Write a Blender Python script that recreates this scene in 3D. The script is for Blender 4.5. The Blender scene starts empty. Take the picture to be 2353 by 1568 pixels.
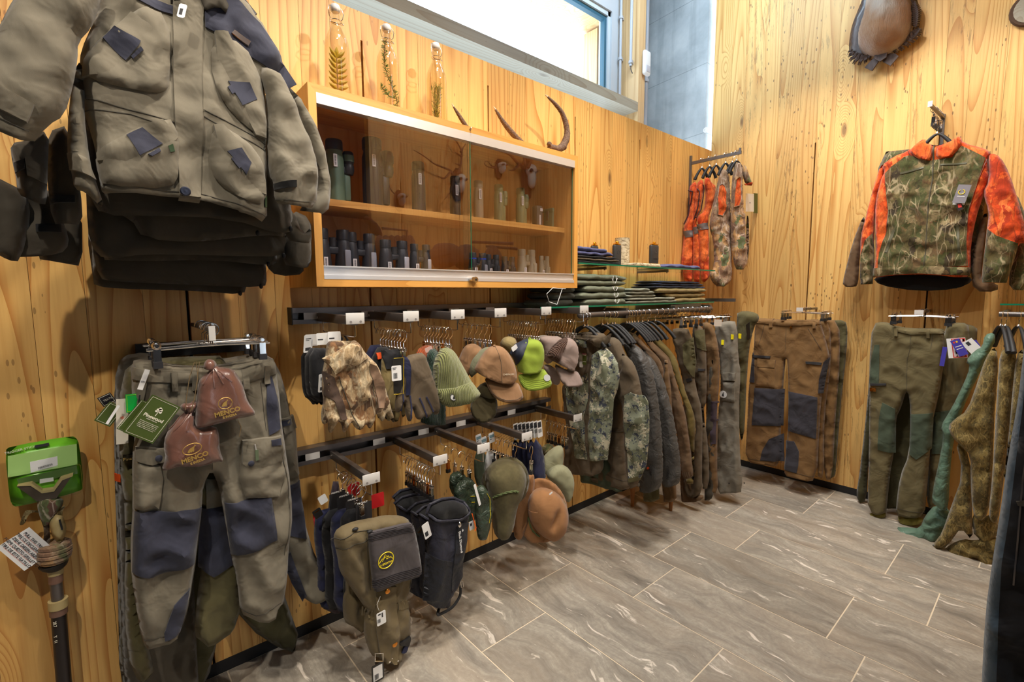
import bpy, bmesh, math, random
import numpy as np
from mathutils import Vector, Matrix, noise
from mathutils.geometry import delaunay_2d_cdt
R = random.Random(7)
PI = math.pi
C = bpy.context.scene.collection
# ------------------------------------------------------------------ camera, world, lights, exposure
CAM = Vector((-3.83913, -1.94659, 1.4))
CD = Vector((0.65188878, 0.75170073, -0.09993516)); CR = Vector((0.75510101, -0.6555844, -0.00561756)); CU = Vector((0.06973866, 0.07179912, 0.99497809))
FP = 1091.42
cam = bpy.data.cameras.new('camera'); co = bpy.data.objects.new('camera', cam); C.objects.link(co)
cam.sensor_width = 36; cam.lens = FP / 2353 * 36; cam.clip_start = .01
co.matrix_world = Matrix((( CR.x, CU.x, -CD.x, CAM.x), (CR.y, CU.y, -CD.y, CAM.y), (CR.z, CU.z, -CD.z, CAM.z), (0, 0, 0, 1)))
bpy.context.scene.camera = co
sc = bpy.context.scene
sc.view_settings.view_transform = 'Standard'; sc.view_settings.look = 'None'; sc.view_settings.gamma = 1; sc.view_settings.use_curve_mapping = False
sc.view_settings.exposure = 0.72
sc.cycles.max_bounces = 8; sc.cycles.transparent_max_bounces = 24
w = bpy.data.worlds.new('world'); sc.world = w; w.use_nodes = True
wb = w.node_tree.nodes['Background']; wb.inputs[0].default_value = (.72, .86, 1, 1); wb.inputs[1].default_value = 3.6

def light(kind, name, loc, energy, col, size=.05, target=None, spot=70, blend=.5, sy=None):
    l = bpy.data.lights.new(name, kind); l.energy = energy; l.color = col
    if kind == 'SPOT': l.spot_size = math.radians(spot); l.spot_blend = blend; l.shadow_soft_size = size
    elif kind == 'AREA':
        l.size = size
        if sy: l.shape = 'RECTANGLE'; l.size_y = sy
    else: l.shadow_soft_size = size
    o = bpy.data.objects.new(name, l); C.objects.link(o); o.location = loc
    if target is not None:
        o.rotation_euler = (Vector(target) - Vector(loc)).to_track_quat('-Z', 'Y').to_euler()
    return o
WARM = (1, .90, .76); NEU = (1, .96, .91)
SPOTS = [  # spot lamps on the ceiling track: position, aim, watts, colour, cone
 ((-3.35, -1.25, 3.55), (-3.65, -.3, 1.3), 62, WARM, 62),
 ((-2.9, -1.0, 3.55), (-3.0, -.25, .9), 62, WARM, 70),
 ((-2.2, -2.0, 3.4), (-2.55, -.1, 1.7), 75, WARM, 70),
 ((-1.5, -1.0, 3.55), (-1.5, -.25, .9), 62, WARM, 72),
 ((-1.0, -.75, 3.55), (-.12, -.6, 1.0), 48, WARM, 75),
 ((-1.05, -1.55, 3.55), (-.1, -1.4, 1.2), 55, WARM, 75),
 ((-4.5, -1.9, 3.55), (-3.85, -.2, .7), 105, WARM, 60),
 ((-2.7, -.8, 3.55), (-1.9, -1.1, 0), 50, NEU, 95),
 ((-1.3, -1.4, 3.55), (-1.2, -1.4, 0), 28, NEU, 95),
 ((-1.6, -1.2, 3.6), (-1.3, -2.7, 1.7), 40, WARM, 110),
 ((-.9, -1.0, 3.6), (-.5, -2.7, 1.9), 26, WARM, 110),
]
for i, (l, t, e, c, a) in enumerate(SPOTS):
    light('SPOT', 'spot_lamp', l, e, c, .035, t, a, .6)
light('AREA', 'ceiling_fill', (-2.4, -1.9, 3.9), 8, (1, .95, .9), 2.0, (-2.4, -1.9, 0))  # broad unseen fill added under the ceiling for overall brightness
light('AREA', 'cool_corner_fill', (-1.1, -.35, 4.04), 26, (.66, .84, 1), .9, (-.15, .15, 2.75), sy=.5)  # cool fill light added for the concrete corner; no roof window is built
pl = light('AREA', 'window_portal', (-2.6, .62, 3.23), 1, (1, 1, 1), 3.9, (-2.6, -1, 3.23), sy=.68); pl.data.cycles.is_portal = True

# ------------------------------------------------------------------ helpers
def ray(px, py): return CD + CR * ((px - 1176.5) / FP) - CU * ((py - 784) / FP)
def P(px, py, ax, val):
    v = ray(px, py); i = 'xyz'.index(ax); return CAM + v * ((val - CAM[i]) / v[i])
def PP(px, py, o, n):
    v = ray(px, py); return CAM + v * ((o - CAM).dot(n) / v.dot(n))

class MB:
    def __init__(s): s.v = []; s.f = []
    def add(s, vs, fs):
        b = len(s.v); s.v += [Vector(x) for x in vs]; s.f += [tuple(i + b for i in f) for f in fs]; return s
    def box(s, a, b, M=None):
        x0, y0, z0 = [min(p, q) for p, q in zip(a, b)]; x1, y1, z1 = [max(p, q) for p, q in zip(a, b)]
        vs = [Vector(p) for p in ((x0,y0,z0),(x1,y0,z0),(x1,y1,z0),(x0,y1,z0),(x0,y0,z1),(x1,y0,z1),(x1,y1,z1),(x0,y1,z1))]
        if M: vs = [M @ p for p in vs]
        return s.add(vs, [(0,3,2,1),(4,5,6,7),(0,1,5,4),(1,2,6,5),(2,3,7,6),(3,0,4,7)])
    def rbox(s, a, b, r, M=None, seg=2):      # box with rounded edges
        bm = bmesh.new(); x = [(p + q) / 2 for p, q in zip(a, b)]; d = [abs(q - p) for p, q in zip(a, b)]
        bmesh.ops.create_cube(bm, size=1, matrix=Matrix.Translation(x) @ Matrix.Diagonal((*d, 1)))
        bmesh.ops.bevel(bm, geom=bm.edges[:], offset=min(r, min(d) * .49), segments=seg, affect='EDGES', profile=.5)
        return s.bm(bm, M)
    def bm(s, bm, M=None):
        bm.verts.index_update(); vs = [(M @ v.co if M else v.co.copy()) for v in bm.verts]; fs = [[v.index for v in f.verts] for f in bm.faces]
        bm.free(); return s.add(vs, fs)
    def tube(s, pts, r, seg=8, cap=True, closed=False):
        pts = [Vector(p) for p in pts]; n = len(pts); rs = r if hasattr(r, '__len__') else [r] * n
        b = len(s.v); pu = None
        for i, p in enumerate(pts):
            if closed: t = pts[(i + 1) % n] - pts[i - 1]
            else: t = pts[min(i + 1, n - 1)] - pts[max(i - 1, 0)]
            t = t.normalized() if t.length > 1e-9 else Vector((0, 0, 1))
            if pu is None: pu = t.orthogonal().normalized()
            u = pu - t * pu.dot(t); u = u.normalized() if u.length > 1e-6 else t.orthogonal().normalized(); pu = u; w_ = t.cross(u)
            for k in range(seg):
                a = 2 * PI * k / seg; s.v.append(p + (u * math.cos(a) + w_ * math.sin(a)) * rs[i])
        m = n if closed else n - 1
        for i in range(m):
            j = (i + 1) % n
            for k in range(seg):
                l = (k + 1) % seg; s.f.append((b + i*seg + k, b + i*seg + l, b + j*seg + l, b + j*seg + k))
        if cap and not closed:
            s.f.append(tuple(b + k for k in range(seg))[::-1]); s.f.append(tuple(b + (n-1)*seg + k for k in range(seg)))
        return s
    def lathe(s, prof, o=(0,0,0), seg=20, ax=Vector((0,0,1)), cap=True):  # prof: (radius, height)
        o = Vector(o); ax = Vector(ax).normalized(); u = ax.orthogonal().normalized(); w_ = ax.cross(u); b = len(s.v)
        for r, h in prof:
            for k in range(seg):
                a = 2*PI*k/seg; s.v.append(o + ax*h + (u*math.cos(a) + w_*math.sin(a))*r)
        for i in range(len(prof)-1):
            for k in range(seg):
                l = (k+1) % seg; s.f.append((b+i*seg+k, b+i*seg+l, b+(i+1)*seg+l, b+(i+1)*seg+k))
        if cap:
            s.f.append(tuple(b+k for k in range(seg))[::-1]); s.f.append(tuple(b+(len(prof)-1)*seg+k for k in range(seg)))
        return s
    def prism(s, poly, o, u, v, n, t):        # polygon (u,v) extruded t along n
        o, u, v, n = Vector(o), Vector(u), Vector(v), Vector(n); m = len(poly)
        vs = [o + u*a + v*b for a, b in poly] + [o + u*a + v*b + n*t for a, b in poly]
        ar = sum(poly[i][0]*poly[(i+1) % m][1] - poly[(i+1) % m][0]*poly[i][1] for i in range(m))
        fl = (u.cross(v).dot(n) * t * ar) < 0
        fs = [tuple(range(m))[::-1], tuple(range(m, 2*m))] + [(i, (i+1) % m, m+(i+1) % m, m+i) for i in range(m)]
        if fl: fs = [f[::-1] for f in fs]
        return s.add(vs, fs)
    def ell(s, c, r, seg=12, rings=8, M=None):
        bm = bmesh.new(); bmesh.ops.create_uvsphere(bm, u_segments=seg, v_segments=rings, radius=1, matrix=Matrix.Translation(c) @ (M or Matrix()) @ Matrix.Diagonal((*r, 1)))
        return s.bm(bm)

OFF = {}
def wloc(o):
    v = Vector((0, 0, 0))
    while o is not None: v += o.location; o = o.parent
    return v
def obj(name, mb, mat, parent=None, smooth=True, world=False, label=None, auto=40):
    me = bpy.data.meshes.new(name); vs = mb.v
    o = bpy.data.objects.new(name, me)
    if parent is None:
        xs = [v.x for v in vs]; ys = [v.y for v in vs]; zs = [v.z for v in vs]
        L = Vector(((min(xs)+max(xs))/2, (min(ys)+max(ys))/2, min(zs))); o.location = L; vs = [v - L for v in vs]
    else:
        o.parent = parent
        if world: L = wloc(parent); vs = [v - L for v in vs]
    me.from_pydata(vs, [], mb.f); me.materials.append(mat); me.update()
    if smooth:
        me.polygons.foreach_set('use_smooth', [True] * len(me.polygons))
        if auto and auto < 170:
            me.set_sharp_from_angle(angle=math.radians(auto))
    C.objects.link(o)
    if label: o['label'] = label
    return o
def tag(o, label, cat, group=None):
    o['label'] = label; o['category'] = cat
    if group: o['group'] = group
    return o
def struct(name, mb, mat, smooth=False, parent=None):
    o = obj(name, mb, mat, parent, smooth, world=True)
    if parent is None: o['kind'] = 'structure'
    return o
def thing(name, label, cat, loc=(0,0,0), rz=0, group=None):
    o = bpy.data.objects.new(name, None); C.objects.link(o); o.location = loc; o.rotation_euler = (0, 0, rz); o.empty_display_size = .05
    return tag(o, label, cat, group)
def copy_tree(o, loc, rz=None, label=None, parent=None, group=None):
    c = o.copy(); C.objects.link(c); c.parent = parent
    if parent is None:
        c.location = loc
        if rz is not None: c.rotation_euler = (0, 0, rz)
        if label: c['label'] = label
        if group: c['group'] = group
    for ch in KIDS.get(o.name, [x for x in o.children]): copy_tree(ch, None, parent=c)
    return c
KIDS = {}

# ------------------------------------------------------------------ materials
class NT:
    def __init__(s, name):
        s.m = bpy.data.materials.new(name); s.m.use_nodes = True; s.t = s.m.node_tree; s.b = s.t.nodes['Principled BSDF']
    def n(s, typ, ins=None, **kw):
        nd = s.t.nodes.new('ShaderNode' + typ)
        for k, v in kw.items(): setattr(nd, k, v)
        for k, v in (ins or {}).items():
            k = k if isinstance(k, int) else k
            if hasattr(v, 'is_output') or isinstance(v, bpy.types.NodeSocket): s.t.links.new(v, nd.inputs[k])
            else: nd.inputs[k].default_value = v
        return nd
    def L(s, a, b): s.t.links.new(a, b)
    def math(s, op, a, b=None, c=None):
        ins = {0: a}
        if b is not None: ins[1] = b
        if c is not None: ins[2] = c
        return s.n('Math', ins, operation=op).outputs[0]
    def vmath(s, op, a, b): return s.n('VectorMath', {0: a, 1: b}, operation=op).outputs[0]
    def ramp(s, f, stops, interp='LINEAR'):
        r = s.n('ValToRGB', {0: f}); cr = r.color_ramp; cr.interpolation = interp
        while len(cr.elements) < len(stops): cr.elements.new(.5)
        for e, (p, c) in zip(cr.elements, stops):
            e.position = p; e.color = (*c, 1) if len(c) == 3 else c
        return r.outputs[0]
    def mix(s, f, a, b, mode='MIX'):
        nd = s.n('Mix', data_type='RGBA', blend_type=mode)
        for i, v in ((0, f), (6, a), (7, b)):
            if isinstance(v, bpy.types.NodeSocket): s.t.links.new(v, nd.inputs[i])
            else: nd.inputs[i].default_value = (*v, 1) if hasattr(v, '__len__') and len(v) == 3 else v
        return nd.outputs[2]
    def obj(s): return s.n('TexCoord').outputs['Object']
    def pos(s): return s.n('NewGeometry').outputs['Position']
    def rnd(s): return s.n('ObjectInfo').outputs['Random']
    def noise(s, v, sc, det=2, rough=.5, dist=0, out=0): return s.n('TexNoise', {'Vector': v, 'Scale': sc, 'Detail': det, 'Roughness': rough, 'Distortion': dist}).outputs[out]
    def mapv(s, v, sc=(1,1,1), loc=(0,0,0), rot=(0,0,0)): return s.n('Mapping', {'Vector': v, 'Scale': sc, 'Location': loc, 'Rotation': rot}).outputs[0]
    def bump(s, h, st=.3, d=.01, prev=None):
        b = s.n('Bump', {'Height': h, 'Strength': st, 'Distance': d})
        if prev: s.L(prev, b.inputs['Normal'])
        return b.outputs[0]
    def out(s, col=None, rough=None, bump=None, **kw):
        for k, v in (('Base Color', col), ('Roughness', rough), ('Normal', bump), *kw.items()):
            if v is None: continue
            k = k.replace('_', ' ')
            if isinstance(v, bpy.types.NodeSocket): s.L(v, s.b.inputs[k])
            elif k in ('Base Color', 'Emission Color', 'Sheen Tint'): s.b.inputs[k].default_value = (*v, 1)
            else: s.b.inputs[k].default_value = v
        return s.m
def lin(r, g, b):      # sRGB 0-255 -> linear
    f = lambda c: (c/255/12.92) if c/255 <= .04045 else ((c/255+.055)/1.055)**2.4
    return (f(r), f(g), f(b))
def plain(name, col, rough=.5, metal=0, **kw):
    t = NT(name); return t.out(col, rough, Metallic=metal, **kw)

def wood_mat(name, light_, mid, dark, rnd_amt=.35, knots=1., speck=.5, stretch=(1, 1, .09), worn=0.):
    t = NT(name); p = t.pos(); r = t.rnd()
    off = t.n('CombineXYZ', {0: t.math('MULTIPLY', r, 37.), 1: t.math('MULTIPLY', r, 91.), 2: t.math('MULTIPLY', r, 53.)}).outputs[0]
    q = t.vmath('ADD', p, off)
    kv = t.mapv(q, (5.5, 5.5, 1.9) if stretch[2] < 1 else (1.6, 4.5, 4.5))
    vo = t.n('TexVoronoi', {'Vector': kv, 'Scale': 1., 'Randomness': 1.}); d = vo.outputs['Distance']
    sel = t.math('GREATER_THAN', t.n('SeparateColor', {0: vo.outputs['Color']}).outputs[0], 1 - .33 * knots)
    near = t.math('MULTIPLY', sel, t.n('MapRange', {0: d, 1: 0., 2: .42, 3: 1., 4: 0.}, interpolation_type='SMOOTHSTEP').outputs[0])
    g = t.noise(t.mapv(q, tuple((4.2*x if x >= 1 else .22) for x in stretch)), 1., 1., .35, .12)
    g2 = t.math('ADD', g, t.math('MULTIPLY', near, .35))
    ring = t.math('FRACT', t.math('MULTIPLY', g2, 24.))
    line = t.n('MapRange', {0: ring, 1: .45, 2: 1., 3: 0., 4: 1.}).outputs[0]
    line = t.math('MULTIPLY', t.math('POWER', line, 1.8), .95)
    fib = t.noise(t.mapv(q, tuple((90*x if x >= 1 else 3.) for x in stretch)), 1., 3, .6)
    tone = t.noise(t.mapv(q, tuple(5.*x for x in stretch)), 1., 2, .5)
    c = t.mix(line, light_, mid)
    c = t.mix(t.math('MULTIPLY', t.n('MapRange', {0: fib, 1: .45, 2: .75, 3: 0., 4: 1.}).outputs[0], .35), c, mid)
    c = t.mix(t.n('MapRange', {0: tone, 1: .3, 2: .8, 3: 0., 4: .35}).outputs[0], c, mid)
    # small dark worm specks and worn streaks
    sp = t.n('TexVoronoi', {'Vector': t.mapv(q, tuple((52 if x >= 1 else 17) for x in stretch)), 'Scale': 1.})
    sm = t.math('MULTIPLY', t.math('LESS_THAN', sp.outputs['Distance'], .17), t.math('GREATER_THAN', t.noise(t.mapv(q, tuple((7 if x >= 1 else 1.2) for x in stretch)), 1., 2, .5), .57))
    c = t.mix(t.math('MULTIPLY', sm, speck), c, dark)
    if worn:
        wv = t.noise(t.mapv(q, tuple((60 if x >= 1 else 6) for x in stretch)), 1., 5, .75)
        wm = t.noise(t.mapv(q, tuple((4 if x >= 1 else .7) for x in stretch)), 1., 1, .5)
        wf = t.math('MULTIPLY', t.n('MapRange', {0: wv, 1: .54, 2: .62, 3: 0., 4: 1.}).outputs[0], t.n('MapRange', {0: wm, 1: .52, 2: .62, 3: 0., 4: worn}).outputs[0])
        c = t.mix(wf, c, dark)
    kn = t.math('MULTIPLY', sel, t.n('MapRange', {0: d, 1: .05, 2: .12, 3: 1., 4: 0.}).outputs[0])
    c = t.mix(t.math('MULTIPLY', kn, .8), c, dark)
    hv = t.n('HueSaturation', {'Color': c, 'Value': t.n('MapRange', {0: r, 1: 0., 2: 1., 3: 1 - rnd_amt*.5, 4: 1 + rnd_amt*.35}).outputs[0]}).outputs[0]
    return t.out(hv, .48, t.bump(t.math('ADD', fib, t.math('MULTIPLY', line, -.6)), .12, .004))
M_WOOD = wood_mat('pine plank', lin(238, 192, 114), lin(196, 130, 58), lin(98, 60, 32), .24, 1.)
M_WOODB = wood_mat('aged pine plank', lin(238, 196, 122), lin(200, 140, 70), lin(112, 78, 46), .26, 1., .8, worn=.55)
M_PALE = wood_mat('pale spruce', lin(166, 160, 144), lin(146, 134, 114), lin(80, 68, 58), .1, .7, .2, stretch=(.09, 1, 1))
M_POST = wood_mat('spruce post', lin(224, 190, 140), lin(196, 150, 98), lin(110, 72, 44), .1, .8, .2)
M_CAB = wood_mat('larch cabinet', lin(226, 166, 84), lin(204, 140, 62), lin(150, 90, 40), .12, .25, .0, stretch=(.09, 1, 1))
M_CABV = wood_mat('larch cabinet upright', lin(226, 166, 84), lin(204, 140, 62), lin(150, 90, 40), .12, .25, .0)
M_BLACK = plain('matt black', (.012, .012, .014), .6)
M_DARKMETAL = plain('anthracite metal', lin(112, 106, 104), .36, .6)
M_CHROME = plain('chrome', (.82, .78, .74), .16, 1)
M_ALU = plain('brushed aluminium', (.80, .79, .80), .34, .6)
M_WHITE = plain('white plastic', (.82, .82, .82), .4)
M_PLATE = plain('clear label holder', (.70, .68, .66), .25)
M_RUBBER = plain('black rubber', (.02, .02, .023), .5)
M_COPPER = plain('copper clip', lin(215, 140, 60), .25, 1)
def glass_mat(name, tint, rough=0., ior=1.45, transp=.9):
    t = NT(name); t.t.nodes.remove(t.b)
    g = t.n('BsdfGlossy', {'Color': (1, 1, 1, 1), 'Roughness': rough}); tr = t.n('BsdfTransparent', {'Color': (*tint, 1)})
    fr = t.n('Fresnel', {'IOR': ior}); bf = t.math('SUBTRACT', 1., t.n('NewGeometry').outputs['Backfacing']); mx = t.n('MixShader', {0: t.math('MULTIPLY', fr.outputs[0], bf), 1: tr.outputs[0], 2: g.outputs[0]})
    o = [n for n in t.t.nodes if n.type == 'OUTPUT_MATERIAL'][0]; t.L(mx.outputs[0], o.inputs[0]); return t.m
M_PANE = glass_mat('cabinet pane', (.88, .88, .91), 0, 2.1)
M_WINGLASS = glass_mat('window pane', (.97, .99, 1), 0, 1.3)
M_GLASSEDGE = plain('green glass edge', lin(28, 120, 88), .15)
M_SHELFGLASS = glass_mat('shelf glass', (.82, .95, .90), 0, 1.45)

# ------------------------------------------------------------------ room
def tile_mat():
    t = NT('quartzite tile'); p = t.pos(); r = t.rnd()
    off = t.n('CombineXYZ', {0: t.math('MULTIPLY', r, 31.), 1: t.math('MULTIPLY', r, 77.), 2: t.math('MULTIPLY', r, 9.)}).outputs[0]
    q = t.vmath('ADD', p, off)
    wv = t.n('VectorMath', {0: q, 1: t.vmath('MULTIPLY', t.noise(q, 3.5, 2, .5, 0, 1), (.24, .24, .0))}, operation='ADD').outputs[0]
    st = t.mapv(wv, (15, 3.2, 1))
    n1 = t.noise(st, 1., 8, .75, .25); n2 = t.noise(t.mapv(wv, (7, .9, 1)), 1., 3, .55, .4); n3 = t.noise(q, 60, 4, .7)
    c = t.ramp(n1, [(.28, lin(104, 99, 92)), (.44, lin(146, 139, 129)), (.56, lin(168, 161, 149)), (.70, lin(198, 190, 178))])
    c = t.mix(t.n('MapRange', {0: n3, 1: .35, 2: .7, 3: 0., 4: .5}).outputs[0], c, lin(126, 119, 110))
    c = t.mix(t.n('MapRange', {0: n2, 1: .45, 2: .62, 3: 0., 4: .4}).outputs[0], c, lin(160, 144, 126))
    vein = t.noise(t.mapv(wv, (24, 4.2, 1), (3, 5, 0)), 1., 5, .6, .3)
    c = t.mix(t.n('MapRange', {0: vein, 1: .625, 2: .66, 3: 0., 4: .85}).outputs[0], c, lin(226, 216, 204))
    blob = t.noise(t.mapv(wv, (9, 5, 1), (13, 5, 0)), 1., 4, .6, .3)
    c = t.mix(t.n('MapRange', {0: blob, 1: .70, 2: .73, 3: 0., 4: .8}).outputs[0], c, lin(222, 210, 196))
    hv = t.n('HueSaturation', {'Color': c, 'Value': t.n('MapRange', {0: r, 1: 0., 2: 1., 3: .86, 4: 1.12}).outputs[0]}).outputs[0]
    return t.out(hv, .42, t.bump(n1, .15, .004))
M_TILE = tile_mat(); M_GROUT = plain('beige grout', lin(216, 200, 176), .9)
fb = MB().box((-6.3, -5.3, -.05), (0.08, .08, -.0012)); floor = struct('floor', fb, M_GROUT)
rows = [(-.24, 0, -.2), (-.555, -.24, -.97), (-.98, -.555, -.67), (-1.305, -.98, -.875), (-1.703, -1.305, -.62), (-2.07, -1.703, -.75),
        (-2.447, -2.07, -.37), (-2.80, -2.447, -.556), (-3.20, -2.80, -.17), (-3.57, -3.20, -.5), (-3.94, -3.57, -.3), (-4.31, -3.94, -.6)]
for i in range(5): rows.append((-4.68 - .37*i, -4.31 - .37*i, -.2 - .2*(i % 3)))
TL = .80
for x0, x1, j in rows:
    y = j + TL
    while y > -2.75:
        a, b = y, y - TL
        if a > 0: a = 0
        if b < -2.75: b = -2.75
        if a - b > .02:
            t = MB().box((x0 + .0026, b + .0026, -.01), (x1 - .0026, a - .0026, 0)); struct('tile', t, M_TILE, parent=floor)
        y -= TL
WTOP = 2.54
def plank_wall(wall, mat, axis, s0, s1, z0, ztop, slits, rng, th=.03, slit_top=2.43, sgn=1):
    # planks between slits, each 0.09-0.17 m wide; at a slit the two neighbours are cut back up to slit_top
    edges = [s0] + [s for s in slits if s0 < s < s1] + [s1]
    for a, b in zip(edges[:-1], edges[1:]):
        n = max(1, round((b - a) / .131)); w_ = [rng.uniform(.8, 1.25) for _ in range(n)]; tot = sum(w_); x = a
        for i in range(n):
            e = x + (b - a) * w_[i] / tot; g0 = .0005; g1 = .0005
            bot = 0; l = x + (.0045 if i == 0 and a in slits else g0); r_ = e - (.0045 if i == n-1 and b in slits else g1)
            m = MB(); d0 = -rng.uniform(0, .0012)
            def bx(l, r_, z0, z1):
                if axis == 'x': m.box((l, 0 + th, z0), (r_, d0, z1))
                elif axis == 'f': m.box((l, -2.75, z0), (r_, -2.732, z1))
                else: m.box((0 + th, l, z0), (d0, r_, z1))
            if (l - x > .004) or (e - r_ > .004):
                bx(l, r_, z0, slit_top)
                bx(x + .0005, e - .0005, slit_top, ztop)
            else: bx(l, r_, z0, ztop)
            struct('plank', m, mat, parent=wall); x = e
slA = [-3.61 - .655*k for k in range(3, 0, -1)] + [-3.61, -2.955, -2.30, -1.65, -.997, -.335]
slB = [-.75, -1.405, -2.06, -2.71]
wl = struct('wall_left', MB().box((-6.2, .032, .0), (0, .06, WTOP - .01)), M_BLACK)
plank_wall(wl, M_WOOD, 'x', -6.2, 0, .05, WTOP, slA, random.Random(3))
wr = struct('wall_right', MB().box((.032, -5.2, .0), (.06, 0.0, 4.1)), M_BLACK)
plank_wall(wr, M_WOODB, 'y', -2.75, 0, .05, 4.1, sorted(slB), random.Random(5))
struct('baseboard_left', MB().box((-6.2, .0, 0), (0, .031, .05)), M_BLACK)
struct('baseboard_right', MB().box((.0, -5.2, 0), (.031, 0, .05)), M_BLACK)
# concrete return wall above the panelling
def concrete():
    t = NT('board marked concrete'); p = t.pos()
    n = t.noise(p, 2.2, 6, .62, .3); n2 = t.noise(t.mapv(p, (1, 9, .8)), 1., 4, .6); n3 = t.noise(p, 45, 4, .7)
    c = t.ramp(n, [(.3, lin(148, 154, 156)), (.5, lin(178, 184, 186)), (.7, lin(202, 206, 206))])
    c = t.mix(t.n('MapRange', {0: n2, 1: .5, 2: .75, 3: 0., 4: .45}).outputs[0], c, lin(108, 116, 120))
    z = t.n('SeparateXYZ', {0: t.mapv(p, (1, 1, 1), (0, 0, 0), (.06, 0, 0))}).outputs[2]
    ln = t.math('LESS_THAN', t.math('PINGPONG', z, .27), .0025)
    v = t.n('TexVoronoi', {'Vector': p, 'Scale': 9.}); hole = t.math('LESS_THAN', v.outputs['Distance'], .03)
    c = t.mix(t.math('MULTIPLY', t.math('ADD', ln, hole), .45), c, lin(84, 90, 94))
    return t.out(c, .8, t.bump(n3, .2, .004))
M_CONC = concrete()
cw = struct('wall_concrete', MB().box((-.0, .06, 2.3), (.12, .62, 4.1)).box((-6.2, .60, 2.3), (-4.6, .7, 4.1)), M_CONC)
obj('anchor_hole', MB().lathe([(.022, 0), (.022, .004), (.012, .004), (.012, .001)], P(1622, 299, 'x', -.001) + Vector((0, 0, 0)), 16, (-1, 0, 0)), M_ALU, cw, world=True)
struct('wall_back', MB().box((-.53, .62, 2.3), (0, .7, 4.1)), M_DARKMETAL)
# window frame, beam (sill), post
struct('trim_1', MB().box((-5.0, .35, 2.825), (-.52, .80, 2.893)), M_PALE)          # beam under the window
struct('trim_2', MB().box((-.52, .35, 2.3), (-.435, .60, 4.1)), M_POST)          # post right of the window
struct('trim_3', MB().box((-.56, .50, 2.3), (-.52, .60, 2.83)).box((-5.0, .5, 2.3), (-4.9, .6, 2.83)), M_POST)
struct('wall_window', MB().box((-5.0, .53, 3.60), (-.52, .66, 4.1)).box((-.63, .53, 2.893), (-.52, .66, 3.60)).box((-5.0, .74, 2.3), (-.52, .8, 2.83)), plain('grey render', lin(190, 194, 198), .8))
win = struct('window_1', MB().box((-4.6, .545, 2.893), (-4.56, .60, 3.6)).box((-.66, .545, 2.893), (-.625, .60, 3.6)).box((-4.6, .545, 3.565), (-.625, .60, 3.6)).box((-4.6, .545, 2.875), (-.625, .60, 2.895)), plain('grey window frame', lin(196, 206, 212), .4))
obj('pane', MB().box((-4.56, .57, 2.895), (-.66, .576, 3.565)), M_WINGLASS, win, False, world=True)
obj('gasket', MB().box((-.685, .56, 2.895), (-.66, .60, 3.565)).box((-4.56, .56, 3.535), (-.685, .60, 3.565)), plain('teal gasket', lin(46, 92, 112), .5), win, False, world=True)
struct('trim_4', MB().box((-5.0, .62, 3.66), (-.30, .98, 3.72)), M_POST)             # outside soffit
struct('trim_5', MB().box((-.48, .80, 2.80), (-.33, .95, 3.64)), M_POST)
M_PIPE = plain('grey conduit', lin(176, 178, 184), .45)
def pipe(label, x, y, z0, z1, r, clips=()):
    t = thing('conduit_pipe', label, 'pipe', (x, y, z0))
    obj('tube', MB().tube([(0, 0, 0), (0, 0, z1 - z0)], r, 10), M_PIPE, t)
    for z in clips: obj('clamp', MB().lathe([(r*1.6, 0), (r*1.6, .02)], (0, 0, z - z0), 10).box((0, -.004, z - z0), (.03, .012, z - z0 + .02)), M_PIPE, t)
    return t
pipe('grey conduit running down beside the window frame', -.555, .50, 2.893, 4.1, .011, (3.25, 3.56))
pp = pipe('short grey conduit with a cut cable end on the wooden post', -.555, .40, 3.17, 4.1, .011, (3.19,))
obj('cable_end', MB().tube([(0, 0, .01), (.002, 0, -.02), (.012, 0, -.035), (.022, -.003, -.05)], .004, 6), M_DARKMETAL, pp)
pipe('thin grey conduit behind the motion sensor, left of its pair', -.33, .46, 2.3, 4.1, .014, (3.3,))
pipe('thick grey conduit against the concrete, right of its pair', -.255, .46, 2.3, 4.1, .017, (3.15,))
o = P(1481, 145, 'y', .345); t = thing('motion_sensor', 'white motion sensor box on the post beside the conduits', 'sensor', (o.x, o.y, o.z - .1))
obj('body', MB().rbox((-.042, -.035, 0), (.042, .0, .185), .018, seg=3), M_WHITE, t)
obj('lens', MB().rbox((-.024, -.040, .022), (.024, -.03, .07), .004), plain('grey lens', (.5, .5, .56), .3), t)
# rest of the shop shell (closed room behind the camera)
M_PLASTER = plain('dark blue grey ceiling', (.05, .055, .085), .9); M_DARKW = plain('dark shop wall', (.035, .04, .055), .8)
struct('wall_shop', MB().box((-6.2, -5.26, 0), (-2.2, -5.2, 4.1)).box((-1.96, -5.2, 0), (-1.9, -2.82, 4.1)), M_DARKW)
struct('ceiling', MB().box((-6.2, -5.2, 4.1), (.06, .8, 4.16)), M_PLASTER)
we = struct('wall_east', MB().box((-6.26, -5.2, 0), (-6.2, .8, 4.1)), M_DARKW)
wf = struct('wall_front', MB().box((-1.95, -2.81, 0), (.06, -2.752, 4.1)), M_WOOD)
plank_wall(wf, M_WOOD, 'f', -1.95, 0, .05, 4.1, slA, random.Random(9))
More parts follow.
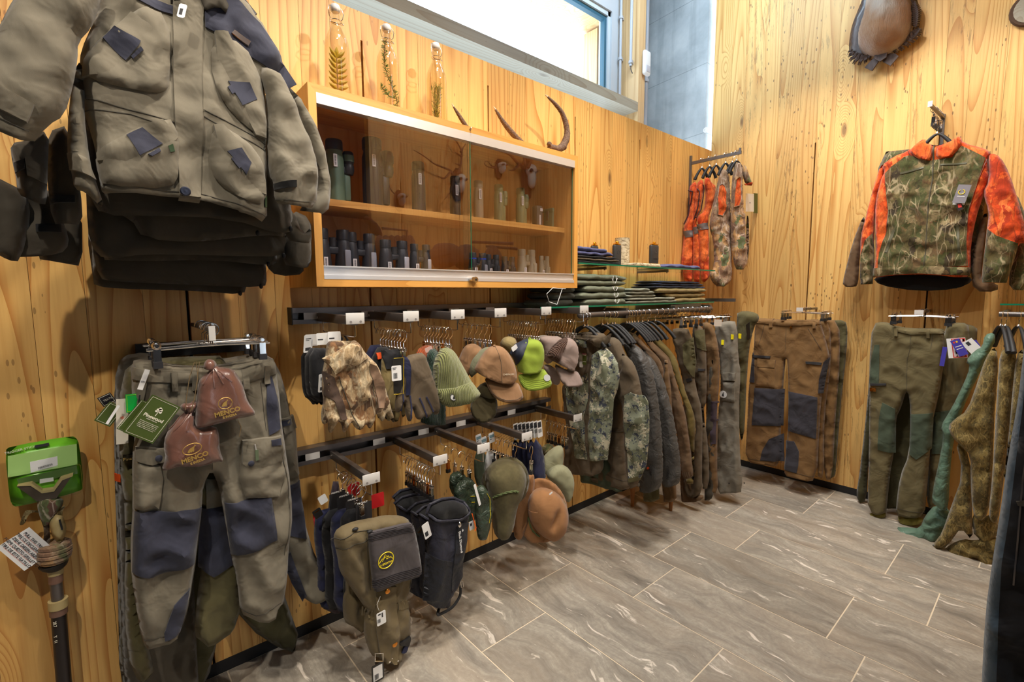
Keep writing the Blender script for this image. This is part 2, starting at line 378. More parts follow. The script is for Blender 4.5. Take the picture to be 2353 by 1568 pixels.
# ------------------------------------------------------------------ display cabinet with optics
X0, X1, Z0, Z1, YD = -3.28, -1.962, 1.426, 2.085, -.30; T = .026
cab = thing('display_cabinet', 'wall hung larch display cabinet with two sliding glass panes, full of optics', 'cabinet', (-2.62, -.15, Z0))
O = lambda n, m, mat, p=cab, s=False, **k: obj(n, m, mat, p, s, world=True, **k)
def mitre(lower):
    z0, z1 = (Z0, Z0 + T) if lower else (Z1 - T, Z1)
    poly = [(X0, z0), (X1, z0), (X1 - T, z1), (X0 + T, z1)] if lower else [(X0 + T, z0), (X1 - T, z0), (X1, z1), (X0, z1)]
    return MB().prism(poly, (0, YD, 0), (1,0,0), (0,0,1), (0,1,0), -YD - .001)
O('bottom_board', mitre(True), M_CAB); O('top_board', mitre(False), M_CAB)
for a, b in ((X0, X0 + T), (X1, X1 - T)):
    O('side_board', MB().prism([(a, Z0), (b, Z0 + T), (b, Z1 - T), (a, Z1)], (0, YD, 0), (1,0,0), (0,0,1), (0,1,0), -YD - .001), M_CABV)
O('back_board', MB().box((X0 + T, -.012, Z0 + T), (X1 - T, -.002, Z1 - T)), M_CABV)
ZS = 1.735
O('shelf', MB().box((X0 + T + .002, -.235, ZS - .024), (X1 - T - .004, -.013, ZS)), M_CAB)
O('track', MB().box((X0 + T, YD - .001, Z1 - T - .034), (X1 - T, YD + .03, Z1 - T)), M_ALU, label='brushed aluminium top track')
O('track', MB().box((X0 + T, YD - .001, Z0 + T), (X1 - T, YD + .03, Z0 + T + .014)).box((X0 + T, YD + .006, Z0 + T + .014), (X1 - T, YD + .03, Z0 + T + .042)).box((X0+T, YD+.0, Z0+T+.042), (X1-T, YD+.03, Z0+T+.046)), M_ALU, label='brushed aluminium bottom track')
xm = P(1079, 450, 'y', YD + .01).x
def pane(x0, x1, y):
    p = O('glass_pane', MB().box((x0, y, Z0 + T + .044), (x1, y + .005, Z1 - T - .03)), M_PANE)
    O('polished_edge', MB().box((x1 if x1 > xm + .2 else x1, y - .0002, Z0 + T + .045), (x1 + .002, y + .0052, Z1 - T - .03)), M_GLASSEDGE, p)
pane(X0 + T, xm, YD + .003); pane(xm - .03, X1 - T - .002, YD + .014)
k = P(1092, 643, 'y', YD - .01)
lk = O('lock', MB().lathe([(.014, 0), (.014, .016), (.012, .022), (.006, .022), (.006, .02)], (k.x, YD + .006, k.z), 20, (0, -1, 0)).lathe([(.009, 0), (.009, .03)], (k.x - .02, YD + .004, k.z + .002), 16, (0, -1, 0)), M_CHROME, s=True)
O('keyhole', MB().box((k.x - .001, YD - .0185, k.z - .004), (k.x + .001, YD - .0155, k.z + .004)), M_BLACK, lk)

def ysmooth(): pass
BLK = plain('optics black armour', lin(44, 44, 48), .45); GRN = plain('optics green armour', lin(104, 122, 92), .5); SAGE = plain('sage green armour', lin(98, 124, 104), .5)
OLV = plain('olive armour', lin(142, 148, 104), .5); GRY = plain('optics grey armour', lin(138, 140, 148), .4); BEI = plain('beige armour', lin(160, 152, 128), .5)
SIL = plain('satin grey plastic', lin(188, 188, 192), .35, .3); NAVY = plain('dark blue box', lin(28, 44, 66), .6); STICK = plain('price sticker paper', (.85, .85, .85), .6)
INK = plain('printed ink', (.03, .03, .035), .7); ORNG = plain('orange print', lin(226, 84, 30), .5); BLUE = plain('blue ring', lin(40, 80, 210), .4)
ORRING = plain('orange ring', lin(236, 150, 40), .4); LENS = plain('coated lens glass', (.02, .03, .06), .05)
def sticker(parent, x, y, z, h=.045, wd=.014, rz=0, r=0):
    M = Matrix.Translation((x, y, z)) @ Matrix.Rotation(rz, 4, 'Z')
    s = obj('price_sticker', MB().box((-wd/2, -.0015, -h/2), (wd/2, 0, h/2), M), STICK, parent, False)
    m = MB()
    for i in range(9):
        zz = -h*.36 + i*h*.09; m.box((-wd*.22, -.0019, zz), (wd*.22, -.0014, zz + h*.05), M)
    obj('print', m, INK, s, False)
def xat(px, z, y=-.15): # x where the pixel column meets the plane at depth y
    return P(px, 784 - 0, 'y', y).x
def place(px, py, y): return P(px, py, 'y', y)
def binocular(name_lbl, px, py, y, h, r, mat, mat2, ring=None, rz=0., cup=BLK):
    o = place(px, py, y); z = Z0 + T
    t = thing('binoculars', name_lbl, 'binoculars', (o.x, y, z), rz)
    for i, sx in enumerate((-1, 1)):
        cx = sx*r*1.25
        br = obj('barrel', MB().lathe([(r*1.0, 0), (r*1.06, h*.04), (r*1.02, h*.3), (r*.86, h*.62), (r*.72, h*.78), (r*.66, h*.8)], (cx, 0, 0), 20), mat, t)
        obj('lens', MB().lathe([(r*.8, .001), (r*.8, .002)], (cx, 0, -.0005), 16), LENS, br)
        obj('eyecup', MB().lathe([(r*.74, h*.80), (r*.74, h*.98), (r*.68, h), (r*.5, h), (r*.5, h*.93)], (cx, 0, 0), 20), cup, t)
        if ring: obj('ring', MB().lathe([(r*.76, h*.78), (r*.76, h*.82)], (cx, 0, 0), 20), ring, t)
    obj('bridge', MB().rbox((-r*.6, -r*.45, h*.52), (r*.6, r*.35, h*.66), .006), mat, t); obj('bridge', MB().rbox((-r*.5, -r*.4, h*.14), (r*.5, r*.3, h*.24), .006), mat, t)
    obj('focus_wheel', MB().lathe([(r*.42, h*.66), (r*.42, h*.84)], (0, -r*.05, 0), 14), cup, t)
    obj('side_grip', MB().rbox((r*1.0, -r*1.12, h*.1), (r*1.75, -r*.85, h*.6), .006), mat2, t)
    sticker(t, -r*1.25, -r*1.1, h*.32)
    return t
binocular('large black binoculars at the left end of the bottom shelf', 766, 600, -.17, 0.186, 0.0314, BLK, GRY)
binocular('black and grey binoculars, second from the left on the bottom shelf', 829, 600, -.17, 0.180, 0.0291, BLK, GRY)
binocular('black binoculars with pale grips, third from the left on the bottom shelf', 906, 600, -.17, 0.162, 0.0291, BLK, SIL)
binocular('silver gripped binoculars left of the pane joint, beside the small bottles', 966, 605, -.17, 0.154, 0.0224, BLK, SIL)
binocular('compact black binoculars with a blue ring behind the pane joint', 1098, 610, -.17, 0.134, 0.0224, BLK, GRY, BLUE)
binocular('compact black binoculars, first to the right of the blue ringed pair', 1131, 610, -.17, 0.130, 0.0190, BLK, BLK)
binocular('compact black binoculars, second to the right of the blue ringed pair', 1168, 612, -.16, 0.126, 0.0190, BLK, BLK)
binocular('beige binoculars with a broad body on the bottom shelf', 1210, 605, -.15, 0.168, 0.0269, BEI, BEI, cup=BEI)
binocular('small beige monocular pair right of the broad beige binoculars', 1250, 610, -.15, 0.142, 0.0168, BEI, BEI, cup=BEI)
def scope(lbl, px, h, r, mat, cup, y=-.13, eye=True, print_=None, ang=0):
    o = place(px, 450, y); r *= 1.12; t = thing('spotting_scope', lbl, 'scope', (o.x, y, ZS), ang)
    obj('barrel', MB().lathe([(r*.98, 0), (r, .01), (r, h*.3), (r*.97, h*.72), (r*.84, h*.80), (r*.84, h*.84)], (0,0,0), 24), mat, t)
    obj('lens_cap', MB().lathe([(r*.9, h*.84), (r*.92, h*.86), (r*.92, h*.97), (r*.84, h), (.001, h)], (0,0,0), 24), cup, t)
    if eye:
        e = obj('eyepiece', MB().lathe([(r*.5, h*.50), (r*.62, h*.56), (r*.62, h*.64), (r*.55, h*.66), (r*.6, h*.68), (r*.6, h*.84), (r*.5, h*.86)], (r*1.55, .0, 0), 16).rbox((r*.7, -r*.3, h*.5), (r*1.5, r*.3, h*.62), .006), cup, t)
        obj('focus_ring', MB().lathe([(r*.66, h*.70), (r*.66, h*.80)], (r*1.55, 0, 0), 16), mat, e)
        obj('foot', MB().rbox((r*.85, -r*.3, h*.08), (r*1.7, r*.3, h*.5), .008), mat, t)
    sticker(t, -r*.3, -r*1.0, h*.66)
    return t
scope('sage green spotting scope at the left end of the upper shelf', 772, .235, .030, SAGE, BLK)
scope('tall black spotting scope on the upper shelf', 858, .270, .036, BLK, BLK)
scope('black ribbed scope with grey cap right of the tall black one', 962, .215, .026, plain('graphite armour', lin(70, 68, 68), .35), BLK, eye=False)
scope('black scope with pale label left of the pane joint on the upper shelf', 1046, .185, .022, BLK, BLK, eye=False)
g = scope('clear and orange ribbed scope just right of the pane joint', 1099, .185, .021, plain('pale ribbed plastic', lin(176, 160, 132), .3), BEI, eye=False)
obj('orange_print', MB().lathe([(.0216, .01), (.0216, .03)], (0,0,0), 20), ORNG, g)
scope('olive spotting scope, left of the two olive ones on the upper shelf', 1146, .185, .021, OLV, OLV)
scope('olive spotting scope, right of the two olive ones on the upper shelf', 1196, .188, .021, OLV, OLV)
o = place(1235, 480, -.12); t = thing('rangefinder_pouch', 'small dark rangefinder case between olive scope and green box', 'case', (o.x, -.12, ZS))
obj('case', MB().rbox((-.022, -.02, 0), (.022, .02, .118), .008), plain('brown grey case', lin(112, 98, 84), .6), t); obj('white_label', MB().box((-.006, -.0215, .02), (.004, -.0195, .07)).box((.0, -.0215, .09), (.018, -.0195, .104)), STICK, t, False)
o = place(1270, 480, -.12); t = thing('ammo_tin', 'small green tin box at the right end of the upper shelf', 'box', (o.x, -.12, ZS))
obj('body', MB().rbox((-.038, -.035, 0), (.038, .035, .095), .005), GRN, t); obj('lid', MB().rbox((-.041, -.038, .092), (.041, .038, .112), .004), GRN, t)
obj('latch', MB().rbox((-.043, -.01, .05), (-.037, .01, .1), .002), M_DARKMETAL, t); obj('red_dot', MB().lathe([(.004, 0), (.004, .001)], (-.004, -.035, .055), 12, (0, -1, 0)), plain('red dot', lin(200, 50, 40), .5), t)
obj('sticker', MB().box((-.02, -.0365, .012), (.018, -.0345, .022)), STICK, t, False)
o = place(1280, 610, -.15); t = thing('flashlight', 'grey hand lamp with an orange ring at the right end of the bottom shelf', 'lamp', (o.x, -.15, Z0 + T))
obj('body', MB().lathe([(.018, 0), (.020, .02), (.020, .07), (.018, .075)], (0,0,0), 18), plain('grey lamp body', lin(132, 128, 118), .4), t)
obj('ring', MB().lathe([(.0205, .072), (.0205, .088)], (0,0,0), 18), ORRING, t); obj('head', MB().lathe([(.019, .088), (.019, .108), (.016, .112)], (0,0,0), 18), BEI, t)
# flat boxes and papers at the left of the bottom shelf
o = place(815, 600, -.09); t = thing('carton', 'dark blue carton with orange lettering lying behind the left binoculars', 'box', (o.x + .03, -.07, Z0 + T))
obj('box', MB().rbox((-.09, -.035, 0), (.09, .035, .05), .002), NAVY, t)
m = MB()
for i in range(5): m.box((-.06 + i*.02, -.0362, .018), (-.047 + i*.02, -.0352, .034))
obj('lettering', m, ORNG, t, False)
o = place(748, 548, -.05); t = thing('paper_card', 'small white price card leaning at the left end of the cabinet', 'card', (X0 + T + .035, -.04, Z0 + T))
obj('sheet', MB().box((-.03, -.001, 0), (.03, .001, .15), Matrix.Rotation(-.08, 4, 'X')), STICK, t, False); obj('blue_band', MB().box((-.02, -.003, .12), (.02, -.0012, .135), Matrix.Rotation(-.08, 4, 'X')), BLUE, t, False)
for px_, lab in ((938, 'tiny green glass bottle on the bottom shelf left of the silver binoculars'), (955, 'tiny clear glass bottle on the bottom shelf beside the green one')):
    o = place(px_, 600, -.06); t = thing('miniature_bottle', lab, 'bottle', (o.x, -.06, Z0 + T))
    obj('glass', MB().lathe([(.014, 0), (.015, .004), (.015, .05), (.006, .068), (.006, .086)], (0,0,0), 14), glass_mat('tiny bottle glass ' + str(px_), (.55, .7, .4) if px_ < 940 else (.8, .82, .7), .02), t)
    obj('stopper', MB().lathe([(.007, .086), (.007, .095)], (0,0,0), 10), M_CHROME, t)

# ------------------------------------------------------------------ swing-top bottles with sprigs on the cabinet
M_BOT = glass_mat('bottle glass', (.90, .89, .84), .02, 1.75)
M_LIQ = glass_mat('clear liquor', (.99, .975, .92), 0, 1.12)
LEAF1 = plain('pickled leaf', lin(168, 138, 26), .5); LEAF2 = plain('juniper needle', lin(86, 118, 44), .6); LEAF3 = plain('herb leaf', lin(142, 130, 44), .6); STEM = plain('sprig stem', lin(130, 92, 40), .7)
def bottle(lbl, px, py, y, kind):
    o = P(px, py, 'y', y); h = o.z - Z1; t = thing('swing_top_bottle', lbl, 'bottle', (o.x, y, Z1), R.uniform(-.2, .2)); s = h / .40
    r = .044
    prof = [(r*.9, 0), (r, .006), (r, .23*s), (r*.93, .26*s), (r*.72, .285*s), (r*.42, .315*s), (.0165, .335*s), (.0165, .365*s), (.019, .368*s), (.019, .376*s)]
    b = obj('glass', MB().lathe(prof, (0,0,0), 32, cap=False).lathe([(.001, .004), (r*.9, 0)], (0,0,0), 32, cap=False), M_BOT, t)
    obj('stopper', MB().lathe([(.012, .372*s), (.017, .378*s), (.018, .39*s), (.014, .40*s), (.004, .404*s)], (0,0,0), 18), plain('porcelain stopper', (.7, .68, .66), .3), t)
    wire = MB()
    for sg in (-1, 1):
        wire.tube([(sg*.018, 0, .345*s), (sg*.024, -.004, .352*s), (sg*.027, -.006, .372*s), (sg*.022, 0, .392*s), (sg*.008, 0, .398*s)], .0014, 6)
        wire.tube([(sg*.018, 0, .338*s), (sg*.023, -.01, .33*s), (sg*.022, -.016, .322*s)], .0016, 6)
    wire.tube([(.019*math.cos(a*PI/8), .019*math.sin(a*PI/8), .338*s) for a in range(16)], .0014, 6, closed=True)
    wire.tube([(-.022, -.016, .322*s), (0, -.026, .318*s), (.022, -.016, .322*s)], .0016, 6)
    obj('wire_bail', wire, M_CHROME, t)
    st = MB(); lf = MB(); rr = random.Random(len(lbl))
    def leaf(p, d, L, wd, th=.0):
        d = d.normalized(); n = d.cross(Vector((0, 1, .2))).normalized(); k = d.cross(n)
        vs = [p, p + d*L*.3 + n*wd, p + d*L*.7 + n*wd*.8, p + d*L, p + d*L*.7 - n*wd*.8, p + d*L*.3 - n*wd, p + d*L*.5 + k*wd*.5, p + d*L*.5 - k*wd*.5]
        for v in vs:
            l = math.hypot(v.x, v.y)
            if l > r*.93: v.x *= r*.93/l; v.y *= r*.93/l
        lf.add(vs, [(0,6,1),(1,6,2),(2,6,3),(3,6,4),(4,6,5),(5,6,0),(1,7,0),(2,7,1),(3,7,2),(4,7,3),(5,7,4),(0,7,5)])
    if kind == 0:
        pts = [Vector((-.004, -.006, .012 + i*.018)) for i in range(10)]; st.tube(pts, .0018, 6)
        for i, p in enumerate(pts):
            for sg in (-1, 1): leaf(p, Vector((sg*(.9 - .03*i), -.2, .12 + .06*i)), .042, .0075)
        leaf(pts[-1], Vector((0, -.1, 1)), .04, .008)
    elif kind == 1:
        pts = [Vector((.032 - .05*f + .012*math.sin(f*7), -.008, .01 + f*.29)) for f in [i/16 for i in range(17)]]; st.tube(pts, .0016, 6)
        for i in range(170):
            f = i/170; p = pts[int(f*16)].lerp(pts[min(16, int(f*16)+1)], f*16 % 1)
            leaf(p, Vector((rr.uniform(-1, 1), rr.uniform(-1, 1), rr.uniform(-.3, .9))), .018 if f > .35 else .024, .0012)
        pts2 = [Vector((0, -.01, .09)), Vector((-.022, -.014, .11)), Vector((-.036, -.012, .12))]; st.tube(pts2, .0014, 5)
        for i in range(40): leaf(pts2[0].lerp(pts2[2], i/40), Vector((rr.uniform(-1, 1), -.3, rr.uniform(-.6, 1))), .02, .0012)
    else:
        for k in range(9):
            a = rr.uniform(-.5, .8); pts = [Vector((-.012 + a*.035*f**1.3, rr.uniform(-.003, .003) - .004, .008 + f*rr.uniform(.17, .2))) for f in (0, .25, .5, .75, 1)]; st.tube(pts, .0009, 5)
            for j in range(26):
                f = .2 + .8*j/26; p = pts[min(3, int(f*4))].lerp(pts[min(4, int(f*4)+1)], f*4 % 1); leaf(p, Vector((rr.uniform(-.5, 1), rr.uniform(-.5, .5), rr.uniform(.2, 1))), .022, .0013)
    obj('stem', st, STEM, t); obj('leaves', lf, (LEAF1, LEAF2, LEAF3)[kind], t, False)['kind'] = 'stuff'
    obj('liquor', MB().lathe([(r*.94, .004), (r*.94, .23*s), (r*.7, .28*s), (.014, .33*s)], (0,0,0), 24), M_LIQ, t)
bottle('swing-top bottle with broad yellow leaves, leftmost of the three on the cabinet', 770, 12, -.14, 0)
bottle('swing-top bottle with a juniper twig, middle one on the cabinet', 888, 58, -.14, 1)
bottle('swing-top bottle with feathery herb, rightmost of the three on the cabinet', 1001, 100, -.14, 2)

# ------------------------------------------------------------------ roe buck antlers lying on the cabinet
def horn_mat():
    t = NT('antler'); p = t.obj(); n = t.noise(t.mapv(p, (1,1,1)), 220, 4, .7); m = t.noise(p, 30, 3, .6)
    c = t.mix(t.n('MapRange', {0: n, 1: .4, 2: .65, 3: 0., 4: 1.}).outputs[0], lin(74, 50, 36), lin(156, 122, 96)); c = t.mix(t.n('MapRange', {0: m, 1: .3, 2: .8, 3: 0., 4: .4}).outputs[0], c, lin(98, 70, 50))
    return t.out(c, .6, t.bump(n, .8, .006))
M_HORN = horn_mat(); M_TIP = plain('pale horn tip', lin(226, 200, 168), .4)
def spline(pts, n=8):
    pts = [Vector(p) for p in pts]; out = []
    q = [pts[0]*2 - pts[1]] + pts + [pts[-1]*2 - pts[-2]]
    for i in range(1, len(q)-2):
        for k in range(n):
            t = k/n; a, b, c, d = q[i-1], q[i], q[i+1], q[i+2]
            out.append(.5*((2*b) + (c-a)*t + (2*a-5*b+4*c-d)*t*t + (3*b-a-3*c+d)*t**3))
    return out + [pts[-1]]
def interp(vals, n):
    out = []
    for i in range(len(vals)-1):
        for k in range(n): out.append(vals[i] + (vals[i+1]-vals[i])*k/n)
    return out + [vals[-1]]
def antler(lbl, pix, rad, y, base=None):
    pts = [P(a, b, 'y', yy) for (a, b), yy in zip(pix, y)]
    L = Vector((pts[0].x, pts[0].y, Z1)); t = thing('antler', lbl, 'antler', L)
    sp = spline(pts, 8); rs = interp(rad, 8); rr = random.Random(3)
    m = MB().tube(sp[:-5], [r*(1 + rr.uniform(-.06, .06)) for r in rs[:-5]], 14)
    if base:
        for c, r_ in base: m.ell(P(c[0], c[1], 'y', c[2]), r_, 12, 8)
    o = obj('beam', m, M_HORN, t, world=True); obj('tip', MB().tube(sp[-6:], rs[-6:], 12), M_TIP, t, world=True)
antler('curved brown antler with a thick burr at the right end of the cabinet top',
 [(1262, 338), (1285, 342), (1299, 325), (1303, 300), (1294, 265), (1279, 243), (1262, 226), (1253, 218)], [.016, .019, .019, .0155, .012, .010, .006, .002], [-.17]*8,
 [((1262, 331, -.17), (.012, .014, .012)), ((1293, 338, -.17), (.024, .022, .018))])
antler('slender brown antler tine rising in the middle of the cabinet top', [(1200, 330), (1183, 313), (1166, 293), (1152, 274), (1141, 256), (1134, 245)], [.014, .014, .0125, .0095, .006, .002], [-.14]*6)
antler('short brown antler tine beside the rightmost bottle', [(1078, 300), (1066, 283), (1054, 264), (1045, 250), (1038, 238)], [.010, .010, .008, .005, .0015], [-.13]*5)
antler('tiny antler tip poking over the cabinet front edge', [(1066, 305), (1078, 300), (1083, 293)], [.006, .005, .003], [-.25, -.29, -.31])
# ------------------------------------------------------------------ cloth tools
def fabric(name, col, var=.06, weave=900, rough=.85, wr=.35, sheen=.15, wsc=9., metal=0, spec=.3):
    t = NT(name); p = t.obj(); rn = t.n('TexNoise', {'Vector': t.mapv(p, (1, 1, .55), rot=(.2, .35, 0)), 'Scale': wsc*.75, 'Detail': 2.5, 'Roughness': .45, 'Distortion': .3}, noise_type='RIDGED_MULTIFRACTAL').outputs[0]; n = t.math('ADD', t.noise(p, wsc, 3, .55, .6), t.math('MULTIPLY', rn, .28)); f = t.noise(p, weave, 1, .5); m = t.noise(p, 40, 3, .6)
    d = tuple(c*(1-var*2.2) for c in col); l = tuple(min(1, c*(1+var*1.6)) for c in col)
    c = t.mix(m, d, l); c = t.mix(t.math('MULTIPLY', f, .25), c, tuple(x*.7 for x in col))
    b = t.bump(n, min(1, wr*1.7), .02); b = t.bump(f, .18, .001, b)
    return t.out(c, rough, b, Sheen_Weight=sheen, Specular_IOR_Level=spec, Metallic=metal)
def camo(name, cols, sc=9., stretch=(1, 1, .6), branch=None, wr=.3, rough=.8, fine=1.):
    # overlapping leaf and bark patches, then thin branch streaks
    t = NT(name); p = t.obj()
    q = t.n('VectorMath', {0: t.mapv(p, stretch), 1: t.vmath('MULTIPLY', t.noise(p, 14, 3, .6, 0, 1), (.09, .09, .09))}, operation='ADD').outputs[0]
    v = t.n('TexVoronoi', {'Vector': q, 'Scale': sc*3.2}); r = t.n('SeparateColor', {0: v.outputs['Color']}).outputs[0]
    n = len(cols); c = t.ramp(r, [((i + .0)/n, cols[i]) for i in range(n)], 'CONSTANT')
    v2 = t.n('TexVoronoi', {'Vector': t.mapv(q, (1, 1, .35), (3, 1, 2), (0, .5, .3)), 'Scale': sc*8*fine}); r2 = t.n('SeparateColor', {0: v2.outputs['Color']}).outputs[1]
    c2 = t.ramp(r2, [((i + .0)/n, cols[(i*3+1) % n]) for i in range(n)], 'CONSTANT')
    c = t.mix(t.n('MapRange', {0: t.noise(q, sc*1.4, 3, .6), 1: .45, 2: .55, 3: 0., 4: 1.}).outputs[0], c, c2)
    sh = t.noise(q, sc*9, 4, .7); c = t.mix(t.n('MapRange', {0: sh, 1: .35, 2: .65, 3: .55, 4: 0.}).outputs[0], c, tuple(x*.35 for x in cols[0]))
    if branch:
        q3 = t.n('VectorMath', {0: p, 1: t.vmath('MULTIPLY', t.noise(p, 9, 2, .5, 0, 1), (.022, .022, .022))}, operation='ADD').outputs[0]
        for k, (rt, b) in enumerate((((.6, .6, 0), branch), ((-.8, -.7, .4), tuple(x*.3 for x in branch)), ((.2, 1.1, .9), branch))):
            nn = t.n('TexVoronoi', {'Vector': t.mapv(q3, (1.5, 1.5, .28), (k*3.3, 1, k), rt), 'Scale': sc*(1.1 + .5*k)}, feature='DISTANCE_TO_EDGE').outputs[0]
            ln = t.math('MULTIPLY', t.n('MapRange', {0: nn, 1: .008, 2: .03, 3: .5, 4: 0.}).outputs[0], t.n('MapRange', {0: t.noise(t.mapv(p, loc=(k, 0, 0)), 8, 1, .5), 1: .46, 2: .52, 3: 0., 4: 1.}).outputs[0])
            c = t.mix(ln, c, b)
    wn = t.noise(p, 10, 3, .55, .5); return t.out(c, rough, t.bump(wn, wr, .02), Sheen_Weight=.15, Specular_IOR_Level=.25)
def digital(name, cols, cell=260.):
    t = NT(name); p = t.obj()
    def snap(q, c): return t.n('VectorMath', {0: q, 1: (1/c, 1/c, 1/c)}, operation='SNAP').outputs[0]
    q1 = snap(p, cell); a = t.noise(q1, 17, 4, .75); b = t.noise(t.mapv(q1, loc=(5, 3, 1)), 24, 4, .8); d = t.noise(t.mapv(q1, loc=(1, 8, 4)), 11, 2, .6)
    c = t.mix(t.math('GREATER_THAN', d, .5), cols[0], cols[1])
    c = t.mix(t.math('GREATER_THAN', b, .56), c, cols[2]); c = t.mix(t.math('GREATER_THAN', a, .56), c, cols[3])
    c = t.mix(t.math('GREATER_THAN', t.noise(t.mapv(q1, loc=(9, 9, 9)), 40, 3, .8), .62), c, cols[4])
    return t.out(c, .8, t.bump(t.noise(p, 10, 3, .55, .5), .35, .02), Sheen_Weight=.15)
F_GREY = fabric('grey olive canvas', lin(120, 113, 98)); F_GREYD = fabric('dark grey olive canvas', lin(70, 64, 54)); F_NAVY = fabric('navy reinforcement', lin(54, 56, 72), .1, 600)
F_OLV = fabric('olive canvas', lin(92, 86, 56)); F_BRN = fabric('brown canvas', lin(116, 88, 56)); F_BRN2 = fabric('mid brown wool', lin(108, 84, 60)); F_TAUPE = fabric('taupe softshell', lin(98, 84, 66))
F_SLATE = fabric('slate padded shell', lin(78, 76, 74), .03, 900, .5, .5, .1, 16); F_BLACK = fabric('black cloth', lin(26, 26, 30), .1); F_DARKO = fabric('dark olive loden', lin(70, 66, 40))
F_MIDGREY = fabric('light grey softshell', lin(128, 122, 110)); F_GREEN = fabric('forest green', lin(74, 84, 66)); F_TEAL = fabric('pale green rain shell', lin(98, 126, 108), .03, 900, .45, .5, .05, 14)
F_BLUE = fabric('blue grey shell', lin(62, 78, 92), .05, 900, .6); F_KHAKI = fabric('khaki cotton', lin(150, 132, 88)); F_GRN2 = fabric('grey green fleece', lin(120, 124, 104))
F_BROWNCAP = fabric('brown cotton twill', lin(146, 110, 78), .05, 1400); F_MAUVE = fabric('mauve grey cotton', lin(158, 138, 130), .04, 1400); F_LIME = fabric('apple green foam', lin(150, 172, 58), .03, 1800, .8, .1)
F_FELT = fabric('light brown felt', lin(152, 108, 70), .06, 1500, .95, .2); F_FELTG = fabric('mottled olive felt', lin(96, 88, 60), .22, 700, .95, .2); F_SAGE = fabric('sage cotton', lin(150, 148, 118), .05, 1400)
F_GAITER = fabric('dark indigo nylon', lin(44, 44, 56), .06, 900, .55, .4, .05, 16); F_GAITERB = fabric('black nylon', lin(34, 35, 42), .06, 900, .5, .4, .05, 16); F_GAIO = fabric('olive gaiter cloth', lin(112, 98, 70), .05, 900, .75, .35)
F_TUBE = fabric('grey stretch fleece', lin(80, 74, 76), .04, 1200); F_SATIN = fabric('brown satin', lin(116, 78, 66), .03, 400, .26, .3, .3, 9, 0, .8); F_INDIGO = fabric('indigo jersey', lin(84, 88, 132)); F_NAVYS = fabric('navy cotton', lin(38, 42, 74))
F_PLUM = fabric('plum grey nylon', lin(70, 58, 70), .06, 900, .6)
F_POUCH = fabric('dark green ripstop', lin(52, 66, 52), .04, 900, .35, .6, 0, 26, 0, .6)
F_ORANGE = camo('orange blaze camo', [lin(190, 60, 20), lin(236, 92, 30), lin(246, 112, 44), lin(226, 80, 26), lin(250, 128, 60)], 5, branch=lin(150, 50, 20))
F_REED = camo('reed camo', [lin(120, 88, 60), lin(196, 168, 128), lin(166, 130, 92), lin(92, 68, 50), lin(216, 196, 160), lin(140, 100, 66)], 9, (1.6, 1.6, .8), branch=lin(226, 206, 172))
F_TREE = camo('forest camo', [lin(60, 48, 30), lin(96, 86, 50), lin(120, 106, 66), lin(146, 128, 92), lin(80, 84, 44), lin(108, 84, 52)], 8, branch=lin(190, 172, 138))
F_TREE2 = camo('pale branch camo', [lin(112, 84, 70), lin(168, 140, 112), lin(190, 166, 140), lin(106, 120, 78), lin(150, 116, 92), lin(206, 160, 104)], 7, branch=lin(218, 202, 186))
F_GOLD = camo('golden grass camo', [lin(108, 92, 52), lin(136, 116, 64), lin(152, 132, 80), lin(122, 104, 60), lin(96, 84, 50)], 16, branch=lin(190, 168, 108))
F_DIGI = digital('digital camo', [lin(112, 116, 92), lin(140, 146, 126), lin(62, 68, 84), lin(196, 190, 166), lin(84, 88, 80)])
LINING = fabric('black lining', lin(20, 20, 22), .1)

UA, VA, NA = Vector((1,0,0)), Vector((0,0,1)), Vector((0,-1,0))     # plane parallel to the left wall
UB, VB, NB = Vector((0,-1,0)), Vector((0,0,1)), Vector((-1,0,0))    # plane parallel to the right wall
def frA(y): return (Vector((0, y, 0)), UA, VA, NA)
def frB(x): return (Vector((x, 0, 0)), UB, VB, NB)
def frC(px, py, x, y, ang):   # vertical plane through (x, y) whose normal points at azimuth ang (degrees)
    a = math.radians(ang); n = Vector((math.cos(a), math.sin(a), 0)); return (Vector((x, y, 0)), VA.cross(n), VA, n)
def topx(fr, pts, off=0.):
    o, u, v, n = fr; o2 = o + n*off
    return [((PP(a, b, o2, n) - o).dot(u), (PP(a, b, o2, n) - o).dot(v)) for a, b in pts]
def chaikin(p, n=1, closed=True):
    for _ in range(n):
        q = []; m = len(p)
        for i in range(m if closed else m-1):
            a, b = p[i], p[(i+1) % m]; q += [(a[0]*.75+b[0]*.25, a[1]*.75+b[1]*.25), (a[0]*.25+b[0]*.75, a[1]*.25+b[1]*.75)]
        if not closed: q = [p[0]] + q[1:-1] + [p[-1]]
        p = q
    return p
def resample(p, step, closed=True):
    out = []; m = len(p)
    for i in range(m if closed else m-1):
        a, b = p[i], p[(i+1) % m]; d = math.hypot(b[0]-a[0], b[1]-a[1]); k = max(1, int(round(d/step)))
        out += [(a[0]+(b[0]-a[0])*j/k, a[1]+(b[1]-a[1])*j/k) for j in range(k)]
    if not closed: out.append(p[-1])
    return out
def inside(pts, poly):
    x, y = pts[:, 0], pts[:, 1]; r = np.zeros(len(pts), bool); P_ = np.array(poly); n = len(P_)
    for i in range(n):
        x1, y1 = P_[i-1]; x2, y2 = P_[i]
        if y1 == y2: continue
        r ^= ((y1 > y) != (y2 > y)) & (x < (x2-x1)*(y-y1)/(y2-y1)+x1)
    return r
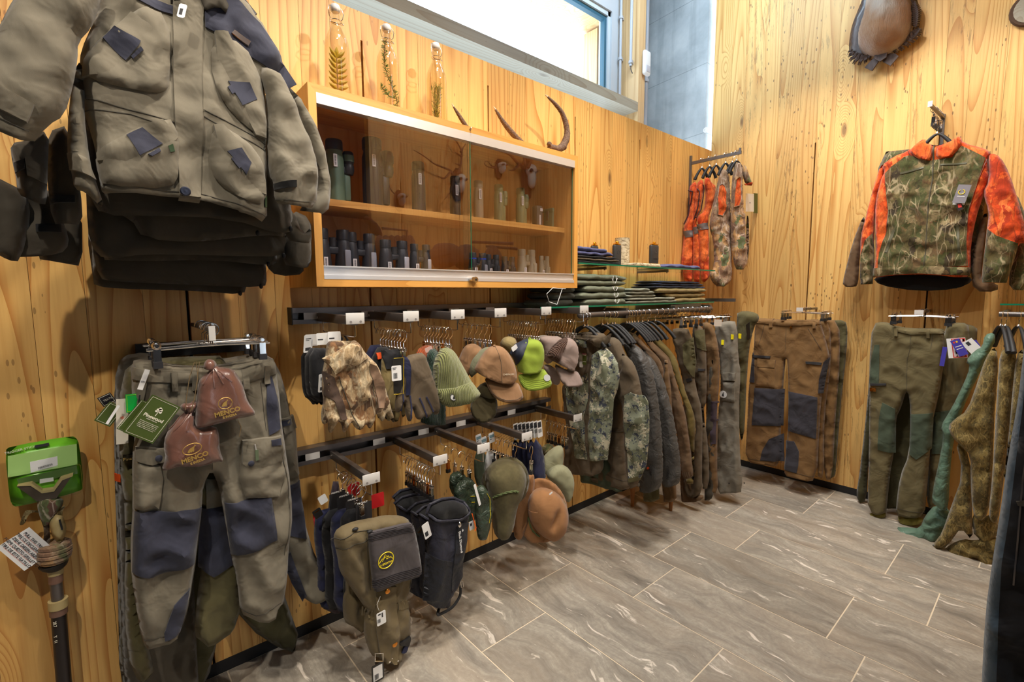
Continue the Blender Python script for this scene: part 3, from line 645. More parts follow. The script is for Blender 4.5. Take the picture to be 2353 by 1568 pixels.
def edist(pts, poly, msk=None):
    A = np.array(poly); B = np.roll(A, -1, 0)
    if msk is not None: A, B = A[msk], B[msk]
    D = B - A; L = (D*D).sum(1) + 1e-12
    t = np.clip(((pts[:, None, :] - A[None]) * D[None]).sum(2) / L, 0, 1)
    q = A[None] + t[..., None]*D[None]; return np.sqrt(((pts[:, None, :] - q)**2).sum(2)).min(1)
def tri(poly, res, rng):
    a = np.array(poly); lo = a.min(0); hi = a.max(0)
    nx = max(2, int((hi[0]-lo[0])/res)+1); ny = max(2, int((hi[1]-lo[1])/(res*.9))+1)
    g = np.array([(lo[0]+(i+.5*(j % 2))*res, lo[1]+j*res*.9) for j in range(ny+1) for i in range(nx+1)])
    g = g[inside(g, poly)]
    if len(g): g = g[edist(g, poly) > res*.55]
    vs = [Vector(p) for p in poly] + [Vector(p) for p in g]; n = len(poly)
    v, e, f, *_ = delaunay_2d_cdt(vs, [(i, (i+1) % n) for i in range(n)], [list(range(n))], 1, 1e-6)
    return np.array([tuple(x) for x in v]), [tuple(x) for x in f]
class Cloth:
    """a soft closed body: an outline in a plane, filled, with rounded edge, folds and thickness"""
    def __init__(s, fr, out, px=True, th=.022, edge=.035, back=.5, amp=.006, fu=14, fv=3, seed=0, smooth=1, creases=(), step=None, tilt=None, offs=None, hem=True):
        if th <= .06: th *= .85; edge *= .68; amp *= 1.25
        s.fr = fr; s.th, s.edge, s.back, s.amp, s.fu, s.fv, s.seed, s.cre = th, edge, back, amp, fu, fv, seed, creases
        o = topx(fr, out, th*.5 if offs is None else offs) if px else list(out)
        s.out = resample(chaikin(o, smooth), step or .02)
        s.ctr = np.array(s.out).mean(0); s.tilt = tilt; s.hem = hem and th <= .06; A = np.array(s.out); B = np.roll(A, -1, 0); D = B - A
        sg = 1 if (A[:, 0]*B[:, 1] - B[:, 0]*A[:, 1]).sum() > 0 else -1; s.side = ~((sg*D[:, 0] > .78*np.sqrt((D*D).sum(1))) & ((A[:, 1] < s.ctr[1]) | (A[:, 1] < A[:, 1].min() + .35*np.ptp(A[:, 1])))) if s.hem else np.ones(len(A), bool)
        if s.side.sum() < 4: s.side[:] = True
    def h(s, P_):
        P_ = np.asarray(P_, float); d = edist(P_, s.out, s.side); d[~inside(P_, s.out) & (edist(P_, s.out) > 1e-4)] = 0
        k = np.clip(d/s.edge, 0, 1); pr = np.sqrt(np.clip(1-(1-k)**2, 0, 1)); z = pr*s.th
        sd = s.seed*7.31
        nz = np.array([noise.noise(Vector((u*s.fu + .6*math.sin(v*5+sd), v*s.fv, sd))) + .45*noise.noise(Vector((u*s.fu*2.1+v*4, v*s.fv*2.6-u*3, sd+9))) for u, v in P_]) if len(P_) else np.zeros(0)
        rg_ = np.array([(.42 - abs(noise.noise(Vector((u*min(s.fu, 15)*.8 + v*6 + sd, v*s.fv*1.3 - u*5, sd*.7))))*2.2) + .5*(.35 - abs(noise.noise(Vector((u*min(s.fu, 15)*1.5 - v*9, v*s.fv*2.2 + u*6, sd+3))))*2.) for u, v in P_]) if len(P_) else np.zeros(0)
        z = z + s.amp*(nz*.7 + rg_*1.1)*(.25+.75*k)
        for (u0, v0, u1, v1, w_, a) in s.cre:   # explicit creases: segment, width, height
            D = np.array((u1-u0, v1-v0)); L = (D*D).sum()+1e-9; t = np.clip(((P_-(u0, v0))*D).sum(1)/L, 0, 1)
            q = np.array((u0, v0))+t[:, None]*D; dd = np.sqrt(((P_-q)**2).sum(1)); z = z + a*np.exp(-(dd/w_)**2)*k*(.3+.7*np.sin(t*PI))
        return z
    def w3(s, P_, z):
        o, u, v, n = s.fr
        if s.tilt: return [o + u*float(a) + v*float(b) + n*(float(c) + s.tilt[0]*(float(a)-s.ctr[0]) + s.tilt[1]*(float(b)-s.ctr[1])) for (a, b), c in zip(P_, z)]
        return [o + u*float(a) + v*float(b) + n*float(c) for (a, b), c in zip(P_, z)]
    def shell(s, name, mat, parent, res=.018, label=None, world=True):
        v, f = tri(s.out, res, None); n = len(v); z = s.h(v); rim = edist(v, s.out) < 1e-5; d = edist(v, s.out, s.side)
        zb = -s.back*(np.sqrt(np.clip(1-(1-np.clip(d/s.edge, 0, 1))**2, 0, 1))*s.th + .0)
        z[rim] = np.where(True, z[rim], 0); zb[rim] = z[rim]
        F = s.w3(v, z); B = s.w3(v, zb); idx = {}; vs = list(F); mp = []
        for i in range(n):
            if rim[i]: mp.append(i)
            else: mp.append(len(vs)); vs.append(B[i])
        fs = list(f) + [tuple(mp[i] for i in t)[::-1] for t in f]
        m = MB(); m.v = vs; m.f = fs
        return obj(name, m, mat, parent, True, world, label, auto=0)
    def patch(s, name, pts, mat, parent, off=.003, px=True, res=.011, smooth=0, label=None, puff=0.):
        off += .0018; p = topx(s.fr, pts, s.th) if px else list(pts); p = resample(chaikin(p, smooth) if smooth else p, res)
        v, f = tri(p, res, None); z0 = s.h(v); z = z0 + off; dd = edist(v, p); rim = dd < 1e-5
        if puff: z = z + puff*np.sqrt(np.clip(1-(1-np.clip(dd/.02, 0, 1))**2, 0, 1))
        vs = s.w3(v, z); n = len(v); fs = list(f)
        low = s.w3(v, z0 - .002); mp = {}
        for i in range(n):
            if rim[i]: mp[i] = len(vs); vs.append(low[i])
        from collections import Counter
        ec = Counter(); 
        for t in f:
            for a, b in zip(t, t[1:]+t[:1]): ec[(a, b)] += 1
        for (a, b) in ec:
            if (b, a) not in ec and a in mp and b in mp: fs.append((b, a, mp[a], mp[b]))
        m = MB(); m.v = vs; m.f = fs
        return obj(name, m, mat, parent, True, True, label, auto=50)
    def line(s, mb, pts, r=.0012, px=True, off=.001, seg=4, closed=False):
        p = topx(s.fr, pts, s.th) if px else list(pts); p = resample(p, .012, closed); z = s.h(np.array(p)) + off
        mb.tube(s.w3(p, z), r, seg, closed=closed); return mb
    def pt(s, px, py, off=.0):
        p = topx(s.fr, [(px, py)], s.th); z = s.h(np.array(p)) + off; return s.w3(p, z)[0]
def root(name, label, cat, pts, group=None):
    xs = [Vector(p) for p in pts]; c = sum(xs, Vector())/len(xs); c.z = min(p.z for p in xs)
    return thing(name, label, cat, c, 0, group)
def rootC(name, label, cat, cl, group=None):
    return root(name, label, cat, cl.w3(cl.out, [0]*len(cl.out)), group)
SEAM = plain('seam thread', lin(70, 66, 58), .8)
def text3d(name, body, mat, loc, u, v, size, parent, align='CENTER', ext=.0006, bold=0):
    cu = bpy.data.curves.new(name, 'FONT'); cu.body = body; cu.size = size; cu.extrude = ext; cu.align_x = align; cu.align_y = 'CENTER'; cu.offset = bold
    o = bpy.data.objects.new(name, cu); C.objects.link(o); u = Vector(u).normalized(); n = u.cross(Vector(v)).normalized(); v = n.cross(u)
    M = Matrix(((u.x, v.x, n.x, 0), (u.y, v.y, n.y, 0), (u.z, v.z, n.z, 0), (0,0,0,1)))
    dg = bpy.context.evaluated_depsgraph_get(); me = bpy.data.meshes.new_from_object(o.evaluated_get(dg)); bpy.data.objects.remove(o); bpy.data.curves.remove(cu)
    L = wloc(parent); me.transform(Matrix.Translation(Vector(loc) - L) @ M); me.materials.clear(); me.materials.append(mat)
    o = bpy.data.objects.new(name, me); C.objects.link(o); o.parent = parent; return o

# ---- hanging hardware
def hook_pts(s=1., side=1):   # classic hanger hook, opening to +u, from stem up
    pts = [(0, 0), (0, .03)]
    for a in range(-60, 200, 20):
        t = math.radians(a); pts.append((.019*math.cos(t)*side, .052 + .019*math.sin(t)))
    return [(a*s, b*s) for a, b in pts]
def hook_mesh(o, u, s=1., r=.0018, side=1, mb=None):
    mb = mb or MB(); o, u = Vector(o), Vector(u); mb.tube([o + u*a + Vector((0, 0, b)) for a, b in hook_pts(s, side)], r, 6); return mb
def clip_mesh(c, u, n, s=1.):       # metal pinch clip: two rings on top, plates down; returns metal, pad
    c, u, n = Vector(c), Vector(u).normalized(), Vector(n).normalized(); z = Vector((0,0,1)); m = MB()
    M = Matrix(((u.x, n.x, 0, c.x), (u.y, n.y, 0, c.y), (u.z, n.z, 1, c.z), (0,0,0,1)))
    for sg in (-1, 1):
        m.box((-.008*s, sg*.003*s, -.03*s), (.008*s, sg*.005*s, .004*s), M)
        m.lathe([(.0085*s, 0), (.0095*s, .0015*s), (.0085*s, .003*s)], M @ Vector((0, sg*.006*s, .013*s)), 12, n, cap=False)
        m.lathe([(.0045*s, 0), (.0045*s, .003*s)], M @ Vector((0, sg*.006*s, .013*s)), 10, n)
    m.tube([M @ Vector((-.007*s, 0, 0)), M @ Vector((.007*s, 0, 0))], .004*s, 8)
    p = MB().box((-.010*s, -.007*s, -.045*s), (.010*s, .007*s, -.028*s), M)
    return m, p
def clip_hanger(lbl, loc, u, width, group=None, hs=1., s=1., clips=(-1, 1), mat=None, drop=.045, hookside=1, link=True):
    """loc = point on the rail; bar hangs below it along u"""
    u = Vector(u).normalized(); n = u.cross(Vector((0,0,1))); L = Vector(loc); t = thing('clip_hanger', lbl, 'hanger', L - Vector((0,0,.12*hs)), 0, group)
    top = L - Vector((0, 0, .069*hs)) ; obj('hook', hook_mesh(top - u*0, u, hs, .0017, hookside), M_CHROME, t, world=True)
    bz = top + Vector((0, 0, 0))
    if width > 0:
        obj('bar', MB().tube([bz - u*width/2, bz - u*width*.1 + Vector((0,0,.004)), bz + u*width*.1 + Vector((0,0,.004)), bz + u*width/2], .0028, 8), M_CHROME, t, world=True)
    for k in clips:
        m, p = clip_mesh(bz + u*(width*.5*k*.86) - Vector((0,0,.002)), u, n, s); c = obj('clip', m, mat or M_CHROME, t, world=True); obj('pad', p, M_RUBBER, c, False, world=True)
    return t
def coat_hanger(lbl, loc, u, width=.42, group=None, drop=.05, mat=None):
    u = Vector(u).normalized(); L = Vector(loc); top = L - Vector((0, 0, .069)); t = thing('coat_hanger', lbl, 'hanger', top - Vector((0,0,.07)), 0, group)
    obj('hook', hook_mesh(top, u, 1., .0019), M_CHROME, t, world=True)
    sp = spline([top + u*(-width/2) - Vector((0,0,.075+width*.12)), top - u*width*.38 - Vector((0,0,.048+width*.08)), top - u*width*.16 - Vector((0,0,.018)), top - Vector((0,0,.004)), top + u*width*.16 - Vector((0,0,.018)), top + u*width*.38 - Vector((0,0,.048+width*.08)), top + u*width/2 - Vector((0,0,.075+width*.12))], 4)
    obj('shoulders', MB().tube(sp, [.0055 + .006*abs(math.sin((i/len(sp)-.5)*PI)) for i in range(len(sp))], 10), mat or M_BLACK, t, world=True)
    obj('collar_nut', MB().lathe([(.006, -.006), (.009, 0), (.006, .008)], top, 10), M_CHROME, t, world=True)
    return t
def swing_tag(lbl, c, u, v, wd, h, mat=None, parent=None, prints=(), cord=None, name='price_tag'):
    """thin card; a part when parent is given, else a thing"""
    c, u, v = Vector(c), Vector(u).normalized(), Vector(v).normalized(); n = u.cross(v); mat = mat or STICK
    r = .003; poly = [(-wd/2+r, -h/2), (wd/2-r, -h/2), (wd/2, -h/2+r), (wd/2, h/2-r), (wd/2-r, h/2), (-wd/2+r, h/2), (-wd/2, h/2-r), (-wd/2, -h/2+r)]
    if parent is None: t = thing(name, lbl, 'tag', c - v*h/2); L = t
    else: L = parent
    card = obj('card' if parent is None else name, MB().prism(poly, c, u, v, n, .0012), mat, L, False, True, label=(lbl if parent is not None else None))
    for (a, b, cc, d, m_) in prints:
        if parent is None or True: obj('print', MB().prism([((a-.5)*wd, (.5-d)*h), ((cc-.5)*wd, (.5-d)*h), ((cc-.5)*wd, (.5-b)*h), ((a-.5)*wd, (.5-b)*h)], c + n*.0012, u, v, n, .0004), m_, card if parent is None else card, False, True)
    if cord: obj('cord', MB().tube([Vector(p) for p in cord], .0007, 4), INK, L if parent is None else card, True, True)
    return card
def barcode(mb_parent, c, u, v, wd, h):
    m = MB(); n = Vector(u).cross(Vector(v)); rr = random.Random(2); x = -wd/2
    while x < wd/2 - .001:
        b = rr.choice((.0005, .0009)); m.prism([(x, -h/2), (x+b, -h/2), (x+b, h/2), (x, h/2)], Vector(c), u, v, n, .0003); x += b + rr.choice((.0006, .001))
    o = obj('barcode', m, INK, mb_parent, False, True); o['kind'] = 'stuff'; return o
# ------------------------------------------------------------------ stack of canvas jackets at the left
yJ = -.43
body = [(300,-95),(395,-60),(470,-60),(545,-30),(600,35),(632,92),(655,140),(612,180),(618,250),(620,312),(616,400),(617,437),(618,512),(570,496),(536,482),(464,462),(411,456),(330,448),(260,446),(235,441),(231,425),(223,379),(219,339),(205,290),(192,250),(190,214),(182,150),(185,110),(215,40),(240,-40)]
J = Cloth(frA(yJ), body, th=.045, edge=.06, back=.35, amp=.011, fu=9, fv=5, seed=1)
t = rootC('canvas_jacket', 'grey olive canvas jacket with navy patches, front one of the stack at the left', 'jacket', J, None)
J.shell('body', F_GREY, t, .013)
J.patch('placket', [(398,-50),(398,120),(400,250),(408,360),(414,456),(463,462),(464,330),(462,180),(466,60),(470,-50)], F_GREY, t, .005, smooth=0)
J.patch('yoke', [(470,32),(480,-20),(545,5),(600,52),(640,105),(668,150),(690,185),(664,198),(612,150),(560,118),(520,90),(472,62)], F_NAVY, t, .003, label='navy right shoulder yoke')
J.patch('yoke', [(300,-40),(398,12),(398,30),(350,12),(310,0)], F_NAVY, t, .003, label='navy left shoulder yoke')
def pocket(pts, flap, patch_, tab, seed):
    J.patch('pocket', pts, F_GREY, t, .004, puff=.010, smooth=1)
    f = J.patch('pocket_flap', flap, F_GREY, t, .013, puff=.003); J.patch('flap_patch', patch_, F_NAVY, f, .0175)
    J.patch('flap_tab', tab, F_NAVY, f, .019)
pocket([(195,120),(320,10),(388,30),(392,190),(375,216),(330,214),(190,180)], [(190,138),(262,68),(300,30),(357,65),(352,78),(300,120),(255,175),(236,177),(188,172)], [(236,92),(262,68),(322,102),(318,112),(288,144)], [(300,136),(322,116),(328,124),(305,142)], 1)
pocket([(218,350),(330,285),(410,275),(412,400),(395,432),(240,428),(224,390)], [(221,347),(330,290),(372,278),(408,318),(402,326),(330,362),(288,378),(224,366)], [(290,314),(326,297),(372,334),(320,363)], [(338,360),(364,344),(368,352),(348,364)], 2)
pocket([(486,85),(560,100),(600,170),(612,250),(610,320),(560,290),(515,240),(488,190)], [(492,75),(520,80),(545,120),(585,190),(612,280),(612,318),(585,312),(555,250),(520,180),(500,140)], [(522,190),(570,195),(588,232),(553,248)], [(520,205),(530,222),(536,218),(528,200)], 3)
pocket([(488,290),(530,300),(590,350),(612,400),(612,470),(560,462),(500,420),(478,370)], [(488,290),(510,290),(560,345),(610,420),(612,448),(590,442),(540,390),(500,340)], [(518,352),(550,345),(573,378),(562,405)], [(526,370),(545,392),(549,388),(530,366)], 4)
m = MB()
for l in ([(236,422),(330,432),(411,440)], [(464,444),(540,466),(616,496)], [(196,222),(290,250),(400,282)], [(192,246),(300,262),(405,302)], [(466,255),(540,290),(612,330)], [(468,270),(540,310),(612,345)], [(405,-20),(405,120),(408,250),(416,370),(420,450)], [(458,0),(458,170),(457,330),(457,455)]): J.line(m, l, .0011)
obj('seams', m, SEAM, t, world=True)['kind'] = 'stuff'
b = J.pt(425, 441, .006); bt = obj('snap_button', MB().lathe([(.011, 0), (.012, .003), (.009, .006), (.005, .0055), (.001, .0065)], b, 20, NA), plain('gunmetal snap', lin(60, 64, 80), .35, .6), t, world=True)
lb = J.patch('badge', [(530,80),(537,73),(575,98),(570,107)], plain('leather badge', lin(96, 84, 80), .6), t, .008); 
m = MB(); J.line(m, [(532,82),(539,76),(572,98),(568,104)], .0008, off=.009, closed=True); obj('badge_border', m, M_COPPER, lb, world=True)
J.patch('side_label', [(611,449),(617,449),(617,475),(611,475)], plain('green woven label', lin(60, 84, 56), .7), t, .004)
J.patch('side_label', [(384,340),(395,336),(400,352),(390,354)], plain('green woven label', lin(60, 84, 56), .7), t, .016)
# collar
CL = Cloth(frA(yJ - .03), [(390,-80),(470,-90),(545,-60),(556,18),(520,38),(500,18),(470,30),(440,-10),(395,30)], th=.03, edge=.03, amp=.008, fu=20, fv=12, seed=4)
CL.shell('collar', F_GREYD, t, .014)
swing_tag('white price tag at the collar', P(418, 25, 'y', yJ - .085), (1, 0, .1), (.25, 0, 1), .016, .034, parent=t, prints=((.2, .35, .6, .8, INK),))
def sleeve(owner, pts, y, mat, seed=0, th=.045, cuff=None, velcro=None, tabp=None, name='sleeve', edge=.05, seams=()):
    S = Cloth(frA(y), pts, th=th, edge=edge, back=.7, amp=.012, fu=11, fv=7, seed=seed)
    s_ = S.shell(name, mat, owner, .014)
    if cuff: S.patch('cuff', cuff, mat, s_, .006, puff=.003)
    if velcro: S.patch('velcro_strip', velcro, LINING, s_, .008)
    if tabp: S.patch('cuff_tab', tabp, mat, s_, .010, puff=.002)
    if seams:
        m = MB()
        for l in seams: S.line(m, l)
        obj('seams', m, SEAM, s_, world=True)['kind'] = 'stuff'
    return S
sleeve(t, [(60,-60),(240,-60),(232,-10),(212,55),(178,88),(178,130),(168,190),(146,262),(110,282),(68,333),(0,306),(-60,270),(-70,160),(-10,60),(20,0)], -.50, F_GREY, 2, tabp=[(-30,218),(0,200),(80,243),(72,262),(62,282),(0,252)], seams=([(-20,262),(0,270),(66,300)],))
sleeve(t, [(598,150),(625,150),(655,172),(672,205),(700,280),(730,345),(738,400),(731,478),(690,476),(648,470),(634,458),(633,415),(622,400),(617,300),(622,240)], -.46, F_GREY, 3, velcro=[(636,418),(678,416),(680,431),(638,433)], seams=([(640,455),(690,462),(730,462)],))
# jackets behind: bodies drop lower, each a thing of its own with two sleeves
hems = [  # hem left, hem right, hem z-drop pixels
 (-.37, [(186,200),(618,150),(668,470),(676,530),(640,540),(520,505),(330,498),(240,500),(205,440)], 'behind the front one, its inside hem showing'),
 (-.32, [(190,300),(640,300),(668,545),(600,540),(450,558),(330,552),(300,500),(200,480)], 'third from the front'),
 (-.27, [(196,300),(640,300),(668,560),(660,592),(470,588),(330,585),(240,600),(205,560),(198,470)], 'fourth from the front'),
 (-.22, [(200,300),(620,300),(640,600),(625,612),(470,598),(300,602),(220,596)], 'fifth from the front'),
 (-.16, [(205,300),(600,300),(614,640),(608,662),(440,655),(260,648),(226,640),(210,560)], 'sixth from the front'),
 (-.10, [(200,300),(560,300),(568,655),(560,678),(440,668),(250,664),(204,650)], 'rearmost, against the wall')]
JT = []
for i, (y, pts, w_) in enumerate(hems):
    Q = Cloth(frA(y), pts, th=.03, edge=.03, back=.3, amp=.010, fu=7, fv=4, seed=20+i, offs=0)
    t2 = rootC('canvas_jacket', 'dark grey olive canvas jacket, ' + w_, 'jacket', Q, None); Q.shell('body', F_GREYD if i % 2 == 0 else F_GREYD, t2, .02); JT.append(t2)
    lo = sorted(pts, key=lambda p: -p[1])[:1][0]
    m, p_ = MB(), None
    c = P(pts[3][0] - 8, pts[3][1] - 4, 'y', y - .03); obj('cord_lock', MB().ell((c.x, c.y, c.z), (.006, .006, .009), 10, 6), M_BLACK, t2, world=True)
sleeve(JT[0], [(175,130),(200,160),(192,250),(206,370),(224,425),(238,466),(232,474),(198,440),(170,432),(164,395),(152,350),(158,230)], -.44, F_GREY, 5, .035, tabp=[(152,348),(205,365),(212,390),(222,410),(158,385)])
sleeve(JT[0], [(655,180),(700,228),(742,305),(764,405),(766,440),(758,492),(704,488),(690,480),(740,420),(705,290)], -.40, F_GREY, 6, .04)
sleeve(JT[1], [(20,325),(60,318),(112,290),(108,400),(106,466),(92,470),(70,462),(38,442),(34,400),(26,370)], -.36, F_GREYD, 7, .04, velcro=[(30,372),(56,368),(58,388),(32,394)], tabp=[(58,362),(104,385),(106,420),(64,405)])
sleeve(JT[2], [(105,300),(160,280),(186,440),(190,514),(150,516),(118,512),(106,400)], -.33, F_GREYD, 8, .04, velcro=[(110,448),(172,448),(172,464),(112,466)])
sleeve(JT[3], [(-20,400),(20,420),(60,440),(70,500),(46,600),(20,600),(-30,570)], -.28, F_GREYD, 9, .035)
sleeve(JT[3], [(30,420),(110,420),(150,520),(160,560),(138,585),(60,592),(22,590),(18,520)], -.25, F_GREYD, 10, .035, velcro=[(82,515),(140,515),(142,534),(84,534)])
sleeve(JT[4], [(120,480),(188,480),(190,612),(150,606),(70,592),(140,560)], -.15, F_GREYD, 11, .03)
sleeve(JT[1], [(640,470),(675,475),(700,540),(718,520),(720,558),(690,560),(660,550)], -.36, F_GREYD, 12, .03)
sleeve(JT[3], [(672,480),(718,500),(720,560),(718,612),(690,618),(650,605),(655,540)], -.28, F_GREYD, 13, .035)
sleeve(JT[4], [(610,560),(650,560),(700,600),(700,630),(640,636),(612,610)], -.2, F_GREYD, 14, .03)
# arm that carries the jackets (above the frame) and hangers
t = thing('faceout_peg', 'dark steel arm above the frame carrying the stack of canvas jackets', 'arm', (-3.63, -.25, 2.33)); obj('bar', MB().box((-.012, -.25, -.01), (.012, .245, .01)), M_DARKMETAL, t, False); obj('bracket', MB().box((-.02, .24, -.05), (.02, .249, .05)), M_DARKMETAL, t, False)
for i, (y, w_) in enumerate(((-.43, 'front'), (-.37, 'second'), (-.32, 'third'), (-.27, 'fourth'), (-.22, 'fifth'), (-.16, 'sixth'), (-.10, 'rearmost'))):
    coat_hanger('black coat hanger inside the %s canvas jacket at the left' % w_, (-3.63, y, 2.35), (1, 0, 0), .34, None)

# ------------------------------------------------------------------ trousers stack at the left
PT = [ # (y, outline, material, label)
 (-.06, [(262,860),(300,830),(600,820),(640,850),(660,1000),(700,1200),(640,1330),(700,1500),(610,1480),(520,1380),(470,1600),(340,1700),(275,1600),(270,1300),(262,1050)], F_DARKO, 'dark olive trousers at the back of the left stack, long hems showing below'),
 (-.12, [(266,835),(300,810),(380,815),(420,900),(440,1200),(450,1440),(460,1640),(370,1720),(285,1620),(275,1300),(270,1100),(262,960)], F_GREYD, 'grey work trousers with an orange side badge, second from the back of the left stack'),
 (-.15, [(480,830),(600,810),(636,830),(665,930),(690,1120),(707,1240),(760,1350),(757,1365),(708,1387),(676,1340),(640,1250),(560,1200),(500,1100)], F_GREY, 'grey trousers with wide right leg and navy side stripe, mid stack'),
 (-.20, [(276,860),(320,824),(560,815),(560,1100),(560,1200),(553,1300),(552,1436),(500,1468),(465,1476),(445,1461),(452,1380),(470,1250),(462,1150),(420,1130),(330,1120),(310,1250),(330,1440),(345,1500),(356,1560),(300,1560),(284,1400),(290,1200),(272,1050)], F_OLV, 'olive trousers with a woven waist badge, just behind the front pair'),
]
TR = []
for i, (y, pts, mt, lb) in enumerate(PT):
    Q = Cloth(frA(y), pts, th=.03, edge=.03, back=.2, amp=.012, fu=10, fv=4, seed=40+i, offs=0); t2 = rootC('trousers', lb, 'trousers', Q); Q.shell('legs', mt, t2, .018); TR.append((Q, t2))
TR[1][0].patch('orange_badge', [(263,1093),(277,1093),(277,1110),(264,1110)], ORNG, TR[1][1], .004)
TR[2][0].patch('side_stripe', [(655,1120),(690,1105),(705,1240),(665,1230)], F_NAVY, TR[2][1], .003); TR[2][0].patch('side_stripe', [(652,1290),(668,1270),(705,1370),(700,1390),(676,1350)], F_NAVY, TR[2][1], .003); TR[2][0].patch('cargo_pocket', [(645,985),(682,975),(690,1090),(655,1105)], F_GREY, TR[2][1], .006, puff=.006)
fl = TR[2][0].patch('pocket_flap', [(642,962),(676,955),(684,985),(650,996)], F_GREY, TR[2][1], .014); TR[2][0].patch('flap_trim', [(643,966),(664,960),(667,972),(646,978)], F_NAVY, fl, .016)
TR[3][0].patch('knee_patch', [(460,1172),(520,1162),(545,1290),(490,1325),(458,1310)], F_NAVY, TR[3][1], .004, puff=.004); TR[3][0].patch('leg_panel', [(470,1100),(515,1100),(528,1240),(500,1280),(475,1180)], F_GREY, TR[3][1], .003)  # lighter grey panel set on the olive leg
bdg = TR[3][0].patch('waist_badge', [(282,1046),(328,1046),(328,1060),(282,1060)], plain('dark woven badge', lin(52, 48, 30), .7), TR[3][1], .012); 
text3d('lettering', 'Pinewood', plain('gold thread', lin(190, 160, 90), .5), P(307, 1053, 'y', -.246), (1,0,0), (0,0,1), .0115, bdg)
yP = -.27
front = [(300,832),(330,826),(420,842),(500,842),(560,828),(604,812),(634,828),(640,862),(648,935),(652,985),(668,1090),(678,1180),(668,1260),(660,1380),(650,1400),(625,1424),(585,1432),(555,1418),(548,1340),(535,1290),(520,1200),(505,1120),(488,1082),(470,1120),(466,1176),(450,1300),(436,1392),(418,1456),(404,1468),(345,1496),(331,1497),(318,1430),(302,1331),(300,1250),(306,1176),(304,1054),(312,1000),(305,930)]
Q = Cloth(frA(yP), front, th=.042, edge=.045, back=.3, amp=.012, fu=10, fv=5, seed=51)
t = rootC('trousers', 'grey canvas trousers with navy knee patches, front pair of the left stack', 'trousers', Q); Q.shell('legs', F_GREY, t, .013)
Q.patch('waistband', [(302,846),(420,856),(500,856),(560,842),(634,828),(640,860),(560,880),(500,884),(400,880),(304,874)], F_GREY, t, .004, puff=.004)
Q.patch('knee_patch', [(310,1180),(466,1172),(456,1240),(448,1298),(352,1328),(304,1322),(306,1250)], F_NAVY, t, .004, puff=.006, label='navy left knee patch')
Q.patch('knee_patch', [(518,1160),(622,1140),(630,1180),(636,1240),(600,1262),(536,1284),(528,1230)], F_NAVY, t, .004, puff=.006, label='navy right knee patch')
Q.patch('hem_patch', [(437,1355),(430,1400),(415,1458),(380,1478),(378,1460),(400,1390)], F_NAVY, t, .003, label='navy hem patch')
Q.patch('side_panel', [(616,862),(628,868),(642,940),(645,985),(618,1000),(612,930)], F_NAVY, t, .003, label='navy side panel')
cp = Q.patch('cargo_pocket', [(556,1045),(646,1035),(656,1090),(640,1140),(566,1146),(550,1100)], F_GREY, t, .006, puff=.010)
fl = Q.patch('pocket_flap', [(556,1012),(645,1000),(648,1062),(575,1078),(556,1065)], F_GREY, t, .016, puff=.003); c = Q.pt(574, 1062, .021); obj('snap_button', MB().lathe([(.009, 0), (.009, .003), (.005, .005)], c, 16, NA), F_NAVY, fl, world=True)
Q.patch('flap_trim', [(618,1008),(641,1004),(642,1018),(620,1022)], F_NAVY, fl, .021)
cp = Q.patch('cargo_pocket', [(308,1060),(368,1068),(375,1100),(366,1172),(308,1172)], F_GREY, t, .006, puff=.010)
fl = Q.patch('pocket_flap', [(312,1030),(378,1028),(376,1058),(350,1068),(314,1060)], F_GREY, t, .016, puff=.003); c = Q.pt(364, 1050, .021); obj('snap_button', MB().lathe([(.009, 0), (.009, .003), (.005, .005)], c, 16, NA), F_NAVY, fl, world=True)
for k, (a, b) in enumerate(((392,862),(440,860),(555,856),(606,846))):
    Q.patch('belt_loop', [(a,b-6),(a+14,b-6),(a+17,b+36),(a+3,b+38)], F_GREY, t, .010, res=.01)
m = MB()
for l in ([(466,1180),(452,1300),(438,1392),(420,1456)], [(332,1482),(380,1468),(416,1448)], [(556,1408),(590,1420),(648,1390)], [(640,1000),(662,1100),(670,1180),(656,1280)], [(340,880),(326,960)], [(600,880),(612,990)], [(500,884),(492,960),(488,1080)], [(350,1180),(352,1326)], [(560,1155),(566,1272)]): Q.line(m, l, .001)
obj('seams', m, SEAM, t, world=True)['kind'] = 'stuff'
c = Q.pt(582, 1018, .024); z_ = obj('zip_pull', MB().tube([c, c + Vector((.002, 0, -.02))], .0018, 6), M_ALU, t, world=True); obj('pull_tape', MB().box(c + Vector((-.001, -.002, -.052)), c + Vector((.008, 0, -.018))), plain('green pull tape', lin(90, 104, 78), .6), z_, False, world=True)
# arm, hangers
t = thing('faceout_peg', 'short steel arm on the wall carrying the left trousers stack', 'arm', (-3.60, 0, 1.30)); obj('bar', MB().rbox((-.006, -.36, -.006), (.006, -.001, .006), .002), M_DARKMETAL, t); obj('end_stop', MB().box((-.008, -.366, -.03), (.008, -.358, .012)), M_PLATE, t, False); obj('wall_rail', MB().box((-.16, -.04, -.10), (.2, -.001, -.055)), M_BLACK, t, False)
for i, y in enumerate((-.33, -.30, -.27, -.24, -.20, -.15)):
    u = Vector((1, (.0, -.06, .10, .16, -.1, .04)[i], (.0, .02, .0, .03, .0, .0)[i]))
    clip_hanger('chrome clip hanger, %s from the front of the left trousers stack' % ('first', 'second', 'third', 'fourth', 'fifth', 'last')[i], (-3.60, y - .03, 1.318), u, .30, hs=.95, s=1.05)
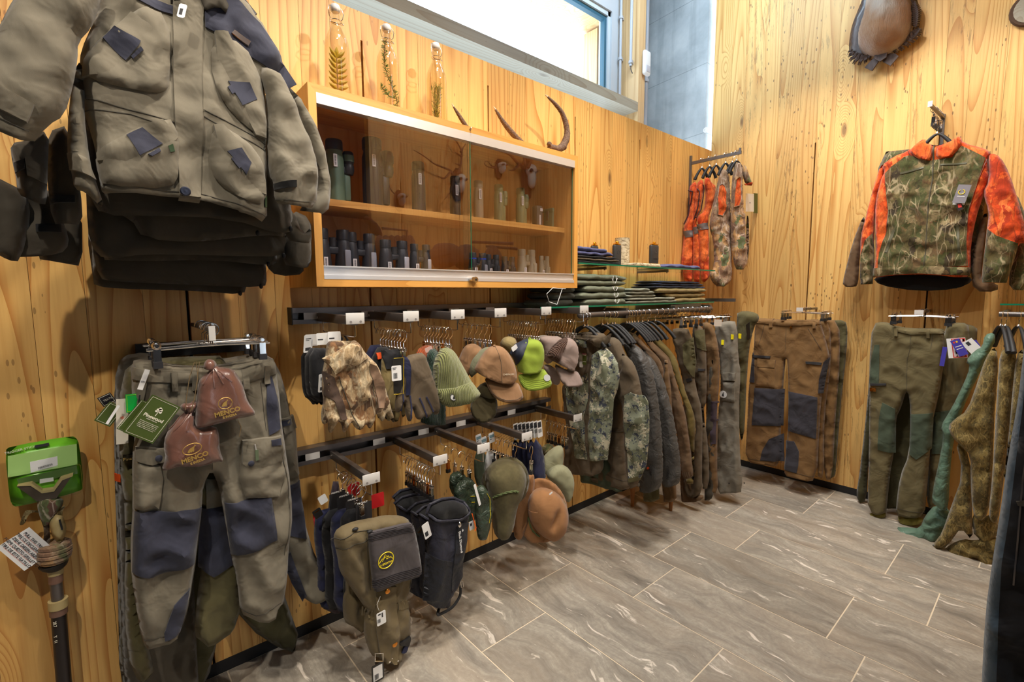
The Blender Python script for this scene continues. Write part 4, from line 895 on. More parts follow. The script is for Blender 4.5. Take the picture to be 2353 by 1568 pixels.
# ------------------------------------------------------------------ wall rails with arms
def qa(*p): return [(660 + x/3.734, 680 + y/3.734) for x, y in p]
def qb(*p): return [(1060 + x/3.734, 680 + y/3.734) for x, y in p]
def qc(*p): return [(660 + x/2.76, 1000 + y/2.76) for x, y in p]
def rail(lbl, x0, x1, zc):
    t = thing('wall_rail', lbl, 'rail', ((x0+x1)/2, -.01, zc - .031))
    O = lambda n, m, mat, **k: obj(n, m, mat, t, False, True, **k)
    O('back_plate', MB().box((x0, -.012, zc - .031), (x1, -.0015, zc + .031)), M_DARKMETAL)
    O('lip', MB().box((x0, -.05, zc + .026), (x1, -.012, zc + .031)), M_DARKMETAL); O('lip', MB().box((x0, -.05, zc - .031), (x1, -.012, zc - .026)), M_DARKMETAL)
    O('lip_edge', MB().box((x0, -.052, zc + .012), (x1, -.049, zc + .031)), M_DARKMETAL); O('lip_edge', MB().box((x0, -.052, zc - .031), (x1, -.049, zc - .014)), M_DARKMETAL)
    O('end_cap', MB().box((x0 - .004, -.053, zc - .033), (x0, -.0015, zc + .033)), M_BLACK)
    return t
ZU, ZL = 1.318, .765
ru = rail('long dark metal slotted rail on the wall under the display cabinet', -3.29, -1.68, ZU)
rl = rail('lower dark metal slotted rail on the wall above the gaiters', -3.33, -1.90, ZL)
def insert(t, x, zc): obj('clear_insert', MB().box((x, -.0535, zc - .014), (x + .055, -.0525, zc + .012)), M_PLATE, t, False, True)
for x in (-3.22, -2.99, -2.78, -2.56, -2.34): insert(ru, x - .03, ZU)
for x in (-3.24, -2.96, -2.74, -2.53, -2.20): insert(rl, x - .03, ZL)
UPX = [-3.192, -2.983, -2.778, -2.561, -2.289, -2.024]; LOX = [-3.165, -2.885, -2.675, -2.43, -2.02]
ordn = ['first', 'second', 'third', 'fourth', 'fifth', 'sixth']
def arm(lbl, x, zc, yend):
    t = thing('display_peg', lbl, 'arm', (x, yend/2, zc - .05)); w_ = .011
    O = lambda n, m, mat, s=False: obj(n, m, mat, t, s, True)
    b = O('bar', MB().rbox((x - w_, yend, zc - .016), (x + w_, -.054, zc + .016), .003), M_DARKMETAL, True)
    for z in (0,): obj('screw', MB().lathe([(.006, 0), (.006, .002), (.002, .003)], (x - w_, -.07, zc), 10, (-1, 0, 0)), M_CHROME, b, True, True)
    pl = O('label_holder', MB().rbox((x - .034, yend - .004, zc - .012), (x + .030, yend - .001, zc + .026), .002), M_PLATE, True)
    for sx in (-.018, .016): obj('rivet', MB().lathe([(.0042, 0), (.0042, .001)], (x + sx, yend - .004, zc - .004), 10, (0, -1, 0)), plain('rivet grey', (.25, .23, .22), .4), pl, True, True)
    O('rod', MB().tube([(x, -.09, zc - .016), (x, -.09, zc - .05), (x, -.10, zc - .056), (x, yend + .02, zc - .056), (x, yend + .004, zc - .053), (x, yend + .004, zc - .016)], .0024, 8), M_CHROME, True)
    return t
for i, x in enumerate(UPX): arm('dark arm with clear label holder, %s from the left on the upper rail' % ordn[i], x, ZU - .006, -.40)
for i, x in enumerate(LOX): arm('dark arm with clear label holder, %s from the left on the lower rail' % ordn[i], x, ZL - .01, -.42 if i < 4 else -.36)
NTH = 'first second third fourth fifth sixth seventh eighth ninth tenth eleventh twelfth thirteenth fourteenth'.split()
def hung(lbl, x, y, zr, lblgroup=None, turn=20, hs=1.2, mat=None, s=1., side=1):
    a = math.radians(turn + R.uniform(-9, 9)); return clip_hanger(lbl, (x, y, zr + .003), (math.cos(a), math.sin(a), 0), 0, lblgroup, hs, s, (0,), mat, hookside=side)
ZRU, ZRL = ZU - .062 + .004, ZL - .066 + .004
def rodfull(base, x, ys, zr, turn=20, s=.95, fmt='small chrome clip hanger, %s from the wall on the %s'):
    g = 'clip hangers on the ' + base
    for k_, y in enumerate(ys): hung(fmt % (NTH[k_], base), x, y, zr, g, turn, mat=(M_COPPER if R.random() < .07 else None), s=s)
for i, x in enumerate(UPX):
    if i == 0: continue
    n = (0, 9, 9, 6, 13, 11)[i]; rodfull('%s upper arm' % ordn[i], x, [-.14 - (.22)*k/n for k in range(n)], ZRU)
for i, x in enumerate(LOX):
    n = (5, 10, 4, 7, 6)[i]; rodfull('%s lower arm' % ordn[i], x, [-.15 - (.22 if i < 4 else .16)*k/n for k in range(n)], ZRL)
ZCU = ZRU - .11; ZCL = ZRL - .11     # height where a clip pinches its goods

def garment(name, lbl, cat, fr, pts, mat, part='body', group=None, res=.014, **k):
    k.setdefault('hem', name not in ('gloves', 'felt_hat', 'pack_cover', 'drawstring_bag', 'socks', 'backpack', 'chamois_bust')); Q = Cloth(fr, pts, offs=k.pop('offs', None), **k); t = rootC(name, lbl, cat, Q, group); s_ = Q.shell(part, mat, t, res); return Q, t, s_
# --- arm 1: dark carded gloves behind, reed camo gloves in front
for i, (dx, y, tg) in enumerate(((-48, -.20, (708, 790)), (-40, -.25, (722, 860)), (-30, -.30, (742, 880)))):
    Q, t, s_ = garment('gloves', ('black knitted gloves on a white card, rearmost at the left end of the upper rail', 'black knitted gloves on a white card, in front of the rearmost pair', 'black knitted gloves hanging directly behind the reed camo gloves')[i], 'gloves', frA(y),
        [(742+dx,800),(790+dx,800),(800+dx,850),(800+dx,920),(790+dx,935),(778+dx,922),(770+dx,934),(760+dx,920),(748+dx,912),(742+dx,880)], F_BLACK, th=.018, edge=.02, amp=.006, seed=60+i)
    swing_tag('white swing tag', P(tg[0], tg[1], 'y', y - .03), (1, 0, .05), (.1, 0, 1), .030, .062, parent=t, prints=((.2, .2, .8, .25, INK), (.2, .3, .6, .33, INK), (.2, .72, .8, .9, INK)))
    swing_tag('white header card', P(716 + 26*i, 782 - 3*i, 'y', y + .0), (1, 0, 0), (0, 0, 1), .045, .042, parent=t, prints=((.1, .5, .5, .6, INK),))
    o = P(752 + dx*.4 + 8*i, 757, 'y', y); obj('plastic_hook', MB().tube([(UPX[0], y, ZRU + .006 - .01), (UPX[0] + .01, y, ZRU - .02), (UPX[0] - .005, y, ZRU - .05)], .004, 6), M_BLACK, t, world=True)
Q, t, s_ = garment('gloves', 'reed camo gloves with folded cuff at the left end of the upper rail', 'gloves', frA(-.36), qa((330,560),(345,470),(352,400),(420,385),(520,392),(600,385),(640,440),(690,500),(740,550),(790,600),(830,720),(870,830),(900,950),(940,1080),(925,1100),(890,1050),(862,1000),(832,1095),(800,1060),(775,1000),(742,1130),(712,1150),(690,1100),(648,1160),(600,1150),(560,1080),(520,1180),(490,1182),(478,1100),(440,1080),(405,1185),(365,1180),(358,1080),(340,1112),(305,1100),(300,1000),(325,900),(305,800),(312,650)), F_REED, th=.03, edge=.028, amp=.010, fu=22, fv=9, seed=70, res=.010)
Q.patch('cuff', qa((322,545),(430,470),(560,400),(600,385),(650,470),(690,530),(560,610),(470,640),(400,672),(360,600)), F_REED, t, .008, puff=.006)
Q.patch('grip_panel', qa((320,650),(400,700),(440,800),(500,960),(520,1060),(470,1070),(400,900),(330,860)), fabric('brown grip dots', lin(84, 66, 56), .2, 300), t, .003); Q.patch('grip_panel', qa((700,580),(760,600),(830,740),(850,860),(830,960),(775,960),(760,800),(720,680)), fabric('tan grip dots', lin(140, 112, 90), .2, 300), t, .003)
m = MB(); Q.line(m, qa((440,690),(500,850),(560,1010),(640,1160)), .0016); Q.line(m, qa((700,560),(740,760),(760,960)), .0012); obj('seams', m, SEAM, t, world=True)['kind'] = 'stuff'
# --- arm 2: navy and olive gloves behind, brown fleece gloves in front
HAND = [(0,0),(50,-4),(56,60),(66,130),(64,170),(52,178),(48,140),(46,182),(32,190),(28,150),(24,186),(12,184),(8,140),(2,170),(-8,166),(-6,100)]
for i, (px, py, y, mt, lb) in enumerate(((842, 795, -.20, F_NAVYS, 'navy softshell gloves, rearmost on the second upper arm'), (858, 800, -.25, F_BLACK, 'black gloves with an orange tab on the second upper arm'), (880, 806, -.30, F_KHAKI, 'olive and black gloves behind the brown fleece gloves'))):
    sc_ = .88; Q, t, s_ = garment('gloves', lb, 'gloves', frA(y), [(px + a*sc_, py + b*sc_) for a, b in HAND], mt, th=.02, edge=.02, amp=.006, seed=80+i)
    if i == 2: Q.patch('cuff', [(px, py), (px+44, py-3), (px+48, py+40), (px+6, py+42)], F_BLACK, t, .004)
    if i == 1: Q.patch('orange_tab', [(px+8, py+12), (px+16, py+10), (px+17, py+24), (px+9, py+26)], ORNG, t, .004)
Q, t, s_ = garment('gloves', 'taupe fleece gloves with navy fingers on the second upper arm', 'gloves', frA(-.37), qa((1025,520),(1110,500),(1192,488),(1235,620),(1295,790),(1325,930),(1310,1022),(1278,1030),(1262,1000),(1250,1032),(1215,1062),(1190,1040),(1160,1072),(1118,1062),(1100,1000),(1086,960),(1082,1080),(1055,1086),(1038,1060),(1020,960),(1002,900),(986,1000),(950,1012),(935,960),(940,880),(970,780),(1000,640)), F_TAUPE, th=.028, edge=.026, amp=.007, fu=20, seed=72, res=.010)
Q.patch('thumb_panel', qa((1022,520),(1045,530),(1052,640),(1060,850),(1030,860),(1020,720),(1005,640)), F_NAVYS, t, .003); 
m = MB()
for l in (((1145,880),(1180,960),(1215,1050)), ((1200,870),(1240,940),(1265,1000)), ((1000,850),(1010,940),(1000,1000)), ((1062,860),(1075,960),(1065,1060))): Q.line(m, qa(*l), .0035, off=.001)
obj('finger_lining', m, F_NAVYS, t, world=True)['kind'] = 'stuff'
sg = swing_tag('white tag with bar code', P(911, 858, 'y', -.40), (1, 0, .0), (0, 0, 1), .038, .055, parent=t, prints=((.1, .12, .5, .16, INK), (.1, .22, .4, .26, INK))); barcode(sg, P(909, 864, 'y', -.4015), (1,0,0), (0,0,1), .016, .02)
obj('yellow_edge_card', MB().box(P(905, 905, 'y', -.385), P(927, 822, 'y', -.383)), plain('black yellow card', lin(30, 30, 28), .5), t, False, True)
m = MB(); m.tube([P(905, 824, 'y', -.388), P(928, 822, 'y', -.388), P(927, 905, 'y', -.388), P(905, 907, 'y', -.388)], .001, 4); obj('card_edge', m, plain('yellow print', lin(220, 190, 40), .5), t, world=True)
# --- arm 3: beanies
def knit(name, col):
    t = NT(name); p = t.obj(); wv = t.n('TexWave', {'Vector': p, 'Scale': 55, 'Distortion': .6, 'Detail': 1, 'Detail Scale': 3}, bands_direction='X').outputs[1]; n = t.noise(p, 420, 2, .6)
    c = t.mix(wv, tuple(x*.55 for x in col), col); return t.out(c, .95, t.bump(n, .5, .002, t.bump(wv, .7, .006)), Sheen_Weight=.3)
K_GREEN = knit('olive rib knit', lin(146, 150, 92)); K_DARK = knit('dark green knit', lin(30, 66, 50)); K_OR = knit('orange knit', lin(236, 110, 50))
Q, t, s_ = garment('beanie', 'dark green knitted beanie hanging behind the olive ribbed one', 'beanie', frA(-.27), qa((1215,470),(1300,450),(1330,560),(1370,900),(1372,1090),(1350,1108),(1160,1108),(1160,1040),(1210,900),(1200,600)), K_DARK, th=.03, edge=.03, seed=91)
Q, t, s_ = garment('beanie', 'bright orange knitted beanie, rearmost on the third upper arm', 'beanie', frA(-.20), qa((1120,470),(1180,425),(1260,430),(1290,500),(1280,700),(1150,700),(1110,560)), K_OR, th=.02, edge=.02, seed=92)
swing_tag('pale pink card', P(985, 803, 'y', -.235), (1, 0, .3), (-.3, 0, 1), .035, .02, mat=plain('pink card', lin(240, 200, 190), .6), parent=t)
fr = frC(0, 0, -2.80, -.38, 245)
Q, t, s_ = garment('beanie', 'olive green ribbed beanie with round dog badge on the third upper arm', 'beanie', fr, qa((1315,470),(1340,452),(1385,448),(1440,478),(1490,560),(1540,650),(1590,745),(1672,850),(1640,880),(1520,930),(1400,952),(1330,950),(1270,850),(1250,700),(1265,560)), K_GREEN, th=.055, edge=.06, amp=.008, fu=26, fv=2, seed=93, res=.011)
Q.patch('cuff', qa((1288,808),(1360,800),(1450,785),(1590,740),(1640,805),(1675,855),(1560,925),(1400,952),(1335,950),(1296,880)), K_GREEN, t, .010, puff=.008)
c = Q.pt(*qa((1424,862))[0], .019); n = fr[3]; b = obj('badge', MB().lathe([(.0145, 0), (.0145, .0015)], c, 24, n), STICK, t, False, True); obj('badge_rim', MB().lathe([(.0145, .0015), (.0145, .0022), (.0125, .0022)], c, 24, n, cap=False), INK, b, False, True)
def dog(parent, c, u, n, s, mat=INK):   # sitting dog silhouette
    pr = [(-.35,-.7),(.4,-.7),(.42,-.55),(.25,-.5),(.28,-.1),(.12,.25),(.15,.45),(.35,.5),(.3,.62),(.12,.72),(.0,.85),(-.05,.68),(-.12,.4),(-.3,0),(-.42,-.4)]
    return obj('dog_emblem', MB().prism([(a*s, b*s) for a, b in pr], c, u, (0,0,1), n, .0006), mat, parent, False, True)
dog(b, c + n*.0024, fr[1], n, .0105)
# --- caps
def cap(lbl, fr, dome, brim, mat, bmat=None, back=None, th=.055, seed=0, amp=.004, group=None, bth=.012):
    Q, t, s_ = garment('baseball_cap', lbl, 'cap', fr, dome, mat, 'crown', group, res=.010, th=th, edge=.065, amp=amp, fu=16, fv=8, seed=seed, back=.5)
    fr2 = (fr[0] + fr[3]*.022, fr[1], fr[2], fr[3]); B = None
    if brim:
        B = Cloth(fr2, brim, th=bth, edge=.012, amp=.002, seed=seed+1, back=.6, tilt=(0, -.35), offs=0); b_ = B.shell('brim', bmat or mat, t, .012)
    return Q, t, B
frc = lambda x, y, a=243: frC(0, 0, x, y, a)
cap('light brown cotton cap hanging behind the sage cap', frc(-2.62, -.26), qb((0,500),(40,430),(110,410),(170,440),(205,480),(160,600),(80,690),(0,740),(-30,600)), None, F_BROWNCAP, seed=101)
cap('faded sage green cap behind the brown lettered cap', frc(-2.60, -.31), qb((60,620),(110,520),(200,450),(260,440),(240,560),(180,640),(120,690),(90,720)), None, fabric('faded sage', lin(116, 116, 92)), seed=102)
cap('dark olive waxed cap peeking out below the brown lettered cap', frc(-2.60, -.33), qb((150,780),(230,740),(300,800),(330,860),(280,880),(120,860)), qb((70,950),(120,870),(290,850),(318,920),(300,1010),(250,1060),(160,1082),(100,1050)), fabric('dark waxed olive', lin(74, 66, 42)), seed=103)
fr = frc(-2.56, -.39); Q, t, B = cap('brown cotton cap with small white lettering on the fourth upper arm', fr, qb((112,650),(140,590),(190,500),(245,445),(300,430),(360,440),(415,490),(460,570),(485,650),(492,735),(430,752),(330,748),(260,720),(190,690)), qb((200,700),(280,735),(400,755),(490,740),(520,820),(530,880),(470,905),(370,908),(290,880),(240,820)), F_BROWNCAP, seed=104)
text3d('lettering', 'CHEVALIER', plain('pale print', lin(226, 214, 190), .6), Q.pt(*qb((404,674))[0], .004), fr[1] + Vector((0,0,-.02)), VA, .0098, t)
m = MB(); B.line(m, qb((215,720),(262,830),(310,870),(380,892),(470,888),(515,862)), .0008); Q.line(m, qb((300,430),(340,560),(350,750)), .0008); obj('seams', m, SEAM, t, world=True)['kind'] = 'stuff'
obj('top_button', MB().ell(Q.pt(*qb((300,440))[0], 0), (.006, .006, .006), 10, 6), F_BROWNCAP, t, world=True)
cap('yellow green cap with white tags behind the apple green trucker cap', frc(-2.33, -.27), qb((335,420),(370,360),(430,350),(490,380),(480,480),(440,520),(370,480)), None, F_KHAKI, seed=105)
M_MESH = plain('navy trucker mesh', lin(44, 50, 68), .6)
cap('charcoal mesh trucker cap just behind the apple green one', frc(-2.30, -.34), qb((440,470),(500,400),(600,360),(560,470),(510,600),(480,620)), None, M_MESH, seed=106)
fr = frc(-2.29, -.39); Q, t, B = cap('apple green foam trucker cap with mesh back on the fifth upper arm', fr, qb((438,500),(480,420),(560,380),(620,370),(690,390),(722,450),(728,540),(712,600),(700,640),(620,665),(500,668),(488,620),(470,560)), qb((488,690),(520,672),(620,680),(705,625),(735,650),(778,740),(770,770),(700,795),(590,810),(530,795),(498,740)), F_LIME, seed=107)
Q.patch('mesh_back', qb((438,500),(480,425),(560,385),(595,378),(560,440),(510,560),(488,610),(470,560)), M_MESH, t, .002)
for k in range(5):
    m = MB(); B.line(m, [(a + (0), b - k*4.2) for a, b in qb((505,745),(545,785),(600,795),(700,782),(765,755))], .0007); obj('brim_stitch', m, plain('dark green thread', lin(110, 130, 44), .8), t, world=True)
o = B.pt(*qb((738,706))[0], .003); obj('round_sticker', MB().lathe([(.016, 0), (.016, .001)], o, 20, (fr[3] + Vector((0,0,.3)))), plain('size sticker', lin(190, 190, 190), .4), t, False, True); obj('top_button', MB().ell(Q.pt(*qb((612,376))[0], 0), (.006, .006, .006), 10, 6), F_LIME, t, world=True)
cap('light grey cotton cap behind the mauve cap on the sixth upper arm', frc(-2.06, -.30), qb((645,370),(700,335),(780,350),(860,350),(900,400),(850,520),(760,600),(715,560),(690,450)), qb((700,600),(760,590),(830,640),(850,740),(800,765),(770,740)), F_MAUVE, seed=109)
fr = frc(-2.03, -.38); Q, t, B = cap('mauve grey cap with woven brown side on the sixth upper arm', fr, qb((750,520),(800,450),(870,380),(930,358),(985,385),(1018,450),(1020,540),(1000,620),(960,650),(880,610),(820,580)), qb((805,580),(870,620),(950,655),(1000,645),(1025,700),(1042,765),(960,778),(880,772),(840,720)), F_MAUVE, seed=110)
Q.patch('woven_panel', qb((748,520),(800,450),(870,385),(935,362),(900,430),(860,520),(838,585),(790,560)), knit('glossy brown weave', lin(96, 62, 44)), t, .003)
for a, b, lb in ((1098, 800, 'white paper tag on the yellow green cap'),): swing_tag('white paper tag beside the apple green cap', P(1182, 800, 'y', -.35), (1, 0, .5), (-.5, 0, 1), .034, .022, prints=())

# --- lower rail goods
def gaiter(lbl, pts, y, mat, seed, opening=None, rim=None, **k):
    Q, t, s_ = garment('gaiter', lbl, 'gaiter', frA(y), pts, mat, 'body', None, res=.014, th=.045, edge=.05, amp=.008, fu=12, fv=6, seed=seed, **k)
    if opening: Q.patch('opening', opening, LINING, t, .003)
    if rim:
        m = MB(); Q.line(m, rim, .006, off=.003, seg=8, closed=True); obj('rim_hem', m, mat, t, world=True)
    return Q, t
# first arm: navy shorts with black cards and red cards behind, then olive gaiters and the neck tube
for i, (px, y) in enumerate(((752, -.17), (770, -.21), (790, -.25), (812, -.29))):
    Q, t, s_ = garment('shorts', 'black padded shorts on a carded hanger, %s from the wall on the first lower arm' % ordn[i], 'shorts', frA(y), [(px-26,1178),(px+26,1165),(px+34,1240),(px+30,1300+i*10),(px+22,1398+i*4),(px-22,1400+i*4),(px-20,1300),(px-30,1240)], F_BLACK if i % 2 else F_NAVYS, th=.02, edge=.02, amp=.01, fu=20, fv=10, seed=120+i)
    c = swing_tag('black header card', P(px + 24, 1152 + 8*i, 'y', y - .028), (1, 0, 0), (0, 0, 1), .062, .068, mat=plain('black card', lin(48, 46, 48), .4), parent=t)
    text3d('print', 'MAMMUT', STICK, P(px + 21, 1132 + 8*i, 'y', y - .030), (1,0,0), (0,0,1), .009, c)
for i, (px, py, y) in enumerate(((742, 1148, -.16), (730, 1180, -.20))): swing_tag(('white fabric tag at the back of the first lower arm', 'black label with gold letters left of the black cards')[i], P(px, py, 'y', y - .04), (1, 0, .4), (-.4, 0, 1), .03, .034, mat=(STICK, plain('black label', lin(26, 24, 22), .5))[i], prints=(((.2,.2,.8,.3,M_COPPER),) if i else ()))
for i, (px, py, y) in enumerate(((812, 1126, -.13), (868, 1150, -.30))): swing_tag(('bright red card behind the black header cards', 'bright red card under the first lower arm end')[i], P(px, py, 'y', y), (1, 0, 0), (0, 0, 1), .05, .055, mat=plain('red card', lin(196, 24, 30), .45))
Q, t, s_ = garment('rain_trousers', 'plum grey trouser leg hanging low behind the olive gaiters', 'trousers', frA(-.12), qc((235,900),(280,300),(350,300),(370,860),(380,1040),(350,1120),(240,1130),(225,1060)), F_PLUM, th=.03, edge=.03, seed=125)
Q2 = Cloth(frA(-.10), qc((155,480),(180,500),(232,740),(225,810),(200,740)), th=.006, edge=.01, seed=126); Q2.shell('red_strap', plain('red cloth', lin(200, 30, 30), .7), t, .02, label='narrow red strap')  # separate red strap, only parented to the trousers
for i, (pts, y, lb) in enumerate(((qc((360,640),(470,600),(560,700),(560,1000),(520,1180),(470,1240),(420,1230),(370,1200),(360,1060),(390,980)), -.30, 'olive gaiter, rearmost of the olive ones on the first lower arm'),
      (qc((300,660),(330,600),(430,560),(530,540),(640,520),(740,520),(800,560),(800,860),(790,980),(770,1060),(795,1160),(800,1290),(760,1400),(700,1440),(560,1430),(530,1380),(500,1280),(500,1170),(520,1130),(470,1060),(400,960),(345,880),(330,780)), -.39, 'large olive gaiter with brass snaps, in front on the first lower arm'))):
    Q, t, s_ = garment('gaiter', lb, 'gaiter', frA(y), pts, F_GAIO, 'body', th=.045, edge=.045, amp=.012, fu=14, fv=5, seed=130+i, res=.012)
    if i == 1:
        Q.patch('front_flap', qc((575,960),(690,960),(690,1060),(700,1200),(720,1360),(690,1450),(640,1462),(600,1420),(560,1200),(560,1080)), F_GAIO, t, .008, puff=.004)
        for a, b in ((636,990),(675,1320)): obj('brass_snap', MB().lathe([(.010, 0), (.010, .003), (.006, .005), (.001, .005)], Q.pt(*qc((a, b))[0], .013), 16, NA), M_COPPER, t, world=True)
        for a, b in ((645,1434),(664,1421),(698,1427)): obj('steel_rivet', MB().lathe([(.0035, 0), (.0035, .002)], Q.pt(*qc((a, b))[0], .012), 10, NA), M_CHROME, t, world=True)
        Q.patch('leather_tab', qc((720,1330),(790,1290),(800,1310),(790,1360),(730,1350)), M_BLACK, t, .008); Q.patch('leather_tab', qc((760,1360),(790,1350),(775,1400),(740,1400)), F_NAVYS, t, .006)
        m = MB()
        for l in (((300,690),(420,620),(520,600)), ((330,740),(430,690),(520,660)), ((500,650),(520,800),(545,1000)), ((800,560),(800,760),(785,980)), ((560,1080),(570,1250),(610,1420))): Q.line(m, qc(*l), .0012)
        obj('seams', m, SEAM, t, world=True)['kind'] = 'stuff'
        m = MB()
        for j in range(12): Q.line(m, qc((680+j*9, 1060+(j % 3)*6),(684+j*9, 1110)), .003)
        for j in range(5): Q.line(m, qc((508+j*14, 1125),(504+j*14, 1178)), .003)
        obj('elastic_gathers', m, F_GAIO, t, world=True)['kind'] = 'stuff'
        obj('cord_lock', MB().ell(Q.pt(*qc((432,598))[0], .01), (.011, .007, .006), 10, 6), M_BLACK, t, world=True); obj('cord_lock', MB().ell(Q.pt(*qc((515,605))[0], .01), (.011, .007, .006), 10, 6), M_BLACK, t, world=True)
        cd = swing_tag('white price tag', P(876, 1421, 'y', -.46), (1, 0, .03), (-.03, 0, 1), .034, .048, parent=t, prints=((.15,.1,.45,.2,INK), (.55,.1,.7,.45,INK))); barcode(cd, P(871, 1428, 'y', -.4615), (1,0,0), (0,0,1), .012, .014)
        obj('tag_string', MB().tube([P(874, 1371, 'y', -.45), P(866, 1390, 'y', -.455), P(871, 1404, 'y', -.46)], .0006, 4), STICK, cd, world=True)
        hc = swing_tag('black swing card hanging from the strap', P(868, 1546, 'y', -.44), (1, 0, 0), (0, 0, 1), .046, .068, mat=plain('black card matt', lin(38, 36, 34), .5), parent=t, prints=((.12,.12,.88,.9,STICK),)); barcode(hc, P(866, 1556, 'y', -.4422), (1,0,0), (0,0,1), .016, .02)
        obj('buckle', MB().tube([P(862,1502,'y',-.45), P(880,1502,'y',-.45), P(880,1520,'y',-.45), P(862,1520,'y',-.45)], .0022, 6, closed=True), M_CHROME, t, world=True)
fr = (Vector((0, -.445, 0)), UA, VA, NA)
Q, t, s_ = garment('neck_tube', 'grey stretch neck tube with round yellow mountain logo clipped on the olive gaiters', 'neck tube', fr, qc((518,620),(640,590),(735,565),(800,555),(830,660),(860,850),(858,885),(750,920),(660,950),(572,995),(548,990),(535,850),(520,700)), F_TUBE, 'tube', th=.016, edge=.02, amp=.004, fu=8, fv=4, seed=133, res=.012)
m = MB()
for j in range(6): Q.line(m, qc((524,632+j*9),(640,602+j*9),(735,577+j*9),(806,566+j*9)), .0011); Q.line(m, qc((548,930+j*10),(660,890+j*10),(760,862+j*10),(852,830+j*10)), .0011)
obj('ribbing', m, plain('dark rib', lin(54, 50, 54), .8), t, world=True)['kind'] = 'stuff'
YEL = plain('yellow print', lin(236, 214, 30), .5, Emission_Strength=0.)
def logo_lines(Q, t, c, r, lines, mat, ring=True, w_=.0016, u=UA, n=NA, name='logo'):
    m = MB(); 
    if ring: m.tube([c + u*(r*math.cos(a*PI/16)) + VA*(r*math.sin(a*PI/16)) for a in range(32)], w_, 6, closed=True)
    for l in lines: m.tube([c + u*(a*r) + VA*(b*r) for a, b in l], w_*.8, 5)
    return obj(name, m, mat, t, world=True)
c = Q.pt(*qc((624,792))[0], .0035); logo_lines(Q, t, c, .0285, [[(-.9,-.1),(-.45,.35),(-.35,.2),(-.1,.8),(.15,.35),(.28,.45),(.5,.15),(.6,.25),(.92,-.15)], [(-.5,.0),(-.1,.5),(.1,.1),(.3,.2)]], YEL)
text3d('lettering', 'LA SPORTIVA', YEL, c + Vector((0, 0, -.0125)) , (1, 0, .02), VA, .0092, t, bold=.0002)
# second arm: indigo gaiters
G = [(690,360,.30,-.18),(700,400,.34,-.22),(790,440,.37,-.27),(845,460,.40,-.32)]
for i, (x, y_, s, y) in enumerate(G):
    pts = qc((x,y_+50),(x+40,y_+10),(x+120,y_-15),(x+200,y_-10),(x+240,y_+20),(x+240,y_+200),(x+220,y_+480),(x+190,y_+640),(x+60,y_+600),(x+70,y_+350),(x+20,y_+150))
    Q, t = gaiter('indigo nylon gaiter, %s from the wall on the second lower arm' % ordn[i], pts, y, F_GAITER, 140+i, qc((x+15,y_+52),(x+60,y_+20),(x+130,y_),(x+200,y_),(x+225,y_+25),(x+150,y_+50),(x+60,y_+75)), qc((x+8,y_+52),(x+55,y_+12),(x+130,y_-8),(x+205,y_-6),(x+232,y_+22),(x+150,y_+55),(x+60,y_+84)))
    if i > 1: swing_tag('black label with gold triangle on the indigo gaiter, %s from the wall' % ordn[i], P(*qc((x-5, y_+150))[0], 'y', y - .05), (1, 0, .9), (-.9, 0, 1), .03, .03, mat=plain('black gold label', lin(30, 28, 24), .5), prints=((.2,.4,.8,.5,M_COPPER), (.3,.6,.7,.65,M_COPPER)))
Q, t = gaiter('indigo and black nylon gaiter with white vertical lettering, frontmost on its arm', qc((915,500),(930,460),(1000,425),(1070,412),(1130,432),(1165,475),(1155,560),(1130,720),(1115,880),(1102,950),(1040,1040),(1008,1092),(950,1090),(890,1080),(892,960),(905,830),(912,640)), -.42, F_GAITER, 146,
   qc((925,510),(945,465),(1010,438),(1080,430),(1140,455),(1150,490),(1100,520),(1040,535),(960,530)), qc((915,515),(935,460),(1010,426),(1085,418),(1150,445),(1162,492),(1110,530),(1040,548),(950,545)))
Q.patch('lower_panel', qc((905,770),(980,790),(1040,800),(1035,980),(1010,1088),(950,1088),(892,1078),(895,960)), F_GAITERB, t, .003); Q.patch('front_placket', qc((1085,560),(1155,560),(1130,720),(1112,900),(1050,985),(1035,985),(1040,860),(1060,700)), F_GAITERB, t, .006)
text3d('lettering', 'Black Diamond', STICK, Q.pt(*qc((1088,672))[0], .009), VA*-1 + UA*.10, UA, .0150, t)
obj('diamond_emblem', MB().prism([(-.004,0),(0,-.006),(.004,0),(0,.006)], Q.pt(*qc((1108,602))[0], .009), UA, VA, NA, .0006), STICK, t, False, True)
obj('cord_lock', MB().ell(Q.pt(*qc((1078,560))[0], .012), (.008, .008, .012), 12, 8), M_CHROME, t, world=True)
obj('instep_strap', MB().tube(spline([P(*qc((1100,960))[0], 'y', -.44), P(*qc((1095,1020))[0], 'y', -.44), P(*qc((1050,1090))[0], 'y', -.44), P(*qc((985,1130))[0], 'y', -.44), P(*qc((955,1138))[0], 'y', -.44), P(*qc((965,1095))[0], 'y', -.42)], 5), .006, 6), M_BLACK, t, world=True)
obj('buckle', MB().tube([P(*qc(p)[0], 'y', -.46) for p in ((1100,930),(1115,925),(1118,965),(1104,968))], .0015, 5, closed=True), M_CHROME, t, world=True)
swing_tag('white tag with bar code hanging on the second gaiter from the front', P(*qc((884, 606))[0], 'y', -.44), (1, 0, .35), (-.25, 0, 1), .030, .062, prints=((.15,.55,.6,.85,INK),))
swing_tag('small white tag behind the frontmost indigo gaiter', P(*qc((1168, 575))[0], 'y', -.40), (1, 0, .1), (-.1, 0, 1), .024, .038, prints=((.2,.2,.6,.5,INK),))
